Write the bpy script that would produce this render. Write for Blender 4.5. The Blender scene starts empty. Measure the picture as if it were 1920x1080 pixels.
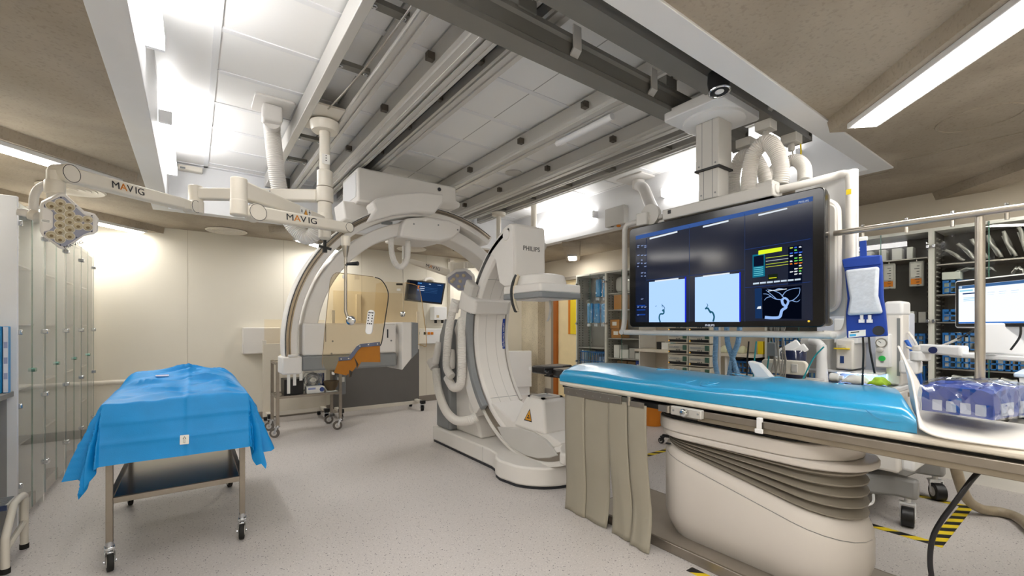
import bpy, math, random
from mathutils import Vector, Matrix
random.seed(7)
SC = bpy.context.scene
COL = SC.collection
PI = math.pi
R = math.radians
# ------------------------------------------------------------------ measuring helpers (eye at 0,0,1.4; Y runs into the room, X to the right)
EYE = 1.4
YAW = math.atan2(600, 823)
SY, CY = math.sin(YAW), math.cos(YAW)
def ray(u, v):
    a = (u-960)/823.; b = (612-v)/823.
    return SY+CY*a, CY-SY*a, b
def PT(u, v, t):
    r = ray(u, v); return Vector((r[0]*t, r[1]*t, EYE+r[2]*t))
def PZ(u, v, z): return PT(u, v, (z-EYE)/ray(u, v)[2])
def PX(u, v, X): return PT(u, v, X/ray(u, v)[0])
def PY(u, v, Y): return PT(u, v, Y/ray(u, v)[1])

# ------------------------------------------------------------------ materials
def srgb(h):
    if isinstance(h, str):
        h = h.lstrip('#'); c = [int(h[i:i+2], 16)/255 for i in (0, 2, 4)]
    else: c = [x/255 for x in h]
    return tuple((x/12.92 if x <= .04045 else ((x+.055)/1.055)**2.4) for x in c)+(1,)
MATS = {}
def mat(name, col, rough=.45, metal=0, var=.03, vscale=6, bump=0, bscale=60, spec=.5, trans=0, alpha=1, emit=None, estr=0, ior=1.45, coat=0, coatr=.03, sss=0):
    if name in MATS: return MATS[name]
    m = bpy.data.materials.new(name); m.use_nodes = True
    nt = m.node_tree; n = nt.nodes; l = nt.links
    b = n['Principled BSDF']; c = srgb(col)
    b.inputs['Roughness'].default_value = rough; b.inputs['Metallic'].default_value = metal
    b.inputs['Specular IOR Level'].default_value = spec; b.inputs['IOR'].default_value = ior
    b.inputs['Transmission Weight'].default_value = trans; b.inputs['Alpha'].default_value = alpha
    b.inputs['Coat Weight'].default_value = coat; b.inputs['Coat Roughness'].default_value = coatr
    tc = n.new('ShaderNodeTexCoord'); nz = n.new('ShaderNodeTexNoise')
    nz.inputs['Scale'].default_value = vscale; nz.inputs['Detail'].default_value = 4
    l.new(tc.outputs['Object'], nz.inputs['Vector'])
    rp = n.new('ShaderNodeValToRGB')
    rp.color_ramp.elements[0].position = .3; rp.color_ramp.elements[1].position = .7
    rp.color_ramp.elements[0].color = tuple(x*(1-var) for x in c[:3])+(1,)
    rp.color_ramp.elements[1].color = tuple(min(1, x*(1+var)) for x in c[:3])+(1,)
    l.new(nz.outputs['Fac'], rp.inputs['Fac']); l.new(rp.outputs['Color'], b.inputs['Base Color'])
    if bump:
        n2 = n.new('ShaderNodeTexNoise'); n2.inputs['Scale'].default_value = bscale; n2.inputs['Detail'].default_value = 5
        l.new(tc.outputs['Object'], n2.inputs['Vector'])
        bp = n.new('ShaderNodeBump'); bp.inputs['Strength'].default_value = bump; bp.inputs['Distance'].default_value = .01
        l.new(n2.outputs['Fac'], bp.inputs['Height']); l.new(bp.outputs['Normal'], b.inputs['Normal'])
    if emit is not None:
        b.inputs['Emission Color'].default_value = srgb(emit); b.inputs['Emission Strength'].default_value = estr
    MATS[name] = m
    return m
def glass_mat(name, tint, fac_glossy=.0, rough=.0):
    # thin clear sheet: tinted see-through plus mirror reflection by viewing angle
    m = bpy.data.materials.new(name); m.use_nodes = True; nt = m.node_tree; n = nt.nodes; l = nt.links
    n.remove(n['Principled BSDF']); out = n['Material Output']
    t = n.new('ShaderNodeBsdfTransparent'); t.inputs['Color'].default_value = srgb(tint)
    g = n.new('ShaderNodeBsdfGlossy'); g.inputs['Roughness'].default_value = rough; g.inputs['Color'].default_value = (.95, .95, .95, 1)
    f = n.new('ShaderNodeFresnel'); f.inputs['IOR'].default_value = 1.5
    ge = n.new('ShaderNodeNewGeometry'); fr = n.new('ShaderNodeMath'); fr.operation = 'SUBTRACT'; fr.inputs[0].default_value = 1; l.new(ge.outputs['Backfacing'], fr.inputs[1])
    ml = n.new('ShaderNodeMath'); ml.operation = 'MULTIPLY'; l.new(f.outputs[0], ml.inputs[0]); l.new(fr.outputs[0], ml.inputs[1])
    mx = n.new('ShaderNodeMixShader'); l.new(ml.outputs[0], mx.inputs[0]); l.new(t.outputs[0], mx.inputs[1]); l.new(g.outputs[0], mx.inputs[2])
    l.new(mx.outputs[0], out.inputs['Surface'])
    MATS[name] = m; return m
def emis(name, col, s):
    m = bpy.data.materials.new(name); m.use_nodes = True; nt = m.node_tree; n = nt.nodes
    n.remove(n['Principled BSDF']); e = n.new('ShaderNodeEmission'); e.inputs['Color'].default_value = srgb(col); e.inputs['Strength'].default_value = s
    nt.links.new(e.outputs[0], n['Material Output'].inputs['Surface']); MATS[name] = m; return m

# ------------------------------------------------------------------ mesh collector
class MB:
    def __init__(s): s.v = []; s.f = []
    def add(s, vs, fs, M=None):
        b = len(s.v)
        s.v += [tuple(M @ Vector(p)) if M else tuple(p) for p in vs]
        s.f += [tuple(b+i for i in f) for f in fs]; return s
    def box(s, lo, hi, M=None):
        x0, y0, z0 = [min(a, b) for a, b in zip(lo, hi)]; x1, y1, z1 = [max(a, b) for a, b in zip(lo, hi)]
        return s.add([(x0,y0,z0),(x1,y0,z0),(x1,y1,z0),(x0,y1,z0),(x0,y0,z1),(x1,y0,z1),(x1,y1,z1),(x0,y1,z1)],
                     [(0,3,2,1),(4,5,6,7),(0,1,5,4),(1,2,6,5),(2,3,7,6),(3,0,4,7)], M)
    def boxc(s, c, d, M=None): return s.box([c[i]-d[i]/2 for i in range(3)], [c[i]+d[i]/2 for i in range(3)], M)
    def bar(s, p0, p1, w, h, up=(0,0,1)):
        p0 = Vector(p0); p1 = Vector(p1); d = (p1-p0); L = d.length; d.normalize(); up = Vector(up)
        sd = d.cross(up)
        if sd.length < 1e-5: sd = d.cross(Vector((1,0,0)))
        sd.normalize(); u = sd.cross(d)
        M = Matrix(((d.x,sd.x,u.x,p0.x),(d.y,sd.y,u.y,p0.y),(d.z,sd.z,u.z,p0.z),(0,0,0,1)))
        return s.box((0,-w/2,-h/2), (L,w/2,h/2), M)
    def cyl(s, p0, p1, r, r1=None, n=20, cap=True):
        p0 = Vector(p0); p1 = Vector(p1); r1 = r if r1 is None else r1
        d = (p1-p0).normalized(); a = d.orthogonal().normalized(); b = d.cross(a)
        vs = []
        for p, rr in ((p0, r), (p1, r1)):
            for i in range(n):
                t = 2*PI*i/n; vs.append(p+a*(rr*math.cos(t))+b*(rr*math.sin(t)))
        fs = [(i, (i+1) % n, n+(i+1) % n, n+i) for i in range(n)]
        if cap: fs += [tuple(range(n-1, -1, -1)), tuple(range(n, 2*n))]
        return s.add(vs, fs)
    def tube(s, pts, r, n=10, close=False, smooth=0, cap=True, flat=1.0, upv=None):
        pts = [Vector(p) for p in pts]
        if smooth: pts = crom(pts, smooth)
        N = len(pts); rr = r if callable(r) else (lambda k: r)
        ring = []; a = None
        for i in range(N):
            d = (pts[min(i+1, N-1)]-pts[max(i-1, 0)])
            d = d.normalized() if d.length > 1e-9 else Vector((0,0,1))
            if upv is not None: a = Vector(upv)
            elif a is None: a = d.orthogonal()
            a = (a-d*a.dot(d))
            a = a.normalized() if a.length > 1e-6 else d.orthogonal().normalized()
            b = d.cross(a); q = rr(i/(N-1))
            ring.append([pts[i]+a*(q*math.cos(2*PI*k/n))+b*(q*flat*math.sin(2*PI*k/n)) for k in range(n)])
        vs = [p for g in ring for p in g]
        fs = [(i*n+k, i*n+(k+1) % n, (i+1)*n+(k+1) % n, (i+1)*n+k) for i in range(N-1) for k in range(n)]
        if cap: fs += [tuple(range(n-1, -1, -1)), tuple((N-1)*n+k for k in range(n))]
        return s.add(vs, fs)
    def hose(s, pts, r, step=.014, amp=.1, n=14, smooth=10):
        # corrugated hose
        P = crom([Vector(p) for p in pts], smooth)
        L = [0]
        for a, b in zip(P, P[1:]): L.append(L[-1]+(b-a).length)
        m = max(6, int(L[-1]/step*2)); Q = []; j = 0
        for i in range(m+1):
            t = L[-1]*i/m
            while j < len(L)-2 and L[j+1] < t: j += 1
            k = (t-L[j])/max(1e-9, L[j+1]-L[j]); Q.append(P[j].lerp(P[j+1], k))
        return s.tube(Q, lambda k: r*(1-(amp if round(k*m) % 2 else 0)), n=n)
    def prism(s, poly, d0, d1, ax='z', M=None):
        # poly of (a,b): ax z->(a,b,d), y->(a,d,b), x->(d,a,b)
        mp = {'z': lambda a, b, d: (a,b,d), 'y': lambda a, b, d: (a,d,b), 'x': lambda a, b, d: (d,a,b)}[ax]
        n = len(poly); vs = [mp(a, b, d0) for a, b in poly]+[mp(a, b, d1) for a, b in poly]
        fs = [tuple(range(n)), tuple(range(2*n-1, n-1, -1))]+[(i, n+i, n+(i+1) % n, (i+1) % n) for i in range(n)]
        return s.add(vs, fs, M)
    def lathe(s, prof, c=(0,0,0), n=24, axis=(0,0,1)):
        ax = Vector(axis).normalized(); a = ax.orthogonal().normalized(); b = ax.cross(a); c = Vector(c); m = len(prof)
        vs = [c+ax*h+a*(q*math.cos(2*PI*k/n))+b*(q*math.sin(2*PI*k/n)) for q, h in prof for k in range(n)]
        fs = [(i*n+k, i*n+(k+1) % n, (i+1)*n+(k+1) % n, (i+1)*n+k) for i in range(m-1) for k in range(n)]
        fs += [tuple(range(n-1, -1, -1)), tuple((m-1)*n+k for k in range(n))]
        return s.add(vs, fs)
    def grid(s, fn, nu, nv):
        vs = [fn(i/nu, j/nv) for i in range(nu+1) for j in range(nv+1)]; w = nv+1
        return s.add(vs, [(i*w+j, (i+1)*w+j, (i+1)*w+j+1, i*w+j+1) for i in range(nu) for j in range(nv)])
    def sweep(s, rings, cap=True, close=False):
        n = len(rings[0]); N = len(rings); vs = [p for g in rings for p in g]
        fs = [(i*n+k, i*n+(k+1) % n, ((i+1) % N)*n+(k+1) % n, ((i+1) % N)*n+k) for i in range(N if close else N-1) for k in range(n)]
        if cap and not close: fs += [tuple(range(n-1, -1, -1)), tuple((N-1)*n+k for k in range(n))]
        return s.add(vs, fs)
    def build(s, name, m, parent=None, bevel=0, ang=35, smooth=True, solid=0, sub=0, seg=2, **pr):
        me = bpy.data.meshes.new(name); vs = s.v
        if parent is not None:
            W = worldm(parent).inverted(); vs = [tuple(W @ Vector(p)) for p in vs]
        me.from_pydata(vs, [], s.f); me.validate()
        import bmesh
        bm = bmesh.new(); bm.from_mesh(me); bmesh.ops.recalc_face_normals(bm, faces=bm.faces); bm.to_mesh(me); bm.free()
        me.materials.append(m if not isinstance(m, str) else MATS[m])
        if smooth:
            me.shade_smooth(); me.set_sharp_from_angle(angle=R(ang))
        o = bpy.data.objects.new(name, me); COL.objects.link(o)
        if parent is not None: o.parent = parent
        if solid:
            q = o.modifiers.new('thick', 'SOLIDIFY'); q.thickness = solid; q.offset = 0
        if bevel:
            q = o.modifiers.new('round', 'BEVEL'); q.width = bevel; q.segments = seg; q.limit_method = 'ANGLE'; q.angle_limit = R(38)
        if sub:
            q = o.modifiers.new('sub', 'SUBSURF'); q.levels = sub; q.render_levels = sub
        for k, v in pr.items(): o[k] = v
        return o
def worldm(o):
    M = o.matrix_basis.copy()
    while o.parent: o = o.parent; M = o.matrix_basis @ M
    return M
def crom(P, k=8):
    P = [Vector(p) for p in P]; out = []
    for i in range(len(P)-1):
        a = P[max(i-1, 0)]; b = P[i]; c = P[i+1]; d = P[min(i+2, len(P)-1)]
        for j in range(k):
            t = j/k; out.append(.5*((2*b)+(c-a)*t+(2*a-5*b+4*c-d)*t*t+(3*b-a-3*c+d)*t**3))
    return out+[P[-1]]
def rrect(x0, y0, x1, y1, r, n=5):
    out = []
    for cx, cy, a0 in ((x1-r, y0+r, -90), (x1-r, y1-r, 0), (x0+r, y1-r, 90), (x0+r, y0+r, 180)):
        for i in range(n+1):
            a = R(a0+90*i/n); out.append((cx+r*math.cos(a), cy+r*math.sin(a)))
    return out
def tag(o, label, cat, group=None):
    o['label'] = label; o['category'] = cat
    if group: o['group'] = group
    return o
def thing(name, label, cat, loc=(0,0,0), rz=0, group=None):
    o = bpy.data.objects.new(name, None); o.empty_display_size = .05; COL.objects.link(o)
    o.location = loc; o.rotation_euler = (0,0,rz)
    o.matrix_basis = Matrix.Translation(Vector(loc)) @ Matrix.Rotation(rz, 4, 'Z')
    return tag(o, label, cat, group)
def struct(o): o['kind'] = 'structure'; return o
def copy_tree(o, parent=None):
    c = o.copy(); COL.objects.link(c)
    if parent is not None: c.parent = parent
    for ch in list(o.children): copy_tree(ch, c)
    return c
def dup(o, loc, rz, label, group=None):
    c = copy_tree(o); c.location = loc; c.rotation_euler = (0,0,rz)
    c['label'] = label
    if group: c['group'] = group
    return c
_fonts = {}
def text(name, s, size, origin, xdir, ydir, m, parent, ext=.0008, align='CENTER', sx=1, bold=0):
    cu = bpy.data.curves.new(name, 'FONT'); cu.body = s; cu.size = size; cu.extrude = ext; cu.align_x = align; cu.align_y = 'CENTER'
    cu.offset = bold*size; cu.space_character = 1.05
    to = bpy.data.objects.new('tmp_text', cu); COL.objects.link(to)
    bpy.context.view_layer.update()
    me = bpy.data.meshes.new_from_object(to.evaluated_get(bpy.context.evaluated_depsgraph_get()))
    bpy.data.objects.remove(to)
    x = Vector(xdir).normalized(); y = Vector(ydir); y = (y-x*y.dot(x)).normalized(); z = x.cross(y); o_ = Vector(origin)
    M = Matrix(((x.x*sx,y.x,z.x,o_.x),(x.y*sx,y.y,z.y,o_.y),(x.z*sx,y.z,z.z,o_.z),(0,0,0,1)))
    me.transform(worldm(parent).inverted() @ M); me.materials.clear(); me.materials.append(m)
    me.name = name
    ob = bpy.data.objects.new(name, me); COL.objects.link(ob); ob.parent = parent
    return ob

# ------------------------------------------------------------------ palette
WHITE = mat('white_plastic', (226,223,219), .38, var=.012)
WHITE2 = mat('cool_white_paint', (232,233,235), .4, var=.01)
CREAM = mat('cream_enamel', (222,216,204), .35, var=.015)
LGREY = mat('light_grey_plastic', (196,194,190), .4, var=.015)
MGREY = mat('mid_grey_plastic', (128,131,134), .42, var=.02)
DGREY = mat('dark_grey_laminate', (104,102,99), .5, var=.02)
BLACK = mat('black_plastic', (18,18,20), .4, var=.05)
RUBBER = mat('black_rubber', (26,25,24), .7, var=.08)
STEEL = mat('brushed_steel', (178,172,163), .32, 1, var=.05, vscale=14)
STEELD = mat('dull_steel_tube', (150,142,132), .38, .85, var=.06, vscale=14)
CHROME = mat('chrome', (205,208,212), .12, 1)
ALU = mat('anodised_aluminium', (200,198,194), .38, .3, var=.02)
ALUD = mat('dark_grey_aluminium', (122,120,114), .42, .35, var=.03)
RAILD = mat('rail_shadow_gap', (60,58,55), .5, .3)
BLUE = mat('blue_nonwoven_drape', (0,136,208), .48, var=.05, vscale=9, bump=.12, bscale=240)
CYAN = mat('glossy_blue_vinyl', (14,150,204), .2, var=.04, bump=.22, bscale=11, spec=1, coat=1, coatr=.3)
ROYAL = mat('royal_blue_fabric', (14,58,150), .6, var=.08, vscale=18, bump=.1, bscale=300)
BASKET = mat('blue_basket_plastic', (28,108,182), .45, var=.04)
LEAD = mat('grey_lead_vinyl', (150,144,130), .55, var=.035, vscale=4, bump=.05, bscale=90)
AMBERFL = mat('orange_brown_lead_rubber', (148,92,4), .5, var=.1, bump=.1, bscale=30)
NAVYFL = mat('blue_grey_lead_vinyl', (82,88,108), .6, var=.08, bump=.15, bscale=40)
ORANGE = mat('orange_paint', (205,122,24), .45)
YELLOW = mat('yellow_plastic', (232,205,28), .5)
INK = mat('dark_ink', (40,42,48), .6)
PAPER = mat('white_paper', (236,236,232), .7, var=.02)
BROWNC = mat('brown_cardboard', (188,130,62), .8, var=.08)
BELLOW = mat('grey_bellows_rubber', (132,125,114), .55, var=.03)
GLASS = glass_mat('clear_glass', (253,254,253))
ACRYL = glass_mat('amber_acrylic', (251,244,229))
ACRYL2 = glass_mat('pale_amber_acrylic', (253,249,241))
FILM = glass_mat('clear_film', (240,244,248), rough=.10)
def crumple(m, scale, k, base):
    nt = m.node_tree; n = nt.nodes; l = nt.links
    g = [x for x in n if x.type == 'BSDF_GLOSSY'][0]; tc = n.new('ShaderNodeTexCoord'); v = n.new('ShaderNodeTexVoronoi'); v.inputs['Scale'].default_value = scale; v.feature = 'F1'
    nz = n.new('ShaderNodeTexNoise'); nz.inputs['Scale'].default_value = scale*.6; nz.inputs['Distortion'].default_value = 1.5
    l.new(tc.outputs['Object'], nz.inputs['Vector']); l.new(nz.outputs['Color'], v.inputs['Vector'])
    l.new(tc.outputs['Object'], v.inputs['Vector'])
    bp = n.new('ShaderNodeBump'); bp.inputs['Strength'].default_value = k; bp.inputs['Distance'].default_value = .02; l.new(v.outputs['Distance'], bp.inputs['Height']); l.new(bp.outputs['Normal'], g.inputs['Normal'])
    ml = [x for x in n if x.type == 'MATH' and x.operation == 'MULTIPLY'][0]; mx = [x for x in n if x.type == 'MIX_SHADER'][0]
    ad = n.new('ShaderNodeMath'); ad.operation = 'ADD'; ad.use_clamp = True; ad.inputs[1].default_value = base; l.new(ml.outputs[0], ad.inputs[0]); l.new(ad.outputs[0], mx.inputs[0])
crumple(FILM, 13, .8, .14)
GEDGE = mat('green_glass_edge', (66,112,96), .2)
LIGHTW = emis('neutral_tube_glow', (255,252,249), 18.0)
LIGHTR = emis('soft_tube_glow', (255,252,249), 9.0)
LIGHTC = emis('warm_tube_glow', (255,251,243), 34.0)
WOODO = mat('orange_varnished_wood', (158,88,22), .4, var=.12, vscale=3)
# ================================================================== SETTING
def concrete(name, c1, c2, speck=1.0):
    m = bpy.data.materials.new(name); m.use_nodes = True; nt = m.node_tree; n = nt.nodes; l = nt.links; b = n['Principled BSDF']
    tc = n.new('ShaderNodeTexCoord'); a = n.new('ShaderNodeTexNoise'); a.inputs['Scale'].default_value = 1.3; a.inputs['Detail'].default_value = 7; a.inputs['Distortion'].default_value = .6
    s = n.new('ShaderNodeTexNoise'); s.inputs['Scale'].default_value = 55; s.inputs['Detail'].default_value = 3
    l.new(tc.outputs['Object'], a.inputs['Vector']); l.new(tc.outputs['Object'], s.inputs['Vector'])
    r = n.new('ShaderNodeValToRGB'); r.color_ramp.elements[0].position = .36; r.color_ramp.elements[1].position = .66
    r.color_ramp.elements[0].color = srgb(c1); r.color_ramp.elements[1].color = srgb(c2)
    r2 = n.new('ShaderNodeValToRGB'); r2.color_ramp.elements[0].position = .33; r2.color_ramp.elements[1].position = .45
    k = 1-.28*speck
    r2.color_ramp.elements[0].color = (k,k,k*.98,1); r2.color_ramp.elements[1].color = (1,1,1,1)
    mx = n.new('ShaderNodeMix'); mx.data_type = 'RGBA'; mx.blend_type = 'MULTIPLY'; mx.inputs['Factor'].default_value = 1
    l.new(a.outputs['Fac'], r.inputs['Fac']); l.new(s.outputs['Fac'], r2.inputs['Fac'])
    l.new(r.outputs['Color'], mx.inputs[6]); l.new(r2.outputs['Color'], mx.inputs[7]); l.new(mx.outputs[2], b.inputs['Base Color'])
    bp = n.new('ShaderNodeBump'); bp.inputs['Strength'].default_value = .1; bp.inputs['Distance'].default_value = .01
    l.new(s.outputs['Fac'], bp.inputs['Height']); l.new(bp.outputs['Normal'], b.inputs['Normal'])
    b.inputs['Roughness'].default_value = .75; MATS[name] = m; return m
CONC = concrete('cast_concrete', '#988d7d', '#b1a696', .55)
CONCP = concrete('rough_concrete', '#b9ae97', '#dad0ba', 1.4)
def floor_mat():
    m = bpy.data.materials.new('speckled_vinyl'); m.use_nodes = True; nt = m.node_tree; n = nt.nodes; l = nt.links; b = n['Principled BSDF']
    tc = n.new('ShaderNodeTexCoord'); prev = None
    base = n.new('ShaderNodeTexNoise'); base.inputs['Scale'].default_value = 90; base.inputs['Detail'].default_value = 2
    l.new(tc.outputs['Object'], base.inputs['Vector'])
    r = n.new('ShaderNodeValToRGB'); r.color_ramp.elements[0].position = .35; r.color_ramp.elements[1].position = .65
    r.color_ramp.elements[0].color = srgb('#c0bbb9'); r.color_ramp.elements[1].color = srgb('#cbc6c4'); l.new(base.outputs['Fac'], r.inputs['Fac'])
    prev = r.outputs['Color']
    for sc, th, c in ((44, .15, '#7d787e'), (31, .11, '#45434f'), (52, .12, '#e6e2df'), (66, .12, '#8f8a90')):
        v = n.new('ShaderNodeTexVoronoi'); v.inputs['Scale'].default_value = sc; v.inputs['Randomness'].default_value = 1
        l.new(tc.outputs['Object'], v.inputs['Vector'])
        lt = n.new('ShaderNodeMath'); lt.operation = 'LESS_THAN'; lt.inputs[1].default_value = th; l.new(v.outputs['Distance'], lt.inputs[0])
        mx = n.new('ShaderNodeMix'); mx.data_type = 'RGBA'; l.new(lt.outputs[0], mx.inputs['Factor']); l.new(prev, mx.inputs[6]); mx.inputs[7].default_value = srgb(c)
        prev = mx.outputs[2]
    l.new(prev, b.inputs['Base Color']); b.inputs['Roughness'].default_value = .42; MATS['floor'] = m; return m
FLOORM = floor_mat()
WALLM = mat('cream_wall_panel', (229,224,211), .42, var=.015, vscale=2)
WALLR = mat('dimmed_wall_paint', (205,196,180), .6, var=.02, vscale=2)  # right wall's weaker light is put into this darker wall colour
COVE = mat('grey_skirting_vinyl', (138,130,122), .5, var=.03)
def tile_mat():
    m = bpy.data.materials.new('metal_ceiling_tile'); m.use_nodes = True; nt = m.node_tree; n = nt.nodes; l = nt.links; b = n['Principled BSDF']
    tc = n.new('ShaderNodeTexCoord'); mp = n.new('ShaderNodeMapping'); mp.inputs['Location'].default_value = (.21, .08, 0)
    br = n.new('ShaderNodeTexBrick'); br.offset = 0; br.squash = 1
    br.inputs['Scale'].default_value = 1; br.inputs['Brick Width'].default_value = 1.2; br.inputs['Row Height'].default_value = 60
    br.inputs['Mortar Size'].default_value = .005; br.inputs['Mortar Smooth'].default_value = .2
    br.inputs['Color1'].default_value = srgb('#f0f0ef'); br.inputs['Color2'].default_value = srgb('#f2f2f1'); br.inputs['Mortar'].default_value = srgb('#a4a4a2')
    l.new(tc.outputs['Object'], mp.inputs['Vector']); l.new(mp.outputs['Vector'], br.inputs['Vector']); l.new(br.outputs['Color'], b.inputs['Base Color'])
    b.inputs['Roughness'].default_value = .35; MATS['tile'] = m; return m
TILE = tile_mat()

X0, X1, Y0, Y1, ZC, ZR = -1.6, 6.0, -2.6, 7.6, 2.74, 3.27
RX0, RX1, RY0, RY1 = -.213, 4.63, 1.228, 6.29      # clear opening of the recess
TX0, TX1, TY0, TY1 = -.36, 4.76, 1.09, 6.43        # outer edge of its white border
struct(MB().box((X0,Y0,-.1), (X1,Y1,0)).build('floor', FLOORM, smooth=False))
struct(MB().box((X0-.1,Y1,-.1), (X1+.1,Y1+.1,3.4)).build('wall_back', WALLM, smooth=False))
struct(MB().box((X0-.1,Y0,-.1), (X0,Y1,3.4)).build('wall_left', WALLM, smooth=False))
struct(MB().box((X1,Y0,-.1), (X1+.1,Y1,3.4)).build('wall_right', WALLR, smooth=False))
struct(MB().box((X0-.1,Y0-.1,-.1), (X1+.1,Y0,3.4)).build('wall_front', WALLM, smooth=False))
c = MB()
for lo, hi in (((X0,Y0),(X1,TY0)), ((X0,TY1),(X1,Y1)), ((X0,TY0),(TX0,TY1)), ((TX1,TY0),(X1,TY1))):
    c.box((lo[0],lo[1],ZC), (hi[0],hi[1],ZC+.12))
struct(c.build('ceiling', CONC, smooth=False))
# white border and upstand of the recess
c = MB(); zb = ZC-.012
for lo, hi in (((TX0,TY0),(TX1,RY0)), ((TX0,RY1),(TX1,TY1)), ((TX0,RY0),(RX0,RY1)), ((RX1,RY0),(TX1,RY1))):
    c.box((lo[0],lo[1],zb), (hi[0],hi[1],ZR+.02))
struct(c.build('trim_1', WHITE2, bevel=.003))
struct(MB().box((TX0,TY0,ZR), (TX1,TY1,ZR+.05)).build('ceiling_recess', TILE, smooth=False))
g = MB()
for k in range(9): y = 1.62+k*.56; g.box((.14,y-.022,ZR-.006), (4.5,y+.022,ZR))
g.box((.11,RY0,ZR-.008), (.15,RY1,ZR)).box((RX0,RY1-.06,ZR-.008), (RX1,RY1,ZR))
struct(g.build('trim_5', WHITE2))
# joint lines in the slab by the right wall
struct(MB().box((4.62,-2.5,ZC-.006), (4.66,1.05,ZC)).box((4.86,1.15,ZC-.006), (4.9,7.5,ZC)).build('trim_2', CONC))
# diagonal concrete ribs (45 degrees), interrupted by the recess
def rib_piece(n0, w, zt, zb_, a, b, taper=.02):
    # n=(X-Y)/sqrt2 ; s=(X+Y)/sqrt2
    q = 1/math.sqrt(2)
    P = lambda n, s, z: ((n+s)*q, (s-n)*q, z)
    vs = []
    for s in (a, b):
        vs += [P(n0-w/2-taper, s, zt), P(n0+w/2+taper, s, zt), P(n0+w/2, s, zb_), P(n0-w/2, s, zb_)]
    return vs, [(0,1,2,3), (7,6,5,4), (0,4,5,1), (1,5,6,2), (2,6,7,3), (3,7,4,0)]
RIBW = .26
def rib_light(lbl, n0, a, b, name='ceiling_light', off=0):
    q = 1/math.sqrt(2); P = lambda n, s, z: ((n+s)*q, (s-n)*q, z)
    m = P(n0, (a+b)/2, 2.62); t = thing(name, lbl, 'ceiling light', m, 0, 'tube lights under the concrete ribs')
    def bx(n_0, n_1, z0, z1, a_, b_):
        g = MB(); vs = [P(n_, s, z) for z in (z0, z1) for n_, s in ((n_0,a_), (n_1,a_), (n_1,b_), (n_0,b_))]
        return g.add(vs, [(0,1,2,3), (7,6,5,4), (0,4,5,1), (1,5,6,2), (2,6,7,3), (3,7,4,0)])
    bx(n0-.085, n0+.085, 2.628, 2.66, a, b).build('housing', WHITE2, t, bevel=.004)
    bx(n0-.06, n0+.06, 2.62, 2.632, a+.03, b-.03).build('diffuser', LIGHTC, t)
    return t
q2 = math.sqrt(2)
RIBN = {3.4: 3.63, 1.6: 1.73, -.2: -.15, -2.0: -1.98, -3.8: -3.98, -5.6: -5.72}
RIBS = [  # n, s-start, s-end
    (3.4, .15, (6.0*2-3.4*q2)/q2),
    (1.6, -2.0, (1.09*2+1.6*q2)/q2),
    (-.2, -1.6, (1.09*2-.2*q2)/q2),
    (-.2, (4.76*2+.2*q2)/q2, (6.0*2+.2*q2)/q2),
    (-2.0, (6.43*2-2.0*q2)/q2, (7.6*2-2.0*q2)/q2),
    (-3.8, (-1.6*2+3.8*q2)/q2, (-.36*2+3.8*q2)/q2),
    (-3.8, (6.43*2-3.8*q2)/q2, (7.6*2-3.8*q2)/q2),
    (-5.6, (-1.6*2+5.6*q2)/q2, (7.6*2-5.6*q2)/q2)]
for n_, a, b in RIBS:
    nn = RIBN[n_]
    g = MB(); vs, fs = rib_piece(nn, RIBW, ZC+.01, 2.66, a, b+.0)
    struct(g.add(vs, fs).build('ceiling_beam', CONC, smooth=False))
rib_light('long tube light under the concrete rib by the right wall corner of the white border', 1.72, -1.6, 3.02)
rib_light('tube light under the concrete rib beyond the surgical lamp arm', -3.96, 1.6, 3.2)
rib_light('tube light under the rib over the glass cabinets by the cream wall', -5.7, 3.75, 4.95)
rib_light('tube light seen end on above the corner door', -.15, 7.75, 8.25)
rib_light('tube light over the wall monitor behind the large arc', -1.96, 7.4, 8.4)
rib_light('short tube light on the far rib glimpsed through the large arc', -3.97, 5.7, 6.7)
rib_light('added unseen tube light on the rib over the viewer', -.15, -1.4, 1.0)  # lamp out of view, added to light the room
rib_light('added unseen tube light on the rib near the front corner', 3.5, 1.2, 4.0)  # second out-of-view lamp, put in for more room light
# round air diffusers in the slab
def vent(u, v, lbl):
    p = PZ(u, v, ZC); t = thing('ceiling_vent', lbl, 'vent', (p.x,p.y,ZC-.02), 0, 'round air diffusers in the concrete ceiling')
    g = MB()
    g.lathe([(.24,.02),(.25,.012),(.235,.0),(.2,.012)], (p.x,p.y,ZC-.022), 32); g.build('rim', CREAM, t)
    g = MB()
    for r_ in (.19,.145,.1,.05): g.lathe([(r_,.01),(r_-.008,-.004),(r_-.035,.004),(max(.002,r_-.045),.012)], (p.x,p.y,ZC-.014), 32)
    g.build('cone_ring', CREAM, t)
vent(135, 353, 'round air diffuser in the concrete just behind the surgical lamp joint')
vent(425, 432, 'round air diffuser in the concrete below the two warning label arms')
vent(772, 466, 'round air diffuser seen behind the hanging looped hose')
# ring mark of a blanked opening in the slab
p = PZ(1835, 222, ZC); g = MB()
g.tube([(p.x+.2*math.cos(a*PI/20), p.y+.2*math.sin(a*PI/20), ZC) for a in range(41)], .006, n=6)
struct(g.build('trim_3', CONC))
# pillar, skirting, wall seams
struct(MB().box((5.8,7.05,0), (6.02,7.62,ZC)).build('concrete_pillar', CONCP, bevel=.008))
struct(MB().box((X0,Y1-.012,0), (5.8,Y1,.11)).build('baseboard_back', COVE, bevel=.004))
struct(MB().box((X1-.012,6.85,0), (X1,7.05,.11)).build('baseboard_right', COVE))
g = MB()
for x in (-.05,.0+1.15,2.35,3.55,4.75): g.box((x-.0015,Y1-.0015,.11), (x+.0015,Y1,ZC))
struct(g.build('trim_4', mat('wall_joint', (172,164,146), .6)))
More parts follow.
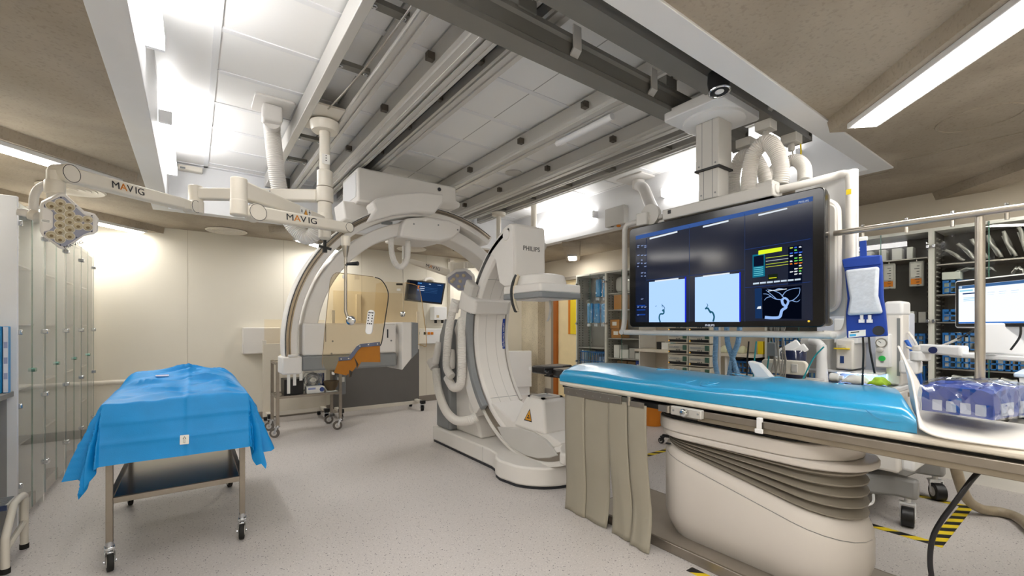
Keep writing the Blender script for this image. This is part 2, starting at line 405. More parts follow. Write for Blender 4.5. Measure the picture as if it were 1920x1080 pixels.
# door in the right wall
d = thing('door_1', 'cream door in an orange varnished wooden frame beside the concrete pillar', 'door', (5.97,6.25,0)); d['kind'] = 'structure'
g = MB(); g.box((5.9,6.58,0), (6.0,6.68,2.3)).box((5.9,5.74,0), (6.0,5.8,2.3)); g.build('door_frame', WOODO, d, bevel=.004)
MB().box((5.9,5.74,2.3), (6.0,6.68,2.36)).build('door_head', mat('grey_door_trim', (140,132,120), .5), d)
MB().box((5.93,6.68,0), (6.0,6.78,2.36)).build('edge_strip', mat('grey_door_trim', (140,132,120), .5), d)
MB().box((5.95,5.8,.01), (5.985,6.58,2.3)).build('door_leaf', mat('cream_door', (232,214,170), .45), d)
g = MB(); g.box((5.938,6.0,1.25), (5.949,6.28,2.1)); g.build('door_sign', YELLOW, d)
MB().box((5.936,6.22,1.25), (5.9379,6.28,2.1)).build('sign_border', ORANGE, d)

# ------------------------------------------------------------------ lights along the recess
def batten(lbl, p0, p1, face, glow=None):
    # box fitting with a glowing diffuser on its lower and inner sides
    x0, y0, z0 = p0; x1, y1, z1 = p1
    t = thing('batten_light', lbl, 'light', ((x0+x1)/2,(y0+y1)/2,z0), 0, 'tube battens fixed inside the ceiling recess')
    MB().box(p0, p1).build('diffuser', glow or LIGHTW, t, bevel=.006)
    if abs(x1-x0) < abs(y1-y0): caps = (((x0-.002,y0-.03,z0-.002), (x1+.002,y0,z1+.002)), ((x0-.002,y1,z0-.002), (x1+.002,y1+.03,z1+.002)))
    else: caps = (((x0-.03,y0-.002,z0-.002), (x0,y1+.002,z1+.002)), ((x1,y0-.002,z0-.002), (x1+.03,y1+.002,z1+.002)))
    for a_, b_ in caps: MB().box(a_, b_).build('end_cap', WHITE2, t)
batten('batten light inside the left side of the recess, the one nearest the viewer', (RX0+.005,1.75,2.98), (RX0+.085,3.2,3.07), 1)
batten('batten light inside the left side of the recess, next to the wall box', (RX0+.005,4.36,2.98), (RX0+.085,5.77,3.07), 1)
batten('batten light on the far right upstand beside the grey control box', (RX1-.085,4.32,2.93), (RX1-.005,5.6,3.02), 1, LIGHTR)
batten('batten light on the right upstand behind the monitor column', (RX1-.085,1.75,2.96), (RX1-.005,3.2,3.05), 1, LIGHTR)
# box on the far upstand
t = thing('wall_box', 'low cream box fixed under the ceiling at the far left recess corner', 'box', (.05,6.2,2.95))
pa, pb = PY(333,306,6.2), PY(380,324,6.2)
MB().box((pa.x,6.2,pb.z), (pb.x,6.288,pa.z)).build('cover', CREAM, t, bevel=.012)
MB().box((pa.x+.02,6.197,pb.z+.01), (pa.x+.07,6.2,pb.z+.03)).build('badge', MGREY, t)
# speaker disc
p = PZ(963, 323, ZR); MB().lathe([(.1,.0),(.1,.012),(.085,.014)], (p.x,p.y,ZR-.014), 28).build('ceiling_speaker', LGREY); tag(bpy.data.objects['ceiling_speaker'], 'small round grey speaker in the white ceiling tiles', 'speaker')
# ================================================================== CEILING RAILS AND THE MONITOR CARRIAGE
YA, YB = 1.36, 6.2
def profile_rail(x0, x1, z0, z1, y0, y1, name, m, parent):
    # extruded profile: two lips and a groove along its underside
    w = x1-x0; h = z1-z0
    poly = [(x0,z1),(x0,z0+.2*h),(x0+.10*w,z0+.12*h),(x0+.10*w,z0),(x0+.40*w,z0),(x0+.42*w,z0+.07*h),(x0+.58*w,z0+.07*h),(x0+.60*w,z0),(x1-.10*w,z0),(x1-.10*w,z0+.12*h),(x1,z0+.2*h),(x1,z1)]
    return MB().prism(poly, y0, y1, 'y').build(name, m, parent, smooth=False)
def clamps(rail, x, ys, z0=3.15, n='bracket'):
    for y in ys:
        MB().box((x-.03,y-.022,z0), (x+.03,y+.022,z0+.05)).cyl((x-.031,y,z0+.026),(x-.034,y,z0+.026),.012,n=10).build(n, mat('bronze_grey_clamp',(96,90,82),.5,.4), rail, bevel=.004)
# track of the lamp and shield arms
t = thing('lamp_track', 'ladder like ceiling track carrying the pole of the lamp and shield arms', 'ceiling track', (.9,3.6,3.1), 0)
MB().box((.716,YA,3.1), (.722+.055,YA+4.75,3.25)).build('side_rail', ALU, t, bevel=.004)
profile_rail(.99, 1.085, 3.1, 3.25, YA, YA+4.75, 'side_rail', ALU, t)
for v, u in ((15,697),(128,637),(205,595),(262,562),(303,540)):
    y = PZ(u, v, 3.12).y
    b_ = MB().box((.778,y-.03,3.14), (.99,y+.03,3.17)).build('cross_bar', ALUD, t)
    for x in (.8,.965): MB().lathe([(.016,0),(.016,-.006),(.009,-.008),(.009,-.016)], (x,y,3.14), 10).build('bolt', CHROME, b_)
MB().box((.72,6.08,3.1), (1.085,6.11,3.25)).build('end_plate', ALUD, t)
MB().box((.778,3.62,3.12), (.99,4.12,3.135)).build('mount_plate', CREAM, t)
MB().tube([(.95,YA,3.125),(.94,2.4,3.1),(.9,3.2,3.1),(.87,3.66,3.12)], .006, n=8, smooth=6).build('cable', STEEL, t)
t = thing('ceiling_rail', 'wide double ceiling rail running to the housing of the large arc', 'ceiling rail', (1.5,3.8,3.1), 0)
profile_rail(1.29, 1.51, 3.1, 3.25, YA, YB, 'rail', ALU, t); profile_rail(1.585, 1.70, 3.1, 3.25, YA, YB, 'rail', ALU, t)
MB().box((1.5,YA,3.2), (1.6,YB,3.26)).build('gap_strip', RAILD, t)
for i in (.36,.58,.8): MB().box((1.29+i*.22-.01,YA,3.093), (1.29+i*.22+.012,YB,3.1)).build('rail_lip', LGREY, t)
clamps(t, 1.27, (1.95,2.65,3.5,4.5,5.4)); clamps(t, 1.55, (2.0,2.5,3.1,3.7,4.4,5.2), 3.16)
def single(x0, x1, lbl, ys, y1=YB):
    t = thing('ceiling_rail', lbl, 'ceiling rail', ((x0+x1)/2,3.8,3.1), 0)
    profile_rail(x0, x1, 3.1, 3.25, YA, y1, 'rail', ALU, t); clamps(t, x0-.02, ys); return t
t = single(2.57, 2.73, 'single ceiling rail ending at the right side of the arc housing', (1.7,2.5,3.35,4.3,5.3))
MB().cyl((2.7,2.35,3.07),(2.7,3.0,3.07),.028,n=14).build('tube_lamp', WHITE2, t)
single(3.25, 3.42, 'single ceiling rail on the monitor side beside the twin track', (1.9,2.8,3.75,4.7,5.6))
t = thing('lamp_track', 'twin ceiling track on the monitor side carrying the far pole', 'ceiling track', (3.7,3.8,3.1), 0)
profile_rail(3.55, 3.63, 3.1, 3.25, YA, YB, 'side_rail', ALU, t); profile_rail(3.8, 3.88, 3.1, 3.25, YA, YB, 'side_rail', ALU, t)
for y in (1.9,2.6,3.3,4.0,4.7,5.4): MB().box((3.63,y-.05,3.13), (3.8,y+.05,3.16)).build('cross_bar', ALUD, t)
# ---- carriage: two cross beams, plate, telescopic column, hoses
t = thing('monitor_carriage', 'dark grey twin beam ceiling carriage with telescopic column holding the big monitor', 'ceiling carriage', (2.93,1.65,2.9))
BZ0, BZ1 = 2.88, 3.04
def beam(y0, x0, x1):
    y1 = y0+.12
    poly = [(y0,BZ0),(y0,BZ0+.03),(y0+.015,BZ0+.045),(y0+.015,BZ1-.04),(y0,BZ1-.025),(y0,BZ1),(y1,BZ1),(y1,BZ0)]
    o = MB().prism(poly, x0, x1, 'x').build('beam', mat('dark_beam_paint',(126,124,119),.45,.2,var=.03), t, smooth=False)
    MB().box((x1,y0-.004,BZ0-.004), (x1+.012,y1+.004,BZ1+.004)).build('end_plate', ALUD, o)
    for k in range(3): MB().box((x1+.012,y0+.03,BZ0+.03+k*.03), (x1+.0135,y0+.055,BZ0+.048+k*.03)).build('vent_slot', WHITE, o)
    for x in (1.4,2.65,3.33):
        if x0 < x < x1: MB().box((x-.06,y0-.01,BZ1-.01), (x+.06,y1+.01,3.115)).build('trolley_block', ALUD, o, bevel=.004)
    return o
beam(1.79, .55, 3.72); beam(1.42, 1.2, 3.98)
for x, y in ((1.75,1.775),(3.3,1.405),(2.45,1.775)):
    g = MB(); g.prism([(y,3.09),(y+.008,3.09),(y+.008,2.96),(y+.04,2.93),(y+.03,2.925),(y-.002,2.955)], x-.03, x+.03, 'x'); g.build('hook_plate', LGREY, t)
g = MB(); g.prism(rrect(2.66,1.44,3.18,1.86,.03), 2.83, 2.9); g.build('plate', WHITE2, t, bevel=.006)
MB().lathe([(.2,0),(.2,-.018),(.185,-.024)], (2.93,1.64,2.83), 40).build('turntable', WHITE2, t)
def col(w, z0, z1, n, m):
    g = MB(); h = w/2; cx_, cy_ = 2.93, 1.64
    poly = []
    for a, b in ((-1,-1),(1,-1),(1,1),(-1,1)): poly.append((cx_+a*h, cy_+b*h))
    o = g.prism(poly, z0, z1).build(n, m, t, bevel=.006)
    for k in (-.22,.22):
        MB().box((cx_-h-.001,cy_+k*w-.0015,z0), (cx_-h+.002,cy_+k*w+.0015,z1)).build('seam', MGREY, o)
        MB().cyl((cx_-h-.002,cy_+k*w*1.6,z0+.03),(cx_-h+.002,cy_+k*w*1.6,z0+.03),.006,n=10).build('bolt', MGREY, o)
    return o
col(.168, 2.475, 2.806, 'column', LGREY); col(.142, 2.277, 2.475, 'column_stage', LGREY)
MB().box((2.93-.09,1.55,2.472), (2.93+.09,1.73,2.484)).build('wiper_ring', BLACK, t)
def clip(u, v, X):
    p = PX(u, v, X)
    MB().box((p.x-.05,p.y-.05,p.z), (p.x+.05,p.y+.05,p.z+.06)).cyl((p.x,p.y,p.z),(p.x,p.y,p.z-.05),.02,n=12).build('hose_hanger', LGREY, t, bevel=.004)
clip(1399, 278, 3.15); clip(1436, 246, 3.1); clip(1484, 270, 3.35)
def hose_px(px, X, r, name='hose'): return MB().hose([PX(u, v, X+dx) for u, v, dx in px], r, .012, .1, 14).build(name, WHITE, t)
hose_px([(1378,365,.12),(1376,335,.12),(1384,303,.1),(1399,290,.08),(1416,297,.08),(1432,325,.1),(1438,360,.12)], 3.05, .043)
hose_px([(1404,358,0),(1405,325,0),(1413,290,0),(1436,266,0),(1456,285,0),(1465,320,0),(1462,345,.0)], 3.03, .05)
hose_px([(1440,352,.1),(1448,325,.15),(1464,310,.2),(1490,300,.22),(1507,313,.2),(1509,340,.15)], 3.1, .043)
MB().tube([PX(1485,278,3.35),PX(1487,292,3.35),PX(1494,298,3.35)], .006, n=6).build('cable', LGREY, t)
MB().tube([PX(1501,270,3.4),PX(1502,285,3.4),PX(1500,298,3.38)], .005, n=6).build('cable', YELLOW, t)
# ---- dark spotlight by the border
t = thing('spot_lamp', 'small black ceiling spotlight peeping past the white border above the carriage plate', 'spotlight', (2.63,1.33,2.95))
pc = PY(1349,172,1.32)
MB().lathe([(.045,0),(.055,.005),(.06,.06),(.055,.11),(.03,.125)], pc, 24, (0.05,.1,1)).build('body', BLACK, t)
ax_ = Vector((.05,.1,1)).normalized(); e1 = ax_.orthogonal().normalized(); e2 = ax_.cross(e1)
MB().tube([pc+e1*(.054*math.cos(a*PI/12))+e2*(.054*math.sin(a*PI/12)) for a in range(25)], .006, n=8).build('ring', CHROME, t)
MB().lathe([(.02,-.003),(.026,.001)], pc, 16, (0.05,.1,1)).build('lens', WHITE2, t)
MB().bar(pc+Vector((0,.0,.1)), pc+Vector((.1,-.02,.28)), .05, .03).build('bracket', BLACK, t)
MB().tube([pc+Vector((.05,0,.05)), pc+Vector((.12,.02,.06)), pc+Vector((.16,.02,.2)), pc+Vector((.16,.02,.33))], .008, n=8).build('stay', LGREY, t)
# ================================================================== BIG MONITOR
XM = 2.87
t = thing('monitor', 'very large flat monitor showing two pale blue angiogram pictures, hung over the blue couch', 'monitor', (XM,1.64,1.4))
ya, yb = .955, 2.32; za, zb_ = 1.395, 2.19
def rbx(x0, x1, y0, y1, z0, z1, r): return MB().prism(rrect(y0,z0,y1,z1,r,6), x0, x1, 'x')
rbx(XM, XM+.05, ya, yb, za, zb_, .035).build('bezel', mat('gloss_black_bezel',(8,8,10),.18), t, bevel=.006)
rbx(XM+.05, XM+.11, ya+.01, yb-.01, za+.01, zb_-.01, .03).build('back_shell', mat('bronze_black_shell',(74,68,62),.4,.2), t, bevel=.012)
sa, sb = PX(1199,441,XM), PX(1524,600,XM)  # visible screen: left/right by Y
pl = PX(1192,604,XM); pr = PX(1524,602,XM); ptl = PX(1192,440,XM)
SCR = mat('dark_screen', (6,12,26), .12, emit=(10,20,44), estr=.6, var=.2, vscale=2)
scr = MB().box((XM-.0012,pr.y,pl.z), (XM,pl.y,ptl.z)).build('screen', SCR, t)
K = [0]
def E_(col, s=1.0):
    key = 'screen_%s_%s' % ('-'.join(map(str, col)), s)
    return MATS.get(key) or emis(key, col, s)
def quad(px, col, s=.9, layer=1, name='window', X=None, par=None):
    X = (X or XM)-.0012-.0006*layer
    g = MB(); P = [PX(u, v, X) for u, v in px]
    g.add(P+[p+Vector((.0004,0,0)) for p in P], [tuple(range(len(P)))]+[(i,(i+1) % len(P),len(P)+(i+1) % len(P),len(P)+i) for i in range(len(P))])
    return g.build(name, E_(col, s), par or scr, smooth=False)
def pline(px, w, col, s=.9, layer=2, name='mark', X=None, par=None, taper=None):
    # flat drawn line on the screen plane
    X = (X or XM)-.0012-.0006*layer; P = crom([PX(u, v, X) for u, v in px], 4) if len(px) > 2 else [PX(u, v, X) for u, v in px]
    g = MB(); vs = []; N = len(P)
    for i, p in enumerate(P):
        d = (P[min(i+1,N-1)]-P[max(i-1,0)]).normalized(); nn = Vector((0,-d.z,d.y)); ww = w*(1 if taper is None else 1+(taper-1)*i/(N-1))
        vs += [p+nn*ww/2, p-nn*ww/2]
    g.add(vs, [(2*i,2*i+1,2*i+3,2*i+2) for i in range(N-1)]); return g.build(name, E_(col, s), par or scr, smooth=False)
def topv(u): return 441-(u-1199)*.2255
# header bar and pane frames
quad([(1192,topv(1192)),(1524,topv(1524)+0),(1524,topv(1524)+9),(1192,topv(1192)+7)], (70,105,175), .55, 1, 'title_bar')
for a in ((1292,428),(1396,404)): quad([(a[0],a[1]-3),(a[0]+1,a[1]-3),(a[0]+1,603),(a[0],603)], (54,70,110), .5, 1, 'pane_edge')
quad([(1211,447),(1212,447),(1212,603),(1211,603)], (40,52,84), .5, 1, 'pane_edge')
quad([(1212,525),(1396,505),(1396,506),(1212,526)], (44,70,130), .5, 1, 'pane_edge')
quad([(1396,468),(1520,447),(1520,448),(1396,469)], (40,70,140), .5, 1, 'pane_edge')
quad([(1396,539),(1520,528),(1520,529),(1396,540)], (40,70,140), .5, 1, 'pane_edge')
for L in ([(1218,446),(1270,433),(1270,436),(1218,449)], [(1318,424),(1366,412.5),(1366,415.5),(1318,427)], [(1422,402),(1476,389.5),(1476,392),(1422,405)],
          [(1228,526),(1272,521),(1272,523.5),(1228,528.5)], [(1318,517),(1368,511),(1368,513.5),(1318,519.5)], [(1440,545),(1475,541),(1475,542.5),(1440,546.5)]):
    quad(L, (220,228,235), .85, 2, 'text_line')
w1 = quad([(1217,529),(1285,522.5),(1285,604),(1217,604)], (166,200,250), .95, 1, 'angiogram')
w2 = quad([(1303,520),(1387,512),(1387,603.5),(1303,603.5)], (170,203,252), .95, 1, 'angiogram')
quad([(1284,519),(1286.5,519),(1286.5,604),(1284,604)], (20,40,210), .8, 2, 'edge_bar'); quad([(1386,510),(1388.5,510),(1388.5,603),(1386,603)], (20,40,210), .8, 2, 'edge_bar')
VE = (36,96,118)
def dark(px, w, s=.7, name='vessel', par=w1, taper=None): return pline(px, w, VE, s, 2, name, par=par, taper=taper)
dark([(1238,604),(1236,596),(1238,589),(1244,588),(1245,582)], .012); dark([(1245,582),(1246,577),(1242,572)], .005); dark([(1242,581),(1245,583)], .018)
for q in ([(1231,573),(1229,575)], [(1242,576),(1241,570)]): dark(q, .004, .8)
dark([(1337,603),(1339,594),(1336,586),(1331,584),(1327,578),(1322,579)], .012, par=w2); dark([(1322,579),(1327,573),(1325,569)], .007, par=w2, taper=.4); dark([(1331,584),(1334,586)], .017, par=w2)
# small lines of interface marks
rnd = random.Random(3)
for v in (460,463,478,487,493,499,505,511,517,560,575,590,597):
    for u in (1195,1202,1208):
        if rnd.random() < .6: quad([(u,v),(u+rnd.choice((2,3,5)),v-.6),(u+3,v+1.4),(u,v+1.8)], (150,170,215), .6, 1, 'icon')
for v in (572,580,589): quad([(1194,v),(1210,v-.4),(1210,v+2),(1194,v+2.4)], (22,64,150), .7, 1, 'panel_bar')
# patient data window
quad([(1422,470),(1466,463),(1466,470.5),(1422,478)], (206,226,40), .95, 2, 'yellow_banner')
quad([(1411,478),(1434,474.5),(1434,518),(1411,521)], (24,120,150), .6, 1, 'cyan_panel'); quad([(1413,481),(1432,478),(1432,498),(1413,500)], (14,24,48), .6, 2, 'inset')
for i in range(5):
    quad([(1413,502+i*3.6),(1431,499.8+i*3.6),(1431,501+i*3.6),(1413,503.2+i*3.6)], (110,210,225), .7, 2, 'text_line')
for v, cc in ((484,(190,210,60)),(490,(200,206,214)),(496,(190,210,60)),(501,(196,206,70))): pline([(1436,v),(1478,v-5.6)], .0035, cc, .7, 2, 'trace')
for r_ in range(11):
    for k in range(3):
        cc = rnd.choice([(60,110,230),(200,220,70),(230,235,240),(110,220,100)]) if r_ != 6 else (225,120,40)
        u = 1481+k*8.5; v = 464+r_*5-k*.9
        if rnd.random() < .85: quad([(u,v),(u+rnd.choice((4,6,7)),v-.7),(u+5,v+1.6),(u,v+2.3)], cc, .75, 2, 'reading')
for k in range(7): quad([(1412+k*13,530.5-k*1.25),(1423+k*13,529.4-k*1.25),(1423+k*13,532.5-k*1.25),(1412+k*13,533.6-k*1.25)], (196,212,226), .8, 2, 'button')
quad([(1440,515),(1458,513),(1458,524),(1440,526)], (34,46,30), .5, 1, 'inset'); quad([(1442,521),(1456,519.5),(1456,521),(1442,522.5)], (225,225,40), .8, 2, 'text_line')
quad([(1478,463),(1504,459),(1504,531),(1478,534)], (9,16,36), .6, 1, 'panel')
# reconstructed vessel picture
vw = quad([(1429,541),(1503,535),(1503,598),(1430,597)], (6,12,28), .5, 1, 'vessel_view'); quad([(1415,541),(1428,540),(1429,597),(1416,597)], (28,58,104), .6, 1, 'side_panel')
VL = (150,185,240)
def pale(px, w, taper=None, s=.8): return pline(px, w, VL, s, 2, 'vessel', par=vw, taper=taper)
pale([(1434,595),(1450,596),(1462,594),(1466,582),(1474,576),(1468,570),(1466,562)], .018, .8); pale([(1466,562),(1472,559),(1478,565),(1474,575)], .012)
for q in ([(1466,562),(1452,560),(1440,552),(1431,551)], [(1456,561),(1446,552),(1436,544)], [(1478,565),(1488,562),(1498,552),(1500,541)], [(1470,559),(1462,550),(1450,545),(1438,542)],
          [(1484,563),(1494,566),(1500,562)], [(1466,556),(1474,546),(1488,541),(1500,540)], [(1452,545),(1460,541),(1470,542)], [(1446,556),(1438,558),(1433,563)]): pale(q, .005, .5, .65)
quad([(1421,575),(1427,574),(1427,579),(1419,579)], (225,232,240), .8, 2, 'icon')
# frame, bracket and handles
XF = XM+.09
MB().box((XM-.01,PX(1450,380,XM).y,2.2), (XM+.13,PX(1243,410,XM).y,2.275)).build('head_bar', LGREY, t, bevel=.008)
MB().box((XM-.013,1.93,2.235), (XM-.009,1.955,2.262)).build('sensor', BLACK, t)
MB().lathe([(.085,0),(.085,.035),(.07,.04)], (XM+.03,2.15,2.2745), 28, (1,0,0)).build('pivot_cap', LGREY, t)
XH = XM+.06
pts = [PX(1330,373,XH), PX(1243,392,XH), PX(1196,402,XH), PX(1174,412,XH), PX(1172,430,XH), PX(1172,520,XH), PX(1172,600,XH), PX(1170,626,XH), PX(1182,629,XH)]
MB().tube([(XH,1.95,2.245),(XH,2.15,2.245),(XH,2.36,2.25),(XH,2.405,2.225),(XH,2.415,2.17),(XH,2.415,1.9),(XH,2.415,1.5),(XH-.005,2.43,1.37),(XH-.03,2.43,1.35)], .021, n=12, smooth=6).build('left_handle', LGREY, t)
MB().box((XH-.02,.93,1.33), (XH+.05,2.43,1.372)).build('lower_rail', LGREY, t, bevel=.016, seg=4)
XR = 3.08
MB().tube([(XH,1.30,2.25),(XH+.06,1.15,2.26),(XR,.99,2.29),(XR,.92,2.285),(XR,.90,2.23),(XR,.90,1.8),(XR,.90,1.5),(XR-.03,.92,1.365),(XR-.1,1.0,1.352)], .024, n=12, smooth=6).build('right_handle', WHITE, t)
g = MB(); g.prism(rrect(.955,1.5,1.3,2.12,.04), XR-.05, XR-.02, 'x'); g.build('side_plate', LGREY, t, bevel=.006)
MB().tube([(XR-.018,1.0,2.14),(XR-.018,.965,2.1),(XR-.018,.955,2.02),(XR-.018,.955,1.62),(XR-.018,.965,1.53),(XR-.018,1.0,1.5)], .02, n=10, smooth=5).build('grip', WHITE, t)
for y in (2.2,1.28): MB().box((XM-.005,y-.05,2.2), (XM+.1,y+.05,2.3)).cyl((XM+.05,y-.06,2.25),(XM+.05,y+.06,2.25),.032,n=16).build('handle_clamp', LGREY, t, bevel=.008)
MB().prism(rrect(.877,1.46,1.2,2.32,.01), 3.115, 3.14, 'x').build('white_back_panel', WHITE2, t)
MB().box((XR-.0255,.888,2.16), (XR-.0235,.912,2.19)).build('yellow_label', YELLOW, t)
MB().cyl((XM-.001,1.035,1.43),(XM-.003,1.035,1.43),.006,n=12).build('power_led', E_((220,190,60), 1.0), t)
text('maker_lettering', 'PHILIPS', .02, (XM-.0015,PX(1331,611,XM).y,1.407), (0,-1,0), (0,0,1), E_((200,205,215), .7), t, bold=.02)
text('screen_lettering', 'PHILIPS', .016, (XM-.0022,PX(1507,378,XM).y,PX(1507,378,XM).z), (0,-1,-.02), (0,0,1), E_((200,205,215), .7), t)
# ================================================================== CEILING MOUNTED LARGE ARC (plane Y = 4.5)
AX, AZ = 2.17, 1.245
def arc_xz(r0, r1, y0, y1, a0, a1, n=48, cx=AX, cz=AZ):
    rings = []
    for i in range(n+1):
        a = R(a0+(a1-a0)*i/n); c_, s_ = math.cos(a), math.sin(a)
        rings.append([(cx+r*c_, y, cz+r*s_) for r, y in ((r0,y0),(r1,y0),(r1,y1),(r0,y1))])
    return MB().sweep(rings)
t = thing('c_arm', 'ceiling hung white half ring arm with hose loop, behind the clear amber shield', 'x-ray arm', (AX,4.6,.95))
arc_xz(1.372, 1.49, 4.5, 4.70, 191, 57).build('outer_arc', WHITE, t, bevel=.008)
arc_xz(1.43, 1.468, 4.494, 4.502, 187, 58).build('rail', mat('bronze_steel_rail',(150,138,122),.3,.8), t)
arc_xz(1.472, 1.478, 4.494, 4.502, 189, 58).build('rail_seam', INK, t)
arc_xz(1.44, 1.448, 4.49, 4.496, 187, 58).build('rail_groove', mat('rail_groove',(92,86,78),.4,.5), t)
MB().box((AX-1.505,4.48,.955), (AX-1.335,4.74,1.12)).build('arc_end_block', WHITE, t, bevel=.014)
b_ = MB().box((AX-1.455,4.47,1.118), (AX-1.385,4.5,1.14)).build('end_latch', WHITE, t, bevel=.004)
g = MB(); g.cyl((AX-1.44,4.493,1.165),(AX-1.44,4.485,1.165),.009,n=12).cyl((AX-1.44,4.493,1.19),(AX-1.44,4.485,1.19),.009,n=12)
ia = arc_xz(1.19, 1.325, 4.57, 4.84, 188, 44).build('inner_arc', WHITE, t, bevel=.012)
arc_xz(1.18, 1.31, 4.59, 4.83, 46, 42).build('arc_joint', LGREY, t)
# pick-up head at the left end
g = MB(); g.box((.84,4.5,1.12), (1.76,4.93,1.43)); g.build('head_body', WHITE, t, bevel=.02)
MB().box((.835,4.496,.975), (1.765,4.934,1.12)).build('head_base', MGREY, t, bevel=.02)
MB().cyl((1.70,4.715,1.2),(1.82,4.715,1.2),.2,n=32).build('head_neck', LGREY, t)
g = MB(); g.prism([(1.79,.935),(1.9,1.06),(1.9,1.445),(1.79,1.445)], 4.42, 5.0, 'y'); g.build('head_face', WHITE, t, bevel=.012)
g = MB(); g.prism([(1.9,1.055),(1.975,1.12),(1.975,1.44),(1.9,1.445)], 4.425, 4.995, 'y'); g.build('head_plate', MGREY, t, bevel=.008)
MB().box((1.045,4.4985,1.25), (1.05,4.5,1.42)).build('head_seam', INK, t)
for x, z in ((1.11,1.255),(1.1,1.135),(1.7,1.25)): MB().cyl((x,4.499,z),(x,4.494,z),.009,n=10).build('screw', MGREY, t)
MB().box((1.655,4.496,1.28), (1.668,4.5,1.37)).build('head_slot', INK, t)
# hoist box and shroud
def pyq(px, Y): return [(PY(u, v, Y).x, PY(u, v, Y).z) for u, v in px]
g = MB(); g.prism([(1.39,3.06),(2.545,3.06),(2.55,2.9),(2.60,2.895),(2.60,2.83),(2.45,2.76),(1.39,2.70)], 4.62, 5.2, 'y'); g.build('hoist_box', WHITE, t, bevel=.02)
MB().prism([(1.40,2.72),(1.62,2.72),(1.62,2.60),(1.5,2.5),(1.30,2.53),(1.27,2.72)], 4.75, 5.1, 'y').build('hoist_foot', WHITE, t, bevel=.015)
MB().box((1.383,4.68,2.76), (1.391,5.14,3.02)).build('service_panel', WHITE2, t, bevel=.004)
MB().prism(pyq([(690,416),(704,392),(698,379),(707,371),(742,363),(790,359),(832,364),(832,380),(815,401),(780,398),(740,402)], 4.4), 4.4, 4.63, 'y').build('shroud', WHITE, t, bevel=.02)
MB().cyl((2.32,4.615,2.99),(2.32,4.61,2.99),.022,n=16).build('port_hole', INK, t)
g = MB(); g.prism(pyq([(755,420),(762,409),(800,406),(845,413),(864,422),(863,436),(850,447),(825,453),(790,450),(750,444)], 4.47), 4.47, 4.95, 'y'); g.build('drive_box', WHITE, t, bevel=.022)
for u, v in ((776,420),(822,422),(858,431)): p = PY(u, v, 4.47); MB().cyl(p, p-Vector((0,.004,0)), .009, n=10).build('screw', MGREY, t)
MB().hose([PY(733,440,4.62),PY(734,468,4.62),PY(739,490,4.62),PY(750,501,4.62),PY(762,490,4.62),PY(765,468,4.62),PY(765,443,4.62)], .032, .012, .08).build('hose', WHITE, t)
MB().tube([PY(760,408,4.6),PY(775,405,4.6),PY(790,406,4.6)], .008, n=8).build('cable', BLACK, t)
MB().box((1.63,4.59,2.49), (1.75,4.6,2.53)).build('arc_plate', MGREY, t)
# ================================================================== FLOOR STAND ARC (plane X = 2.5 .. 2.9)
BY, BZ = 3.13, 1.30
def arc_yz(sec, a0, a1, n=56):
    rings = []
    for i in range(n+1):
        a = R(a0+(a1-a0)*i/n); c_, s_ = math.cos(a), math.sin(a)
        rings.append([(x, BY+r*c_, BZ+r*s_) for x, r in sec])
    return MB().sweep(rings)
t = thing('c_arm', 'floor standing white ring arm with square flat detector, beyond the head end of the couch', 'x-ray arm', (2.7,3.9,0))
X0c, X1c = 2.5, 2.9
arc_yz([(X0c,1.14),(X0c,1.0),(X0c+.03,.975),(X1c-.03,.975),(X1c,1.0),(X1c,1.14)], 74, -113).build('ring_arc', WHITE, t, bevel=.006)
for k in (.33,.66): arc_yz([(X0c+k*.4-.002,.976),(X0c+k*.4+.002,.976),(X0c+k*.4+.002,.973),(X0c+k*.4-.002,.973)], 60, -55).build('liner_seam', LGREY, t)
for a in (38,-42): arc_yz([(X0c+.03,.976),(X1c-.03,.976),(X1c-.03,.9735),(X0c+.03,.9735)], a, a-.25, 2).build('liner_joint', MGREY, t)
RAILK = mat('black_steel_rail',(58,58,60),.35,.6)
arc_yz([(X0c-.004,1.118),(X0c-.004,1.078),(X0c+.002,1.078),(X0c+.002,1.118)], 72, 20).build('upper_rail', RAILK, t)
arc_yz([(X0c-.004,1.10),(X0c-.004,1.03),(X0c+.002,1.03),(X0c+.002,1.10)], -42, -112).build('lower_rail', STEELD, t)
arc_yz([(X0c-.012,1.145),(X0c-.012,1.12),(X0c+.01,1.12),(X0c+.01,1.145)], -42, -113).build('rail_rim', WHITE, t, bevel=.004)
arc_yz([(X1c-.002,1.06),(X1c-.002,1.0),(X1c+.004,1.0),(X1c+.004,1.06)], 34, -60).build('far_rail', STEELD, t)
# badge on the far edge
arc_yz([(X1c-.05,.974),(X1c-.008,.985),(X1c-.01,.98),(X1c-.048,.971)], 11, -9, 16).build('badge', ROYAL, t)
text('badge_lettering', 'Azurion ClarityIQ', .042, (X1c-.031,BY+.966,BZ+.02), (0,-.0,-1), (1,.3,0), WHITE2, t)
# holder that carries the ring
arc_yz([(2.43,1.0),(2.43,1.21),(2.47,1.25),(2.93,1.25),(2.97,1.21),(2.97,1.02),(2.925,1.02),(2.925,1.15),(2.475,1.15),(2.475,1.0)], 24, -44).build('arc_holder', WHITE, t, bevel=.008)
arc_yz([(2.42,1.07),(2.42,1.005),(2.478,.985),(2.478,1.07)], 14, -46).build('holder_edge', MGREY, t, bevel=.01)
arc_yz([(2.405,1.235),(2.405,1.0),(2.44,.93),(2.86,.93),(2.93,.98),(2.93,1.235)], 24, 14, 8).build('holder_arm', WHITE, t, bevel=.03, seg=3)
arc_yz([(2.41,1.2),(2.41,1.04),(2.5,1.02),(2.5,1.2)], 31, 23, 6).build('holder_cap', LGREY, t, bevel=.02)
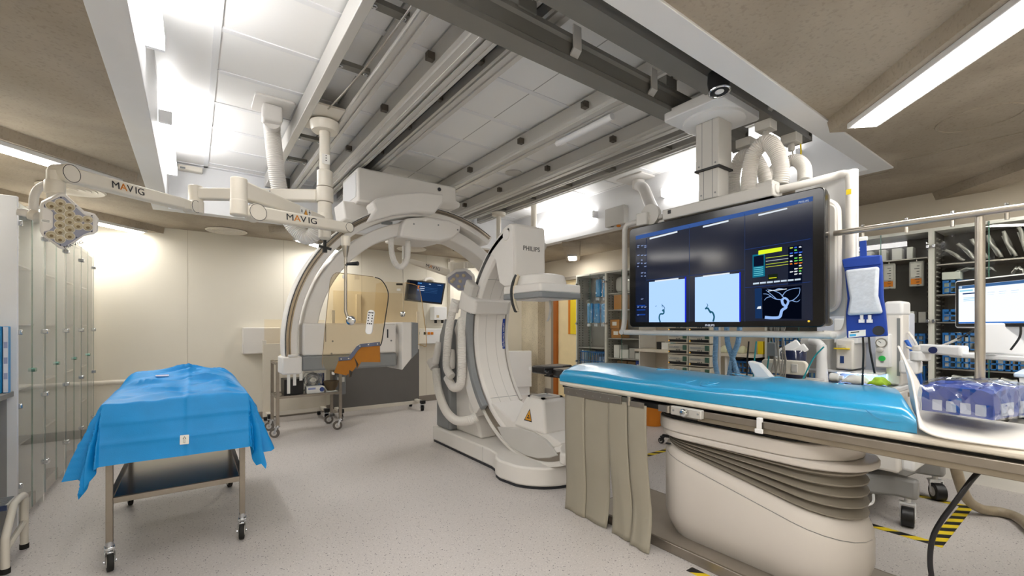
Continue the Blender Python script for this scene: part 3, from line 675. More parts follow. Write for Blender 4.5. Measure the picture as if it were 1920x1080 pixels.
# tower and plinth
g = MB(); g.prism([(4.62,.19),(4.66,.95),(4.62,1.35),(4.5,1.52),(4.28,1.5),(4.2,1.2),(4.22,.5),(4.05,.33),(4.0,.19)], 2.5, 2.93, 'x'); g.build('tower', WHITE, t, bevel=.03, seg=3)
g = MB(); g.prism([(4.86,.19),(4.86,.62),(4.78,1.3),(4.66,1.5),(4.55,1.3),(4.52,.19)], 2.4, 2.97, 'x'); g.build('rear_cover', MGREY, t, bevel=.03, seg=3)
pl_ = []
for i in range(25):
    a = R(-158+i*(136/24)); pl_.append((2.7+.46*math.cos(a), 3.24+.46*math.sin(a)))
pl_ = [(2.37,4.9),(2.37,3.6),(2.345,3.48),(2.27,3.38),(2.245,3.28)]+pl_+[(3.15,3.28),(3.1,3.4),(3.03,3.5),(3.0,3.6),(3.0,4.9)]
MB().prism(pl_, .025, .19).build('plinth', WHITE, t, bevel=.018, seg=3)
MB().prism([(2.7+(x-2.7)*.97, 3.9+(y-3.9)*.985) for x, y in pl_], .0, .026).build('plinth_gap', INK, t)
MB().box((2.368,3.75,.03), (2.372,3.755,.185)).build('plinth_seam', LGREY, t)
# upper housing with the detector
hp = [(PX(u, v, 2.5).y, PX(u, v, 2.5).z) for u, v in [(957,419),(962,421),(963,535),(946,537),(937,530),(933,510),(930,490),(925,480),(919,478),(912,484),(905,498),(912,478),(928,452),(945,428)]]
MB().prism(hp, 2.496, 2.9, 'x').build('upper_housing', WHITE, t, bevel=.02, seg=3)
FY = PX(963,470,2.5).y-.006
MB().box((2.5,FY,1.87), (2.9,FY+.14,2.40)).build('front_cover', WHITE, t, bevel=.03, seg=3)
MB().prism(rrect(2.53,1.86,2.9,1.95,.02), 3.4, 3.5, 'y').build('detector_slide', LGREY, t, bevel=.006)
MB().cyl((2.89,3.5,2.23),(2.965,3.5,2.23),.045,n=20).build('pivot_knob', LGREY, t, bevel=.008)
MB().cyl((2.505,3.52,2.3),(2.49,3.52,2.3),.055,n=24).build('cover_boss', WHITE, t, bevel=.006)
g = MB(); g.lathe([(.235,1.775),(.235,1.80),(.215,1.875),(.15,1.89)], (2.7,3.22,0), 36); g.build('detector_turntable', WHITE, t, bevel=.006)
MB().prism(rrect(2.44,2.93,2.94,3.5,.03), 1.705, 1.785).build('detector_shell', WHITE, t, bevel=.012)
MB().prism(rrect(2.437,2.927,2.943,3.503,.03), 1.655, 1.708).build('detector_band', MGREY, t, bevel=.008)
MB().prism(rrect(2.5,2.99,2.88,3.44,.01), 1.650, 1.656).build('detector_window', WHITE2, t)
def strap(pts, w, n, m1):
    P = crom(pts, 6); g = MB(); g.tube(P, w, n=8, flat=.28, upv=(1,.2,0)); return g.build(n, m1, t)
strap([PX(968,516,2.47),PX(962,530,2.44),PX(959,548,2.43),PX(961,568,2.43),PX(967,585,2.43)], .022, 'strap', mat('dark_grey_strap',(72,74,76),.6))
strap([PX(972,516,2.5),PX(967,532,2.455),PX(964,548,2.45),PX(966,568,2.445),PX(971,583,2.445)], .02, 'strap', mat('cream_strap',(226,214,190),.5))
strap([PX(1031,560,2.8),PX(1032,580,2.8),PX(1029,596,2.8),PX(1026,602,2.8)], .018, 'strap', LGREY)
text('maker_lettering', 'PHILIPS', .064, (2.715,FY-.0018,2.165), (1,0,0), (0,0,1), mat('grey_lettering',(98,97,96),.5), t, bold=.012)
# x-ray tube housing at the lower end
g = MB(); y0, y1 = 2.94, 3.42
g.add([(2.5,y0,.44),(2.9,y0,.44),(2.9,y1,.44),(2.5,y1,.44),(2.56,y0+.1,.735),(2.84,y0+.1,.735),(2.84,y1-.12,.735),(2.56,y1-.12,.735)],
      [(0,3,2,1),(4,5,6,7),(0,1,5,4),(1,2,6,5),(2,3,7,6),(3,0,4,7)])
g.build('tube_housing', WHITE, t, bevel=.03, seg=3)
g = MB()
for lo, hi in (((2.58,y0+.12),(2.61,y1-.14)), ((2.79,y0+.12),(2.82,y1-.14)), ((2.58,y0+.12),(2.82,y0+.15)), ((2.58,y1-.17),(2.82,y1-.14))): g.box((lo[0],lo[1],.733), (hi[0],hi[1],.748))
g.build('beam_collar', LGREY, t); MB().box((2.61,y0+.15,.734), (2.79,y1-.17,.738)).build('beam_window', MGREY, t)
low = [(BY+.99*math.cos(R(a)), BZ+.99*math.sin(R(a))) for a in range(-44, -113, -4)]
low += [(2.75,.41),(2.9,.45),(3.2,.47),(3.45,.485),(3.62,.545)]
MB().prism(low, 2.515, 2.885, 'x').build('lower_cover', WHITE, t, bevel=.02, seg=3)
lens = [(PX(u, v, 2.49).y, PX(u, v, 2.49).z) for u, v in [(932,800),(950,801),(975,803),(1000,811),(1022,825),(1038,843),(1046,854),(1030,859),(1008,860),(985,854),(960,840),(943,822)]]
MB().prism(lens, 2.485, 2.52, 'x').build('side_cover', LGREY, t, bevel=.008)
p = PX(1054, 861, 2.485); MB().box((2.478,p.y-.05,p.z-.05), (2.53,p.y+.035,p.z+.05)).build('rail_stop', WHITE, t, bevel=.02)
# hazard triangle on the tube housing
c_ = Vector((2.5,3.2,.565)); n_ = Vector((-.295,0,.06)).normalized()
def tri(s, off, m, nm):
    g = MB(); k = .295/.06
    P = [(c_.y+s*a, c_.z+s*b) for a, b in ((0,.62),(-.52,-.38),(.52,-.38))]
    vs = [(2.5+(z-.44)*(.06/.295)-off, y, z) for y, z in P]+[(2.5+(z-.44)*(.06/.295)-off+.0006, y, z) for y, z in P]
    g.add(vs, [(0,1,2),(5,4,3),(0,3,4,1),(1,4,5,2),(2,5,3,0)]); return g.build(nm, m, t, smooth=False)
tri(.115, .002, INK, 'hazard_sign'); tri(.09, .0028, mat('amber_sign',(214,150,38),.5), 'hazard_field')
for a in (90,210,330):
    q = Vector((0, .012*math.cos(R(a)), .012*math.sin(R(a)))); z = c_.z+q.z-.008
    MB().cyl((2.5+(z-.44)*(.06/.295)-.0027,c_.y+q.y,z), (2.5+(z-.44)*(.06/.295)-.0038,c_.y+q.y,z), .009, n=10).build('hazard_trefoil', INK, t)
# hoses
def hx(px, r, n='hose'): return MB().hose([PX(u, v, X) for u, v, X in px], r, .014, .09).build(n, WHITE, t)
hx([(856,567,2.40),(848,585,2.38),(842,620,2.36),(838,660,2.35),(838,690,2.35),(847,706,2.36)], .047)
hx([(866,600,2.44),(866,650,2.38),(866,700,2.38),(862,722,2.38),(850,726,2.38),(839,708,2.38)], .05)
hx([(818,692,2.35),(822,730,2.33),(835,768,2.33),(855,788,2.34),(880,788,2.37),(895,781,2.43)], .05)
MB().tube([PX(808,676,2.34),PX(815,690,2.35)], .055, n=16).build('hose_collar', WHITE, t)
MB().tube([PX(824,642,2.4),PX(820,662,2.37),PX(816,682,2.35)], .045, n=12, smooth=5).build('hose_guide', WHITE, t)
MB().tube([PX(845,655,2.42),PX(843,675,2.4),PX(845,692,2.41)], lambda k: .045+.02*math.sin(PI*k), n=16, smooth=6).build('hose_junction', WHITE, t)
MB().tube([PX(856,562,2.42),PX(850,585,2.39)], .056, n=16).build('hose_collar', WHITE, t)
# ================================================================== SURGICAL LAMP, SHIELD AND THEIR POLE
PX0, PY0 = .9, 3.9   # pole axis
t = thing('ceiling_pole', 'cream ceiling pole with round dish carrying the lamp arm and the shield arm', 'pole', (PX0,PY0,2.3))
MB().lathe([(.03,0),(.1,.0),(.11,.02),(.115,.075),(.09,.085)], (PX0,PY0,3.03), 32).build('dish', CREAM, t)
MB().cyl((PX0,PY0,2.62),(PX0,PY0,3.05),.042,n=24).build('pole', CREAM, t)
MB().lathe([(.05,0),(.062,.0),(.062,.13),(.046,.14)], (PX0,PY0,2.568), 24).build('collar', CREAM, t)
MB().box((PX0-.03,PY0-.0445,2.75),(PX0+.03,PY0-.04,2.83)).build('printed_label', PAPER, t)
for dz in (0,.02,.04): MB().box((PX0-.004,PY0-.0465,2.775+dz),(PX0+.004,PY0-.0445,2.782+dz)).build('label_print', INK, t)
MB().lathe([(.045,.10),(.05,.09),(.05,.02),(.03,.0)], (PX0,PY0,2.122), 24).build('lower_hub', CREAM, t)
g = MB().cyl((PX0,PY0,2.13),(PX0,PY0,2.06),.014,n=10); g.bar((PX0-.05,PY0,2.07),(PX0+.05,PY0-.01,2.05),.02,.02).cyl((PX0,PY0,2.06),(PX0,PY0,2.02),.02,n=10); g.build('lock_knob', BLACK, t)
def arm_bar(p0, p1, w, h0, h1, nm, par, m=None, taper=.0):
    # box arm with flat sides, height h0 at start and h1 at end
    p0 = Vector(p0); p1 = Vector(p1); d = p1-p0; f_ = Vector((d.x,d.y,0)).normalized(); s_ = Vector((-f_.y,f_.x,0))
    vs = []
    for p, h in ((p0,h0),(p1,h1)):
        for a, b in ((-1,-1),(1,-1),(1,1),(-1,1)): vs.append(p+s_*(a*w/2)+Vector((0,0,b*h/2)))
    return MB().add(vs, [(0,1,2,3),(7,6,5,4),(0,4,5,1),(1,5,6,2),(2,6,7,3),(3,7,4,0)]).build(nm, m or CREAM, par, bevel=.014, seg=3)
def side_frame(p0, p1, w):
    # the arm side that faces the viewer: origin, along, normal
    p0 = Vector(p0); p1 = Vector(p1); d = p1-p0; f_ = Vector((d.x,d.y,0)).normalized(); s_ = Vector((-f_.y,f_.x,0)); mid = (p0+p1)/2
    if s_.dot(Vector((0,0,0))-mid.xy.to_3d()) < 0: s_ = -s_
    return d.normalized(), s_
def mavig(p0, p1, w, k, size, par):
    d, s_ = side_frame(p0, p1, w); x = d
    if x.cross(Vector((0,0,1))).dot(s_) < 0: x = -x
    o = Vector(p0).lerp(Vector(p1), k)+s_*(w/2+.0015)
    up = Vector((0,0,1))
    adv = size*.82
    for i, (ch, m) in enumerate(zip('MAVIG', (INK, ORANGE, INK, INK, INK))):
        off = (-2.0,-.98,-.1,.72,1.45)[i]
        text('lettering', ch, size, o+x*(off*adv*1.05), x, up, m, par, sx=1.25)
def warn_label(p0, p1, w, k, par):
    d, s_ = side_frame(p0, p1, w); x = d if d.cross(Vector((0,0,1))).dot(s_) > 0 else -d
    o = Vector(p0).lerp(Vector(p1), k)+s_*(w/2)
    def flat(pts, off, m, nm):
        g = MB(); P = [o+x*a+Vector((0,0,b))+s_*off for a, b in pts]; P2 = [p-s_*.002 for p in P]; n = len(P)
        g.add(P+P2, [tuple(range(n))]+[(i,(i+1) % n,n+(i+1) % n,n+i) for i in range(n)]); return g.build(nm, m, par, smooth=False)
    flat([(-.065,-.032),(.065,-.032),(.065,.032),(-.065,.032)], .002, PAPER, 'warning_label')
    flat([(-.028,-.026),(.028,-.026),(0,.028)], .003, INK, 'label_triangle'); flat([(-.023,-.023),(.023,-.023),(0,.022)], .0038, mat('amber_sign',(214,150,38)), 'label_field')
    flat([(.042,-.03),(.047,-.03),(.047,.03),(.042,.03)], .003, INK, 'label_mark'); flat([(.034,.008),(.055,.008),(.055,.014),(.034,.014)], .003, INK, 'label_mark')
    for q in (-.052,-.043): flat([(q-.002,-.01),(q+.002,-.01),(q+.002,.012),(q-.002,.012)], .003, INK, 'label_mark')
def joint(p, r, h, par, nm='joint', m=None, axis=(0,0,1)):
    a = Vector(axis).normalized(); p = Vector(p)
    return MB().cyl(p-a*h/2, p+a*h/2, r, n=28).build(nm, m or CREAM, par, bevel=.008)
def disc_joint(p, d, r, w, par):
    s_ = Vector((-d.y,d.x,0)).normalized(); p = Vector(p)
    o = MB().cyl(p-s_*w/2, p+s_*w/2, r, n=32).build('joint_disc', CREAM, par, bevel=.006)
    s2 = s_ if s_.dot(-p) > 0 else -s_
    MB().tube([p+s2*(w/2+.0)+Vector((0,0,r*.93*math.cos(a*PI/16)))+s2.cross(Vector((0,0,1)))*(r*.93*math.sin(a*PI/16)) for a in range(33)], .0016, n=6).build('joint_ring', INK, o)
    return o
# ---- lamp
E1 = PT(367, 366, 3.5); E2 = PT(120, 322, 2.5)
t = thing('surgical_lamp', 'surgical lamp head of round glass lenses on a long jointed cream ceiling arm', 'surgical lamp', (PX0,PY0,2.0))
A0 = Vector((PX0,PY0,2.49)); MB().lathe([(.064,0),(.068,.01),(.068,.11),(.064,.12)], (PX0,PY0,2.44), 24).build('arm_hub', CREAM, t)
arm_bar((A0.x-.05,A0.y+.02,2.49), (E1.x,E1.y,2.455), .075, .1, .09, 'swing_arm', t); warn_label(A0, (E1.x,E1.y,2.455), .075, .47, t)
joint((E1.x,E1.y,2.44), .05, .16, t); joint((E1.x,E1.y,2.35), .055, .1, t)
S0 = Vector((E1.x,E1.y,2.345)); S1 = Vector((E2.x,E2.y,2.27)); d_ = (S1-S0).normalized()
disc_joint(S0+d_*.05, d_, .05, .09, t)
arm_bar(S0+d_*.06, S0.lerp(S1, .22), .07, .075, .095, 'spring_arm_root', t)
arm_bar(S0.lerp(S1, .15), S1, .08, .085, .085, 'spring_arm', t); mavig(S0, S1, .08, .62, .062, t)
disc_joint(S1, d_, .052, .095, t)
pe = PT(103, 332, 2.47)
MB().cyl((pe.x,pe.y,2.16),(pe.x,pe.y,2.275),.036,n=24).build('yoke_post', CREAM, t, bevel=.004)
MB().lathe([(.03,-.045),(.034,-.04),(.034,-.01),(.043,-.006),(.045,.0),(.045,.06),(.04,.068)], (pe.x,pe.y,2.15), 28).build('yoke_collar', CREAM, t)
ph = PT(64, 395, 2.45)
MB().tube([(pe.x,pe.y,2.135), PT(92,347,2.48), PT(74,352,2.48), PT(65,366,2.46), PT(63,385,2.45), PT(64,402,2.45)], .02, n=12, smooth=8).build('yoke', WHITE, t)
# head plane: faces the viewer and slightly down
hc = PT(128, 415, 2.45); nrm = (Vector((0,0,1.75))-hc).normalized(); nrm = Vector((nrm.x+.12, nrm.y, nrm.z-.32)).normalized()
hx_ = nrm.cross(Vector((0,0,1))).normalized()*-1; hy_ = nrm.cross(hx_)
if hy_.z < 0: hy_ = -hy_
if hx_.dot(Vector((.808,-.589,0))) < 0: hx_ = -hx_
def on_plane(u, v, off=0):
    r = Vector(ray(u, v)); o = Vector((0,0,EYE)); tt = (hc+nrm*off-o).dot(nrm)/r.dot(nrm); return o+r*tt
def hl(u, v):
    q = on_plane(u, v)-hc; return (q.dot(hx_), q.dot(hy_))
HM = Matrix(((hx_.x,hy_.x,nrm.x,hc.x),(hx_.y,hy_.y,nrm.y,hc.y),(hx_.z,hy_.z,nrm.z,hc.z),(0,0,0,1)))
outl = [hl(u, v) for u, v in [(79,380),(113,363),(122,364),(160,398),(180,403),(186,411),(184,434),(176,440),(158,443),(123,468),(112,467),(79,442),(76,436),(76,388)]]
MB().prism(outl, -.05, 0, 'z', HM).build('head_shell', WHITE, t, bevel=.014, seg=3)
inn = [hl(u, v) for u, v in [(82,383),(113,368),(121,369),(157,402),(174,406),(174,433),(157,439),(122,462),(113,461),(82,440),(82,434),(92,432),(99,426),(99,398),(93,391),(82,389)]]
MB().prism(inn, 0, .004, 'z', HM).build('lens_plate', mat('blue_grey_lamp_face',(150,153,170),.35,var=.04), t, bevel=.002)
LENS = mat('amber_glass_lens',(190,178,150),.08,var=.1,vscale=40,coat=.6)
for u, v in [(96,385),(113,380),(130,388),(112,393),(130,401),(112,407),(130,415),(146,410),(164,411),(112,421),(130,429),(146,423),(164,425),(96,440),(112,434),(130,442),(112,448)]:
    a, b = hl(u, v); o_ = HM @ Vector((a,b,0)); ls = MB().lathe([(.0205,.003),(.0205,.008),(.017,.013),(.010,.0165),(.003,.0175)], o_, 20, nrm).build('lens', LENS, t)
    MB().tube([o_+nrm*.008+hx_*(.0215*math.cos(k*PI/9))+hy_*(.0215*math.sin(k*PI/9)) for k in range(19)], .0022, n=6).build('lens_rim', mat('lens_rim_clear',(224,218,204),.15), ls)
    MB().lathe([(.008,.0165),(.007,.0185),(.002,.019)], o_-hy_*.002, 12, nrm).build('lens_core', mat('lens_core',(120,102,70),.15), ls)
for u, v in [(84,386),(114,370),(142,386),(172,404),(172,434),(143,445),(113,459),(84,437)]:
    a, b = hl(u, v); MB().cyl(HM @ Vector((a,b,.003)), HM @ Vector((a,b,.0055)), .0035, n=8).build('screw', INK, t)
a, b = hl(86, 410); MB().prism(rrect(a-.018,b-.02,a+.02,b-.006,.002), .0, .0015, 'z', HM).build('print_label', PAPER, t)
for k in range(3): MB().prism(rrect(a-.014,b-.017+k*.004,a+.014,b-.0155+k*.004,.0003), .0015, .0019, 'z', HM).build('label_print', INK, t)
MB().tube([PT(66,403,2.45), PT(76,408,2.43), PT(88,411,2.42)], lambda k: .016+.012*math.sin(PI*k), n=14, smooth=4).build('swivel', LGREY, t)
MB().tube([PT(72,406,2.44), PT(54,401,2.42)], .03, n=18).build('swivel_hub', CREAM, t, bevel=.006)
MB().tube([PT(58,402,2.43), PT(33,396,2.40)], .019, n=16, cap=False).build('handle', WHITE, t, solid=.004)
x_ = (HM.to_3x3() @ Vector((1,.62,0))).normalized()
text('lettering', 'MAVIG', .022, on_plane(138,459,.002), x_, nrm.cross(x_), INK, t, sx=1.3)
# ---- shield
t = thing('radiation_shield', 'hanging clear amber shield with orange flap on a jointed cream arm', 'radiation shield', (PX0,PY0,1.1))
F1 = PT(448, 380, 2.8); B0 = Vector((PX0,PY0,2.275))
MB().lathe([(.062,0),(.066,.01),(.066,.1),(.062,.11)], (PX0,PY0,2.23), 24).build('arm_hub', CREAM, t)
MB().cyl((PX0,PY0,2.34),(PX0,PY0,2.436),.055,n=24).build('hub_sleeve', CREAM, t)
arm_bar((B0.x-.03,B0.y-.03,2.275), (F1.x,F1.y,2.275), .075, .07, .12, 'swing_arm', t); warn_label(B0, (F1.x,F1.y,2.28), .075, .33, t)
joint((F1.x,F1.y,2.27), .048, .15, t)
F2 = PT(650, 426, 3.5); S0 = Vector((F1.x,F1.y,2.14)); S1 = Vector((F2.x,F2.y,2.185)); d_ = (S1-S0).normalized()
joint((F1.x,F1.y,2.155), .05, .1, t); disc_joint(S0+d_*.1, d_, .058, .085, t)
arm_bar(S0+d_*.03, S0.lerp(S1, .3), .07, .07, .09, 'spring_arm_root', t); arm_bar(S0.lerp(S1, .15), S1, .075, .09, .075, 'spring_arm', t); mavig(S0, S1, .075, .52, .062, t)
disc_joint(S1, d_, .04, .08, t)
rp = PT(648, 440, 3.5)
MB().lathe([(.03,.07),(.036,.06),(.036,.0),(.03,-.01)], (rp.x,rp.y,2.05), 20).build('rod_socket', CREAM, t)
MB().lathe([(.03,0),(.014,-.085),(.012,-.09)], (rp.x,rp.y,2.04), 16).build('rod_cone', STEEL, t)
zb = PT(648, 588, 3.5).z
MB().tube([(rp.x,rp.y,1.96),(rp.x,rp.y,zb+.08),(rp.x,rp.y,zb+.02),(rp.x+.01,rp.y-.005,zb-.015),PT(654,600,3.49),PT(659,601,3.48)], .012, n=12, smooth=5).build('rod', STEEL, t)
MB().tube([PT(648,495,3.5),PT(651,495,3.5)], .019, n=14).build('rod_clamp', STEEL, t)
MB().tube([PT(651,495,3.49),PT(671,494,3.46)], lambda k: .011+.006*k, n=12).build('rod_handle', BLACK, t)
wp = PT(658,601,3.475); sd = Vector((-.808*-.05,-.2,0)).normalized(); sd = Vector((-.5,-.85,0)).normalized()
MB().lathe([(.035,0),(.038,.004),(.03,.015),(.016,.02)], wp, 24, sd).build('ball_mount', CHROME, t)
# pane standing across the view, tilted
pc = PT(660, 600, 3.52); pn = Vector((-.5,-.85,0)).normalized()
def on_pane(u, v, off=0):
    r = Vector(ray(u, v)); o = Vector((0,0,EYE)); tt = (pc+pn*off-o).dot(pn)/r.dot(pn); return o+r*tt
def pane_poly(px, th, nm, m, par, off=0, cs=None, **k):
    P = [on_pane(u, v, off) for u, v in px]; n = len(P); g = MB()
    g.add(P+[p-pn*th for p in P], [tuple(range(n)), tuple(range(2*n-1, n-1, -1))]+[(i,n+i,n+(i+1) % n,(i+1) % n) for i in range(n)]); return g.build(nm, m, par, smooth=False, **k)
outer = [(628,513),(640,512),(700,519),(715,525),(725,540),(728,558),(722,600),(714,648),(712,641),(690,643),(670,647),(662,660),(655,672),(637,674),(627,698),(610,692),(604,680),(606,655),(612,590),(617,545),(620,524)]
pane = pane_poly(outer, .006, 'pane', ACRYL, t)
P = [on_pane(u, v, .001) for u, v in [(703,520),(715,525),(725,540),(728,558),(722,600),(716,640),(712,649)]]
MB().tube(P, .004, n=8, smooth=6).build('edge_seal', BLACK, pane)
P = [on_pane(u, v, .0) for u, v in [(606,690),(604,680),(606,655),(612,590),(617,545),(620,524),(628,513),(640,512),(700,519)]]
MB().tube(P, .0025, n=6, smooth=6).build('edge_line', mat('brown_edge',(140,122,96)), pane)
pane_poly([(642,515),(651,515),(651,522),(642,522)], .001, 'label', PAPER, pane, .003); pane_poly([(665,516),(674,516),(674,524),(665,524)], .001, 'label', mat('beige_label',(196,178,146)), pane, .003)
fl = pane_poly([(636,673),(655,672),(664,660),(675,651),(712,648),(713,679),(677,679),(669,692),(671,684),(661,696),(655,707),(653,700),(650,704),(626,699)], .008, 'lower_flap', AMBERFL, t, .006)
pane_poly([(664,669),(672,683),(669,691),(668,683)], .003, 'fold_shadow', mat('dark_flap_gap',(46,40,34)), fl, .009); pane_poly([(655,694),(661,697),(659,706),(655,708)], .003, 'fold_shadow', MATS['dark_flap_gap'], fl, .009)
bd = pane_poly([(635,670),(654,669),(661,659),(669,649),(676,645),(712,641),(713,648),(677,651),(670,658),(664,667),(657,675),(635,677)], .010, 'flap_band', NAVYFL, t, .012)
for u, v in [(640,673),(654,672),(662,657),(675,649),(691,646),(708,645)]:
    p = on_pane(u, v, .012); MB().lathe([(.007,0),(.006,.003),(.002,.004)], p, 12, pn).build('stud', CHROME, bd)
pane_poly([(622,697),(627,699),(627,703),(622,702)], .006, 'corner_tab', LGREY, t, .006)
# remote hooked on the pane
t = thing('remote_control', 'white hand remote with dark keys hooked on the clear shield', 'remote', on_pane(694,604,.02))
rxv = Vector((pn.y,-pn.x,0)); rxv = rxv if rxv.dot(Vector((.8,-.6,0))) > 0 else -rxv; rc_ = on_pane(694,604,.022)
M_ = Matrix(((rxv.x,-pn.x,0,rc_.x),(rxv.y,-pn.y,0,rc_.y),(0,0,1,rc_.z),(0,0,0,1))) @ Matrix.Rotation(R(7), 4, 'Y')
MB().prism(rrect(-.027,-.098,.027,.098,.025), -.012, .012, 'y', M_).build('body', WHITE2, t, bevel=.005)
for r_ in range(5):
    for k in (-1,0,1):
        if (r_ in (0,4)) or k: MB().box((k*.014-.0045,-.0145,.076-r_*.022-.005), (k*.014+.0045,-.0118,.076-r_*.022+.005), M_).build('key', INK, t)
MB().box((-.008,.0125,.0), (.008,.0175,.03), M_).build('clip', LGREY, t)
# ---- far pole, arm and lamp
fx, fy = 3.72, 5.2
p = PZ(935, 404, 3.05); FP = p
t = thing('ceiling_pole', 'short white pole with round dish under the end of the twin track', 'pole', p)
MB().lathe([(.05,.0),(.1,.01),(.105,.05),(.085,.06)], (p.x,p.y,3.035), 28).build('dish', CREAM, t)
MB().cyl((p.x,p.y,2.421),(p.x,p.y,3.03),.035,n=20).build('pole', CREAM, t)
p2 = PX(1001, 378, 4.1); t = thing('ceiling_pole', 'white ceiling pole rising behind the letters of the square detector housing', 'pole', p2)
MB().lathe([(.06,.0),(.1,.012),(.105,.05),(.085,.06)], (p2.x,p2.y,ZR-.065), 28).build('dish', CREAM, t)
MB().cyl((p2.x,p2.y,2.2),(p2.x,p2.y,ZR-.06),.043,n=20).build('pole', CREAM, t)
t = thing('surgical_lamp', 'second surgical lamp, small and far behind the holder of the floor standing arm', 'surgical lamp', (3.7,6.2,1.8))
def q(u, v, k=6.5): return PT(u, v, k)
MB().cyl((FP.x,FP.y,2.27),(FP.x,FP.y,2.42),.06,n=16).build('hub', CREAM, t)
arm_bar((FP.x-.05,FP.y,2.345), q(846,500,6.3), .07, .09, .1, 'swing_arm', t); a0 = q(846,500,6.3); MB().cyl((a0.x,a0.y,a0.z-.12),(a0.x,a0.y,a0.z+.06),.045,n=18).build('joint', CREAM, t)
p = q(873, 503, 6.25); MB().cyl(p, p+Vector((0,0,.08)), .03, n=14).build('yoke_post', CREAM, t)
MB().tube([q(872,508,6.25),q(880,508,6.2),q(885,516,6.15),q(884,530,6.1)], .014, n=10, smooth=5).build('yoke', WHITE, t)
hc2 = q(863,527,6.0); n2 = Vector((-.62,-.62,-.45)).normalized(); hx2 = n2.cross(Vector((0,0,1))).normalized(); hy2 = hx2.cross(n2)
H2 = Matrix(((hx2.x,hy2.x,n2.x,hc2.x),(hx2.y,hy2.y,n2.y,hc2.y),(hx2.z,hy2.z,n2.z,hc2.z),(0,0,0,1)))
MB().prism([(-.2,-.07),(-.07,-.17),(.05,-.15),(.2,-.02),(.2,.07),(.05,.16),(-.1,.17),(-.2,.07)], -.06, 0, 'z', H2).build('head_shell', WHITE, t, bevel=.02)
MB().prism([(-.17,-.06),(-.06,-.14),(.04,-.13),(.17,-.02),(.17,.05),(.04,.13),(-.09,.14),(-.17,.06)], 0, .004, 'z', H2).build('lens_plate', MATS['blue_grey_lamp_face'], t)
for a, b in ((-.12,0),(-.06,.08),(-.06,-.08),(0,0),(.03,.08),(.03,-.08),(.09,.03),(.12,0)): MB().lathe([(.026,.004),(.022,.012),(.004,.018)], H2 @ Vector((a,b,0)), 14, n2).build('lens', LENS, t)
# ---- far shield
t = thing('radiation_shield', 'second clear amber shield with blue grey flap, hanging before the wall monitor', 'radiation shield', (2.6,5.2,1.2))
arm_bar(PT(841,512,6.1), PT(757,486,5.6), .07, .1, .05, 'spring_arm', t); mavig(PT(841,512,6.1), PT(757,486,5.6), .07, .38, .06, t)
MB().tube([PT(757,486,5.6),PT(757,447,5.6)], .02, n=10).build('rod_sleeve', LGREY, t)
pc = PT(790, 590, 5.6); pn = Vector((-.35,-.94,0)).normalized()
MB().tube([PT(757,447,5.6),PT(757,450,5.6)], .02, n=10).build('rod_socket', LGREY, t)
MB().tube([PT(755,509,5.6),PT(756,560,5.6),PT(756,585,5.58)], .007, n=10).build('rod', STEEL, t)
MB().tube([PT(755,470,5.6),PT(755,509,5.6)], .007, n=10).build('rod', STEEL, t)
MB().tube([PT(755,533,5.57),PT(743,533,5.55)], .013, n=10).build('rod_handle', BLACK, t)
MB().lathe([(.035,0),(.03,.014),(.014,.02)], PT(755,589,5.55), 20, (-.35,-.94,0)).build('ball_mount', CHROME, t)
MB().tube([PT(757,447,5.6),PT(756,471,5.6)], .012, n=8).build('rod_top', STEEL, t)
pane = pane_poly([(705,532),(720,528),(760,530),(781,535),(788,548),(793,580),(800,645),(790,647),(778,644),(770,638),(756,634),(748,622),(738,616),(725,615),(700,620)], .006, 'pane', ACRYL2, t)
MB().tube([on_pane(u, v) for u, v in [(760,530),(781,535),(788,548),(793,580),(800,645),(790,647),(778,644),(772,640)]], .004, n=6, smooth=4).build('edge_seal', mat('gold_edge',(190,150,84)), pane)
pane_poly([(744,541),(751,541),(751,545),(744,545)], .001, 'label', PAPER, pane, .003)
fl = pane_poly([(737,614),(743,614),(750,620),(757,633),(770,637),(777,643),(780,648),(773,649),(762,650),(756,648),(751,652),(745,650),(741,640)], .012, 'lower_flap', NAVYFL, t, .006)
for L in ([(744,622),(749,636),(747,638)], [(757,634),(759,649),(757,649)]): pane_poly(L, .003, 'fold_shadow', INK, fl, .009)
# ---- cable hoses from the ceiling
t = thing('cable_hose', 'white corrugated hose hanging in a long bend behind the lamp arm', 'hose', (.56,4.1,2.0))
p = PZ(510, 196, ZR); MB().prism(rrect(p.x-.14,p.y-.16,p.x+.16,p.y+.16,.03), ZR-.02, ZR).build('ceiling_plate', WHITE, t, bevel=.004)
MB().box((p.x-.075,p.y-.065,ZR-.16), (p.x+.075,p.y+.065,ZR-.02)).build('clamp', WHITE, t, bevel=.02)
T0 = 3.95
MB().hose([(p.x,p.y,ZR-.13), PT(510,240,T0), PT(516,300,T0), PT(523,350,4.0), PT(537,400,4.05), PT(553,428,4.1), PT(574,445,4.12), PT(590,438,4.12), PT(598,420,4.1)], .07, .016, .07, 18).build('hose', WHITE, t)
t = thing('cable_hose', 'plain white curved hose from a square ceiling plate to the monitor handle clamp', 'hose', (3.9,2.6,2.3))
p = PZ(1197, 335, ZR); MB().prism(rrect(p.x-.2,p.y-.2,p.x+.2,p.y+.2,.02), ZR-.02, ZR).build('ceiling_plate', WHITE, t, bevel=.004)
MB().cyl((p.x,p.y,ZR-.12),(p.x,p.y,ZR-.02),.075,n=24).build('collar', WHITE, t, bevel=.01)
MB().tube([(p.x,p.y,ZR-.1), PX(1206,352,3.95), PX(1217,378,3.8), PX(1226,398,3.65), PX(1234,420,3.5)], .058, n=18, smooth=8).build('hose', WHITE, t)
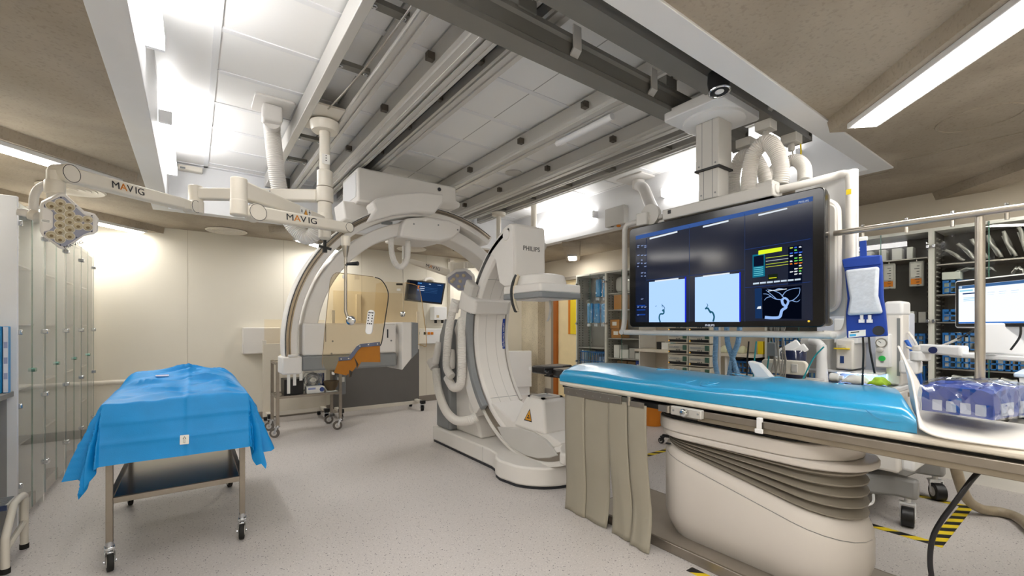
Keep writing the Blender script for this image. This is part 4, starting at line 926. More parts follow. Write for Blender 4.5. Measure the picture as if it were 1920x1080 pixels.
# ================================================================== PATIENT COUCH (X 2.40 .. 3.0)
TX, TW = 2.42, 2.98
t = thing('operating_table', 'long x-ray couch with bellows pedestal and steel side rails, under the blue mattress', 'operating table', (2.7,1.25,0))
CREAMT = mat('cream_carbon_top',(226,218,204),.35,var=.01)
# top plate tapering at the head
top = [(TX,-.75),(TW,-.75),(TW,2.5),(2.93,2.72),(2.47,2.72),(TX,2.5)]
MB().prism(top, .915, .95).build('table_top', CREAMT, t, bevel=.014, seg=3)
MB().prism([(x+(.012 if x < 2.7 else -.012), y) for x, y in top if y < 2.6]+[(2.92,2.7),(2.49,2.7)], .898, .916).build('top_core', BLACK, t)
for x in (2.398, 2.985):
    MB().box((x,-.72,.868), (x+.016,1.42,.905)).build('side_rail', STEELD, t, bevel=.003)
    for y in (-.5,0,.5,1.0): MB().box((x+.004,y-.02,.875), (x+.03 if x < 2.7 else x-.02,y+.02,.897)).build('rail_spacer', STEELD, t)
g = MB(); g.box((2.41,-.74,.84), (2.97,1.45,.9)); g.build('under_frame', mat('worn_steel_frame',(148,138,122),.45,.6,var=.08), t, bevel=.004)
# pedestal
def stadium(cx_, y0, y1, w, n=12):
    r = w/2; out = []
    for i in range(n+1): a = R(180+180*i/n); out.append((cx_+r*math.cos(a), y0+r+r*math.sin(a)))
    for i in range(n+1): a = R(180*i/n); out.append((cx_+r*math.cos(a), y1-r+r*math.sin(a)))
    return out
CX = 2.72
def loft(sts, nm, m, **k):
    return MB().sweep([[Vector((x,y,z(x,y) if callable(z) else z)) for x, y in poly] for poly, z in sts]).build(nm, m, t, **k)
PED = mat('warm_white_shell', (203,197,191), .42, var=.01)
slope = lambda z0, z1: (lambda x, y: z0+(z1-z0)*(y-.72)/1.08)
st = lambda w, e: stadium(CX, .70-e, 1.82+e, w)
MB().prism(rrect(2.385,.3,3.06,2.32,.012), .0, .062).build('base_plate', STEELD, t, bevel=.004)
MB().prism(rrect(2.40,.32,3.04,2.30,.012), .061, .064).build('base_cover', mat('scuffed_steel_sheet',(176,168,158),.38,.7,var=.06), t)
loft([(st(.40,-.06),.062),(st(.47,-.02),.13),(st(.53,0),.2),(st(.53,0),slope(.335,.588)),(st(.52,-.005),slope(.347,.6))], 'pedestal_shell', PED, bevel=.004, ang=50)
loft([(st(.52,-.005),slope(.347,.6)),(st(.515,-.008),slope(.351,.604))], 'shell_seam', MGREY, ang=50)
loft([(st(.525,-.002),slope(.352,.605)),(st(.515,-.008),slope(.385,.632)),(st(.47,-.03),slope(.425,.655)),(st(.43,-.05),slope(.435,.66))], 'pedestal_cap', PED, ang=50)
# bellows wedge
bl = []; NB = 5
for k in range(NB):
    for e, f_ in ((-.055,.0),(-.012,.42),(-.012,.55),(-.055,.98)):
        q_ = (k+f_)/NB; bl.append((st(.40+2*(e+.055), e-.01), (lambda qq: (lambda x, y: (.425+(.662-.425)*(y-.72)/1.08)*(1-qq)+qq*.70))(q_)))
loft(bl, 'bellows', BELLOW, ang=25)
# carriage covers between bellows and top
loft([(st(.50,.0),.692),(st(.535,.02),.70),(st(.535,.02),.728),(st(.52,.015),.735)], 'bellows_flange', PED, bevel=.004, ang=50)
sk = MB(); sk.prism(stadium(CX, .74, 1.86, .545), .736, .812); sk.build('carriage_skirt', PED, t, bevel=.008)
MB().prism(stadium(CX, .80, 1.84, .50), .812, .822).build('carriage_gap', BLACK, t)
cc = stadium(CX, .66, 1.78, .50)
loft([([(CX+(x-CX)*.9, y) for x, y in cc],.82),(cc,.845),(stadium(CX,.58,1.86,.57),.9)], 'carriage_cover', PED, ang=50)
for y in (1.05,1.62): MB().box((2.455,y-.03,.845), (2.47,y+.03,.875)).build('cover_patch', CREAM, t)
p = PX(1250, 828, 2.49); MB().cyl((2.52,1.72,.632),(2.52,1.72,.636),.018,n=16).build('round_badge', INK, t)
# rail fittings
cl = MB(); cl.box((2.366,1.40,.862), (2.40,1.60,.914)); cl.build('rail_clamp', ALU, t, bevel=.005)
p = Vector((2.366,1.50,.888)); MB().lathe([(.012,0),(.024,.006),(.026,.02),(.02,.03),(.008,.032)], p, 8, (-1,0,0)).build('clamp_knob', CHROME, t, bevel=.003)
MB().cyl((2.374,1.62,.868),(2.374,1.62,.91),.012,n=12).build('clamp_hinge', STEEL, t)
for y in (1.42,1.58): MB().cyl((2.366,y,.89),(2.364,y,.89),.006,n=10).build('screw', MGREY, t)
MB().box((2.385,1.62,.865),(2.40,1.70,.905)).build('hinge_leaf', STEEL, t)
MB().box((2.41,1.66,.87), (2.97,1.95,.9)).build('slide_bar', BLACK, t)
for y, u in ((1.0,1425),):
    g = MB(); y = PX(u, 800, 2.39).y; g.box((2.38,y-.012,.9), (2.40,y+.012,.925)).box((2.375,y-.012,.85), (2.385,y+.012,.925)).box((2.372,y-.02,.845), (2.384,y+.02,.868)); g.build('hook_clip', WHITE2, t, bevel=.003)
# ---- head support pads
t = thing('headrest', 'black wrapped headrest pads projecting past the far end of the blue mattress', 'headrest', (2.65,2.95,.93))
BV = mat('black_wrapped_foam', (36,34,34), .3, var=.15, bump=.2, bscale=25)
MB().prism([(2.52,2.695),(2.86,2.695),(2.83,2.90),(2.55,2.90)], .96, 1.035).build('neck_pad', BV, t, bevel=.015)
MB().prism([(2.50,2.955),(2.85,2.955),(2.84,3.13),(2.50,3.13)], .975, 1.045).build('head_pad', BV, t, bevel=.015)
MB().prism([(2.56,2.70),(2.80,2.70),(2.80,3.02),(2.56,3.02)], .9515, .9645).build('support_plate', BLACK, t)
MB().tube([(2.53,2.9,1.0),(2.53,2.93,.985),(2.53,2.96,1.0)], .02, n=8).build('joint_fold', BLACK, t)
MB().box((2.50,3.13,1.0),(2.56,3.17,1.03)).build('end_tab', mat('pale_tab',(214,214,212),.3), t)
# ---- mattress
def matt(u, v):
    # u across (0 near side .. 1 far side) ; closed section, v along
    y = .485+v*2.205
    wv = .006*math.sin(9*v)+.004*math.sin(23*v+1)
    xw0, xw1 = 2.447+.0, 2.985-.06*max(0, (v-.85)/.15)
    prof = [(0,.952),(0.0,.975),(.0,1.015),(.04,1.040),(.12,1.052),(.3,1.078),(.55,1.09),(.8,1.086),(.95,1.06),(1,1.02),(1,.952)]
    k = u*(len(prof)-1); i = min(int(k), len(prof)-2); f_ = k-i
    a = prof[i][0]*(1-f_)+prof[i+1][0]*f_; z = prof[i][1]*(1-f_)+prof[i+1][1]*f_
    e = min(v, 1-v)*2.25
    rr = min(1, e/.03); hgt = .952+(z-.952)*(.70+.30*math.sqrt(max(0, 1-(1-rr)**2)))
    hgt += (wv if z > 1.03 else 0)
    y += .20*a*(1-v)**6
    return Vector((xw0+a*(xw1-xw0), y, hgt))
t = thing('mattress', 'long glossy blue couch mattress lying under the big monitor', 'mattress', (2.7,1.5,.95))
rings = [[matt(i/22, j/90) for i in range(23)] for j in range(91)]
o = MB().sweep(rings).build('pad', CYAN, t, ang=60)
def wrinkle(pts, r=.006):
    P = crom(pts, 5); n = len(P); MB().tube(P, lambda k: max(.0005, r*math.sin(PI*min(1, max(0, k)))), n=6, flat=.5).build('crease', CYAN, t)
wrinkle([(2.446,.66,1.03),(2.447,.64,1.01),(2.4465,.615,.995),(2.446,.56,.985)]); wrinkle([(2.447,.64,1.0),(2.446,.58,.99),(2.446,.53,.995)], .004)
rw = random.Random(5)
for k in range(16):
    y = .6+rw.random()*2.0; x = 2.5+rw.random()*.4; z = matt(.2,0.5).z
    P = []
    for j in range(4):
        xx = x+j*.03*rw.choice((-1,1))+rw.random()*.02; yy = y+j*.06
        aa = (xx-2.447)/.538; zz = [1.040+(1.09-1.04)*min(1, max(0, (aa-.04)/.5))][0]-.001
        P.append((min(2.9, max(2.49, xx)), min(2.6, yy), zz))
    wrinkle(P, .005)
# ---- lead curtain
t = thing('lead_curtain', 'grey lead curtain of overlapping strips hanging from the couch rail to the floor', 'lead curtain', (2.37,2.2,0))
ya_, yb_ = PX(1212,780,2.375).y, PX(1059,740,2.375).y
CURT = LEAD
def strip(y0, y1, x, dx, zt, foot, lean, nm='strip'):
    def fn(u, v):
        y = y0+(y1-y0)*v; zz = zt*(1-u); c_ = u
        flare = dx*(max(0, u-.72)/.28)**1.6
        yy = y+lean*(u**2)
        return Vector((x-.03*u-flare+.008*math.sin(v*PI*2+u*3)*u, yy, max(.004, zz+(-.0 if True else 0))))
    return MB().grid(fn, 26, 8).build(nm, CURT, t, solid=.005)
y_ = lambda u: PX(u, 760, 2.372).y
for o in (MB().box((2.362,y_(1166),.868),(2.375,y_(1059),.925)).build('hanging_rail', STEELD, t, bevel=.002), MB().box((2.362,y_(1208),.868),(2.374,y_(1180),.902)).build('hanging_rail', STEELD, t, bevel=.002)):
    pass
for k in range(7):
    y = y_(1068+k*15); MB().cyl((2.362,y,.893),(2.359,y,.893),.005,n=8).build('rivet', STEEL, t)
MB().cyl((2.37,y_(1180),.87),(2.37,y_(1180),.93),.014,n=12).build('hinge', STEEL, t)
zt = .885
strip(y_(1096), y_(1060), 2.372, .03, zt, 0, -.06); strip(y_(1142), y_(1091), 2.381, .04, zt, 0, -.03)
strip(y_(1176), y_(1141), 2.372, .05, zt, 0, -.10); strip(y_(1182), y_(1160), 2.384, .05, zt, 0, -.04); strip(y_(1212), y_(1178), 2.372, .08, zt, 0, -.10)
p = Vector((2.30, y_(1080)-.055, .14))
text('lettering', 'MAVIG', .024, (2.338,(y_(1096)+y_(1060))/2-.055,.10), (0,-1,0), (-.22,0,1), INK, t, sx=1.4)
text('lettering', 'PROTECTION', .008, (2.335,(y_(1096)+y_(1060))/2-.055,.08), (0,-1,0), (-.22,0,1), INK, t)
# ---- white arm board swept up at its end
t = thing('arm_board', 'large curved white plastic arm board under the blue wrapped pack at the foot end', 'arm board', (2.8,.2,.95))
L0 = [(2.40,.468,.985),(2.40,.41,.962),(2.415,.27,.957),(2.44,.08,.956),(2.45,-.15,.956),(2.45,-.4,.956)]
L1 = [(2.70,.552,1.15),(2.70,.535,1.0),(2.70,.36,.968),(2.70,.1,.958),(2.7,-.15,.957),(2.7,-.4,.957)]
L2 = [(2.96,.66,1.30),(2.965,.585,1.125),(2.955,.515,.99),(2.95,.2,.966),(2.95,-.1,.962),(2.95,-.4,.96)]
A_ = crom(L0, 6); B_ = crom(L1, 6); C_ = crom(L2, 6)
rings = []
for a, b, c_ in zip(A_, B_, C_): rings.append(crom([a, b, c_], 8))
g = MB(); n_ = len(rings[0]); g.add([p for r_ in rings for p in r_], [(i*n_+j,(i+1)*n_+j,(i+1)*n_+j+1,i*n_+j+1) for i in range(len(rings)-1) for j in range(n_-1)])
g.build('board', mat('white_board_plastic',(232,228,222),.35,var=.01), t, solid=.008, ang=60)
# ---- wrapped blue pack
t = thing('sterile_pack', 'royal blue sterile pack in clear film lying on the white arm board', 'sterile pack', (2.95,.4,1.0))
q0, q1, q2_, q3 = Vector((2.55,.28,0)), Vector((2.605,.502,0)), Vector((2.93,.49,0)), Vector((2.905,.19,0))
rp_ = random.Random(11)
def packpt(u, v, z, inf=0):
    a = q0.lerp(q3, u); b = q1.lerp(q2_, u); p = a.lerp(b, v); c_ = (q0+q1+q2_+q3)/4
    p = p+(p-c_).normalized()*inf; return Vector((p.x, p.y, z))
def pack(z0, z1, inf, nu, nv, rough, seed):
    r = random.Random(seed); sm = [[r.uniform(-1,1) for _ in range(nv+1)] for _ in range(nu+1)]
    per = []
    g = MB()
    g.grid(lambda u, v: packpt(u, v, z1+rough*sm[round(u*nu)][round(v*nv)]-.012*(abs(u-.5)*2)**4-.012*(abs(v-.5)*2)**4, inf), nu, nv)
    edge = [(i/nu,0) for i in range(nu)]+[(1,j/nv) for j in range(nv)]+[((nu-i)/nu,1) for i in range(nu)]+[(0,(nv-j)/nv) for j in range(nv)]
    rr = []
    for h in range(5):
        zz = z1-.024+(z0-z1+.024)*h/4
        rr.append([packpt(u, v, zz+(rough*r.uniform(-.6,.6) if 0 < h < 4 else 0), inf+(rough*r.uniform(-.6,1) if h else 0)+.004*math.sin(PI*h/4)) for u, v in edge])
    r0 = [packpt(u, v, z1+rough*sm[round(u*nu)][round(v*nv)]-.012*(abs(u-.5)*2)**4-.012*(abs(v-.5)*2)**4, inf) for u, v in edge]
    g.sweep([r0]+rr, cap=False); return g
pack(1.030, 1.155, -.006, 14, 8, .004, 1).build('contents', ROYAL, t, ang=30)
pack(1.026, 1.166, .006, 18, 10, .007, 2).build('film_wrap', FILM, t, ang=15)
def tray_on(p0, p1, k, w, h, z):
    p = packpt(*p0, z).lerp(packpt(*p1, z), k); d = (packpt(*p1, z)-packpt(*p0, z)).normalized(); o_ = Vector((d.y,-d.x,0)); o_ = o_ if o_.dot(p-(q0+q2_)/2) > 0 else -o_
    M = Matrix(((d.x,0,o_.x,p.x),(d.y,0,o_.y,p.y),(0,1,0,z),(0,0,0,1)))
    MB().prism(rrect(-w/2,-h/2,w/2,h/2,.003), -.004, .001, 'z', M).build('pale_tray', mat('pale_grey_tray',(176,182,204),.5), t)
for k in range(4): tray_on((0,0),(0,1),.16+.2*k,.032,.045,1.062)
for k in range(2): tray_on((0,0),(1,0),.3+.42*k,.10,.05,1.066)
# ---- upright arm guard behind the mattress
t = thing('arm_guard', 'white padded arm guard standing tilted behind the blue mattress under the big monitor', 'arm guard', (3.05,1.45,.95))
pa = [PX(u, v, 3.06) for u, v in [(1406,678),(1410,676),(1428,681),(1437,690),(1464,722),(1466,745),(1440,745),(1432,730)]]
MB().prism([(p.y,p.z) for p in pa], 3.02, 3.075, 'x').build('guard_pad', WHITE2, t, bevel=.012)
# ================================================================== DRIP RAIL STAND AND PRESSURE BAG
t = thing('drip_stand', 'brushed steel post with a long horizontal hook rail over the foot end of the couch', 'drip stand', (3.0,.375,.9))
XI = 3.005
py_ = PX(1836,420,XI).y; zt_ = PX(1836,397,XI).z
MB().cyl((XI+.022,py_,.86),(XI+.022,py_,zt_),.018,n=24).build('post', STEEL, t)
MB().box((XI-.0,py_-.03,.85),(XI+.03,py_+.03,.94)).build('post_clamp', ALU, t, bevel=.004)
ye = PX(1564,440,XI).y; zr_ = PX(1564,438,XI).z
MB().cyl((XI,ye,zr_),(XI,-.5,zr_),.0165,n=20).build('hook_rail', STEEL, t)
for u in (1618,1700,1786,1888):
    y = PX(u, 440, XI).y
    MB().cyl((XI,y,zr_-.02),(XI,y,zr_-.05),.008,n=10).build('hook_pin', STEEL, t); MB().cyl((XI,y,zr_+.018),(XI,y,zr_+.026),.008,n=10).build('pin_head', CHROME, t)
t = thing('pressure_bag', 'royal blue infusion pressure bag with milky window hanging on the steel hook rail', 'pressure bag', (XI,.85,1.5))
XB = XI-.03
bp_ = lambda u, v: (PX(u, v, XB).y, PX(u, v, XB).z)
MB().prism([bp_(*p) for p in [(1580,486),(1612,480),(1652,478),(1654,495),(1656,560),(1660,585),(1664,630),(1588,634),(1586,590),(1589,560),(1584,510)]], XB-.006, XB+.02, 'x').build('bag_body', ROYAL, t, bevel=.006)
MB().prism([bp_(*p) for p in [(1587,507),(1651,500),(1649,555),(1658,588),(1591,592),(1596,560)]], XB-.034, XB-.004, 'x').build('fluid_window', mat('milky_film',(196,204,216),.25,var=.06,vscale=30,bump=.3,bscale=40,coat=.4), t, bevel=.014, seg=3)
MB().prism([bp_(*p) for p in [(1612,450),(1624,450),(1625,484),(1613,484)]], XB-.004, XB+.006, 'x').build('hanging_strap', ROYAL, t)
MB().box((XB-.006,bp_(1618,450)[0]-.02,bp_(1618,448)[1]-.012),(XB+.01,bp_(1618,450)[0]+.02,bp_(1618,448)[1]+.012)).build('strap_loop', WHITE2, t, bevel=.004)
MB().prism([bp_(*p) for p in [(1580,487),(1652,479),(1653,496),(1583,503)]], XB-.014, XB, 'x').build('top_fold', ROYAL, t, bevel=.004)
for u in (1616,1631): p = PX(u, 601, XB-.01); MB().box((XB-.02,p.y-.012,p.z-.012),(XB-.006,p.y+.012,p.z+.006)).cyl((XB-.013,p.y,p.z),(XB-.013,p.y,p.z+.03),.008,n=10).build('port', WHITE2, t)
MB().prism([bp_(*p) for p in [(1592,621),(1624,618),(1624,630),(1592,633)]], XB-.0085, XB-.006, 'x').build('print_label', PAPER, t)
MB().prism([bp_(*p) for p in [(1594,627),(1606,626),(1606,630),(1594,631)]], XB-.0092, XB-.0085, 'x').build('label_print', mat('cyan_print',(60,170,220)), t)
MB().prism([bp_(*p) for p in [(1596,622.5),(1612,621),(1612,623),(1596,624.5)]], XB-.0092, XB-.0085, 'x').build('label_print', INK, t)
p = PX(1648,620,XB); MB().cyl((XB-.006,p.y,p.z),(XB-.008,p.y,p.z),.026,n=20).build('valve_patch', INK, t)
MB().tube([PX(1618,632,XB),PX(1619,660,XB),PX(1618,690,XB+.01),PX(1617,728,XB+.03)], .005, n=8, smooth=5).build('tube', BLACK, t)
MB().tube([PX(1629,632,XB),PX(1632,660,XB),PX(1640,700,XB+.02)], .005, n=8, smooth=5).build('tube', BLACK, t)
# ================================================================== WHEELS
def caster(parent, x, y, top, r=.05, w=.03, rz=0, wheel=RUBBER, fork=CHROME, lock=False):
    M = Matrix.Translation(Vector((x,y,0))) @ Matrix.Rotation(rz, 4, 'Z'); off = .03*(r/.05)
    g = MB()
    for s_ in (-1,1): g.add([(0.0-.012,s_*(w/2+.004),r*2+.012),(.02,s_*(w/2+.004),r*2+.012),(off+.014,s_*(w/2+.004),r*.85),(off-.014,s_*(w/2+.004),r*.85),(0.0-.012,s_*(w/2+.009),r*2+.012),(.02,s_*(w/2+.009),r*2+.012),(off+.014,s_*(w/2+.009),r*.85),(off-.014,s_*(w/2+.009),r*.85)],[(0,1,2,3),(7,6,5,4),(0,4,5,1),(1,5,6,2),(2,6,7,3),(3,7,4,0)], M)
    g.box((-.025,-(w/2+.009),r*2+.008),(.028,w/2+.009,r*2+.022), M)
    g.v += []; f_ = g.build('caster', fork, parent, bevel=.003)
    p = M @ Vector((0,0,0))
    MB().cyl((p.x,p.y,r*2+.02),(p.x,p.y,top),.019,n=16).build('stem', fork, f_)
    a = M @ Vector((off,-w/2,r)); b = M @ Vector((off,w/2,r))
    MB().cyl(a, b, r, n=28).build('wheel', wheel, f_, bevel=.006)
    a2 = M @ Vector((off,-w/2-.003,r)); b2 = M @ Vector((off,w/2+.003,r)); MB().cyl(a2, b2, r*.55, n=20).build('wheel_hub', LGREY, f_)
    a2 = M @ Vector((off,-w/2-.013,r)); b2 = M @ Vector((off,w/2+.013,r)); MB().cyl(a2, b2, .007, n=10).build('axle', fork, f_)
    if lock: MB().box((.02,-.014,r*2-.01),(.05,.014,r*2+.004), M).build('brake_pedal', fork, f_, bevel=.003)
    return f_
# ================================================================== DRAPED INSTRUMENT TROLLEY
DX0, DX1, DY0, DY1 = -.385, .27, 3.42, 4.52
t = thing('instrument_trolley', 'stainless steel trolley on castors standing under the blue drape', 'trolley', (-.06,3.95,0))
lg = 0
for x, y in ((DX0,DY0),(DX1,DY0),(DX0,DY1),(DX1,DY1)):
    MB().box((x-.016,y-.016,.155),(x+.016,y+.016,.924)).build('leg', STEELD, t, bevel=.002)
    caster(t, x, y, .16, .054, .03, R(-80 if x < 0 else -98) if y < 4 else R(100), lock=True)
MB().box((DX0-.016,DY0-.016,.924),(DX1+.016,DY1+.016,.945)).build('table_top', STEEL, t, bevel=.003)
SHELF = mat('polished_steel_shelf',(176,174,170),.2,1,var=.04)
MB().box((DX0+.016,DY0,.39),(DX1-.016,DY1,.402)).build('shelf', SHELF, t)
for a_, b_ in (((DX0+.016,DY0-.012,.375),(DX1-.016,DY0+.012,.408)), ((DX0+.016,DY1-.012,.375),(DX1-.016,DY1+.012,.408)), ((DX0-.012,DY0+.016,.375),(DX0+.012,DY1-.016,.408)), ((DX1-.012,DY0+.016,.375),(DX1+.012,DY1-.016,.408))):
    MB().box(a_, b_).build('shelf_rail', STEELD, t, bevel=.002)
# drape: flat rectangular cloth laid over the trolley with a mound beneath
t = thing('surgical_drape', 'bright blue surgical drape covering a loaded trolley, arrow sticker on its front', 'drape', (-.06,3.95,.95))
cx0, cx1, cy0, cy1 = DX0-.03, DX1+.03, DY0-.035, DY1+.04
SKF, SKS, SKB = .335, .40, .36
def hump(x, y):
    a = max(0, min(1, (y-cy0)/(cy1-cy0))); b = (x-(cx0+cx1)/2)/((cx1-cx0)/2)
    h = .012+.10*math.exp(-((a-.66)/.30)**2)*max(0, 1-abs(b)**5) + .02*math.exp(-((a-.95)/.05)**2)*max(0,1-abs(b)**4)
    for f_, k_ in ((.12,.010),(.26,.022),(.29,-.012),(.40,.034),(.44,-.024),(.60,.024),(.66,.04),(.70,-.026),(.9,.03),(.86,-.016)): h += 1.35*k_*math.exp(-((a-f_-.02*math.sin(5*b))/.018)**2)*(.6+.4*math.cos(6*b+f_*9))*max(0,1-abs(b)**6)
    h += .012*noise.noise(Vector((x*9,y*4,0)))+.034*abs(noise.noise(Vector((x*2.6+5,y*8,2))))*max(0,1-abs(b)**4)+.006*math.exp(-(((x+.02)/.012)**2))
    return max(.002, h)
from mathutils import noise
def drape(u, v):
    # cloth coordinates
    X = cx0-SKS+(cx1-cx0+2*SKS)*u; Y = cy0-SKF+(cy1-cy0+SKF+SKB)*v
    qx = min(max(X,cx0),cx1); qy = min(max(Y,cy0),cy1); dx, dy = X-qx, Y-qy; d = math.hypot(dx, dy)
    z0 = .948+hump(qx, qy)*(1 if d == 0 else math.exp(-d*22))
    if d < 1e-6: return Vector((X,Y,z0))
    nx, ny = dx/d, dy/d; corner = abs(nx*ny)*2
    fold = (.030*math.sin(11*math.atan2(ny,nx)+2)*corner + .012*math.sin(9*(X if abs(ny) > .7 else Y)+1.3)*(.4 if ny < -.7 else 1))*min(1, d/.25)
    fl = (.20 if ny < -.7 else .34)
    out = .012*(1-math.exp(-d*30))+fl*d*(.55 if corner > .5 else 1)+fold
    ripple = .006*math.exp(-(((d-.10)/.012)**2))+.006*math.exp(-(((d-.215)/.012)**2))+.005*math.exp(-(((X+.02)/.012)**2))+.012*noise.noise(Vector((X*4,Y*4,d*5)))*min(1,d/.08)
    drop = d*math.sqrt(max(.1, 1-min(.8, fl)**2))
    return Vector((qx+nx*(out+ripple), qy+ny*(out+ripple), max(.32, .948-drop+hump(qx,qy)*math.exp(-d*22))))
MB().grid(drape, 150, 170).build('cloth', BLUE, t, ang=50)
def on_drape(u, v, w, h, nm, m):
    p = drape(u, v); e = .004; a = (drape(u+e, v)-drape(u-e, v)).normalized(); b = (drape(u, v+e)-drape(u, v-e)).normalized(); n_ = a.cross(b).normalized()
    b = n_.cross(a)
    p = p+n_*.005
    M = Matrix(((a.x,b.x,n_.x,p.x),(a.y,b.y,n_.y,p.y),(a.z,b.z,n_.z,p.z),(0,0,0,1)))
    MB().prism(rrect(-w/2,-h/2,w/2,h/2,.003), .003, .005, 'z', M).build(nm, m, t); return M
M = on_drape(.515, .052, .045, .055, 'arrow_sticker', PAPER)
MB().prism([(-.004,-.019),(.004,-.019),(.004,.005),(.009,.005),(0,.020),(-.009,.005),(-.004,.005)], .005, .0056, 'z', M).build('arrow', INK, t)
MB().prism([(-.0025,-.0175),(.0025,-.0175),(.0025,.0065),(.005,.0065),(0,.016),(-.005,.0065),(-.0025,.0065)], .0056, .0061, 'z', M).build('arrow_inner', PAPER, t)
M = on_drape(.565, .66, .05, .05, 'arrow_sticker', PAPER); MB().prism(rrect(-.012,-.01,-.006,.01,.001), .005, .0056, 'z', M).build('sticker_print', INK, t); MB().prism(rrect(.004,-.01,.010,.01,.001), .005, .0056, 'z', M).build('sticker_print', INK, t)
M = on_drape(.425, .50, .075, .035, 'print_label', mat('pale_blue_label',(196,214,240),.6)); MB().prism(rrect(-.034,.002,.034,.01,.001), .005, .0056, 'z', M).build('sticker_print', ORANGE, t)
# ================================================================== TWO SHELF STEEL TROLLEY
t = thing('shelf_trolley', 'narrow two shelf stainless trolley with castors under the large arc', 'trolley', (1.25,6.4,0))
ex0, ex1, ey0, ey1 = .87, 1.63, 6.20, 6.66
for x in (ex0,ex1):
    for y in (ey0,ey1):
        MB().box((x-.018,y-.018,.15),(x+.018,y+.018,.95)).build('leg', STEELD, t, bevel=.002)
        caster(t, x, y, .16, .06, .03, R(150 if x < 1 else 170), wheel=mat('grey_rubber_tyre',(104,98,92),.7))
for z in (.50,.925):
    MB().box((ex0,ey0,z),(ex1,ey1,z+.006)).build('shelf', STEEL, t)
    for a_, b_ in (((ex0+.018,ey0-.014,z-.014),(ex1-.018,ey0+.014,z+.016)),((ex0+.018,ey1-.014,z-.014),(ex1-.018,ey1+.014,z+.016)),((ex0-.014,ey0+.018,z-.014),(ex0+.014,ey1-.018,z+.016)),((ex1-.014,ey0+.018,z-.014),(ex1+.014,ey1-.018,z+.016))): MB().box(a_, b_).build('shelf_rail', STEELD, t)
def item(name, label, cat, lo, hi, m, group=None, bevel=.004):
    o = MB().box(lo, hi).build(name, m, None, bevel=bevel); return tag(o, label, cat, group)
zs = .517
t = thing('glove_box', 'black box with white hanging straps on the lower trolley shelf', 'box', (1.05,6.4,zs))
MB().box((.95,6.24,zs),(1.18,6.5,zs+.2)).build('carton', BLACK, t, bevel=.004)
for x, h in ((1.0,.30),(1.07,.20),(1.145,.14)): MB().box((x-.018,6.227,zs+.20-h+.12),(x+.018,6.234,zs+.3)).build('strap', PAPER, t)
t = thing('carton', 'white printed glove carton on the lower trolley shelf', 'carton', (1.33,6.28,zs))
MB().box((1.215,6.22,zs),(1.43,6.36,zs+.085)).build('box', PAPER, t, bevel=.003)
MB().box((1.23,6.217,zs+.05),(1.32,6.22,zs+.075)).build('print_block', mat('pale_violet_print',(150,160,200)), t); MB().cyl((1.4,6.2195,zs+.045),(1.4,6.217,zs+.045),.03,n=20).build('print_circle', mat('navy_print',(50,70,130)), t)
t = thing('bagged_tubing', 'coil of clear tubing in a bag standing behind the glove carton', 'tubing bag', (1.33,6.45,zs))
g = MB()
for k in range(4): g.tube([(1.33+(.05+.018*k)*math.cos(a*PI/14),6.44+.012*k-.02,zs+.155+(.04+.016*k)*math.sin(a*PI/14)) for a in range(29)], .009, n=7)
g.build('coil', mat('smoky_tube',(120,122,124),.3), t); MB().prism(rrect(1.20,zs,1.46,zs+.27,.05), 6.385, 6.50, 'y').build('bag', FILM, t, bevel=.02)
MB().box((1.40,6.49,zs),(1.49,6.52,zs+.235)).build('blue_card', mat('navy_card',(32,52,110)), t)
t = thing('bowl', 'small brown bowl on the lower trolley shelf', 'bowl', (1.62,6.4,zs))
MB().lathe([(.05,0),(.085,.06),(.10,.13),(.09,.13),(.075,.06),(.04,.012)], (1.545,6.34,zs+.007), 24).build('dish', mat('brown_bowl',(96,80,58),.5), t)
tag(MB().prism([(1.45,6.22),(1.6,6.22),(1.6,6.5),(1.6,6.6),(1.52,6.6)], zs+.001, zs+.006).build('paper_sheet', PAPER), 'white paper sheet on the lower trolley shelf by its corner leg', 'paper')
zt_ = .943
tag(MB().grid(lambda u, v: Vector((1.12+.22*u, 6.3+.25*v, zt_+.01+.03*math.sin(PI*u)*math.sin(PI*v)+.012*math.sin(9*u+4*v))), 16, 12).build('cloth', PAPER, solid=.004), 'crumpled white cloth on the upper trolley shelf', 'cloth')
tag(MB().box((1.36,6.24,zt_),(1.62,6.55,zt_+.025)).build('packet', ROYAL, bevel=.004), 'flat royal blue packet on the upper trolley shelf', 'packet')
tag(MB().box((.93,6.23,zt_),(1.10,6.45,zt_+.09)).build('packet', YELLOW, bevel=.01), 'yellow tub behind the end block of the large arc', 'tub')
t = thing('sharps_bin', 'small grey bin at the corner leg of the two shelf trolley', 'bin', (1.72,6.63,.4))
MB().box((1.658,6.55,.42),(1.80,6.68,.70)).build('body', MGREY, t, bevel=.008); MB().box((1.68,6.545,.6),(1.78,6.55,.67)).build('label', PAPER, t); MB().box((1.65,6.54,.70),(1.81,6.69,.74)).build('lid', DGREY, t, bevel=.006)
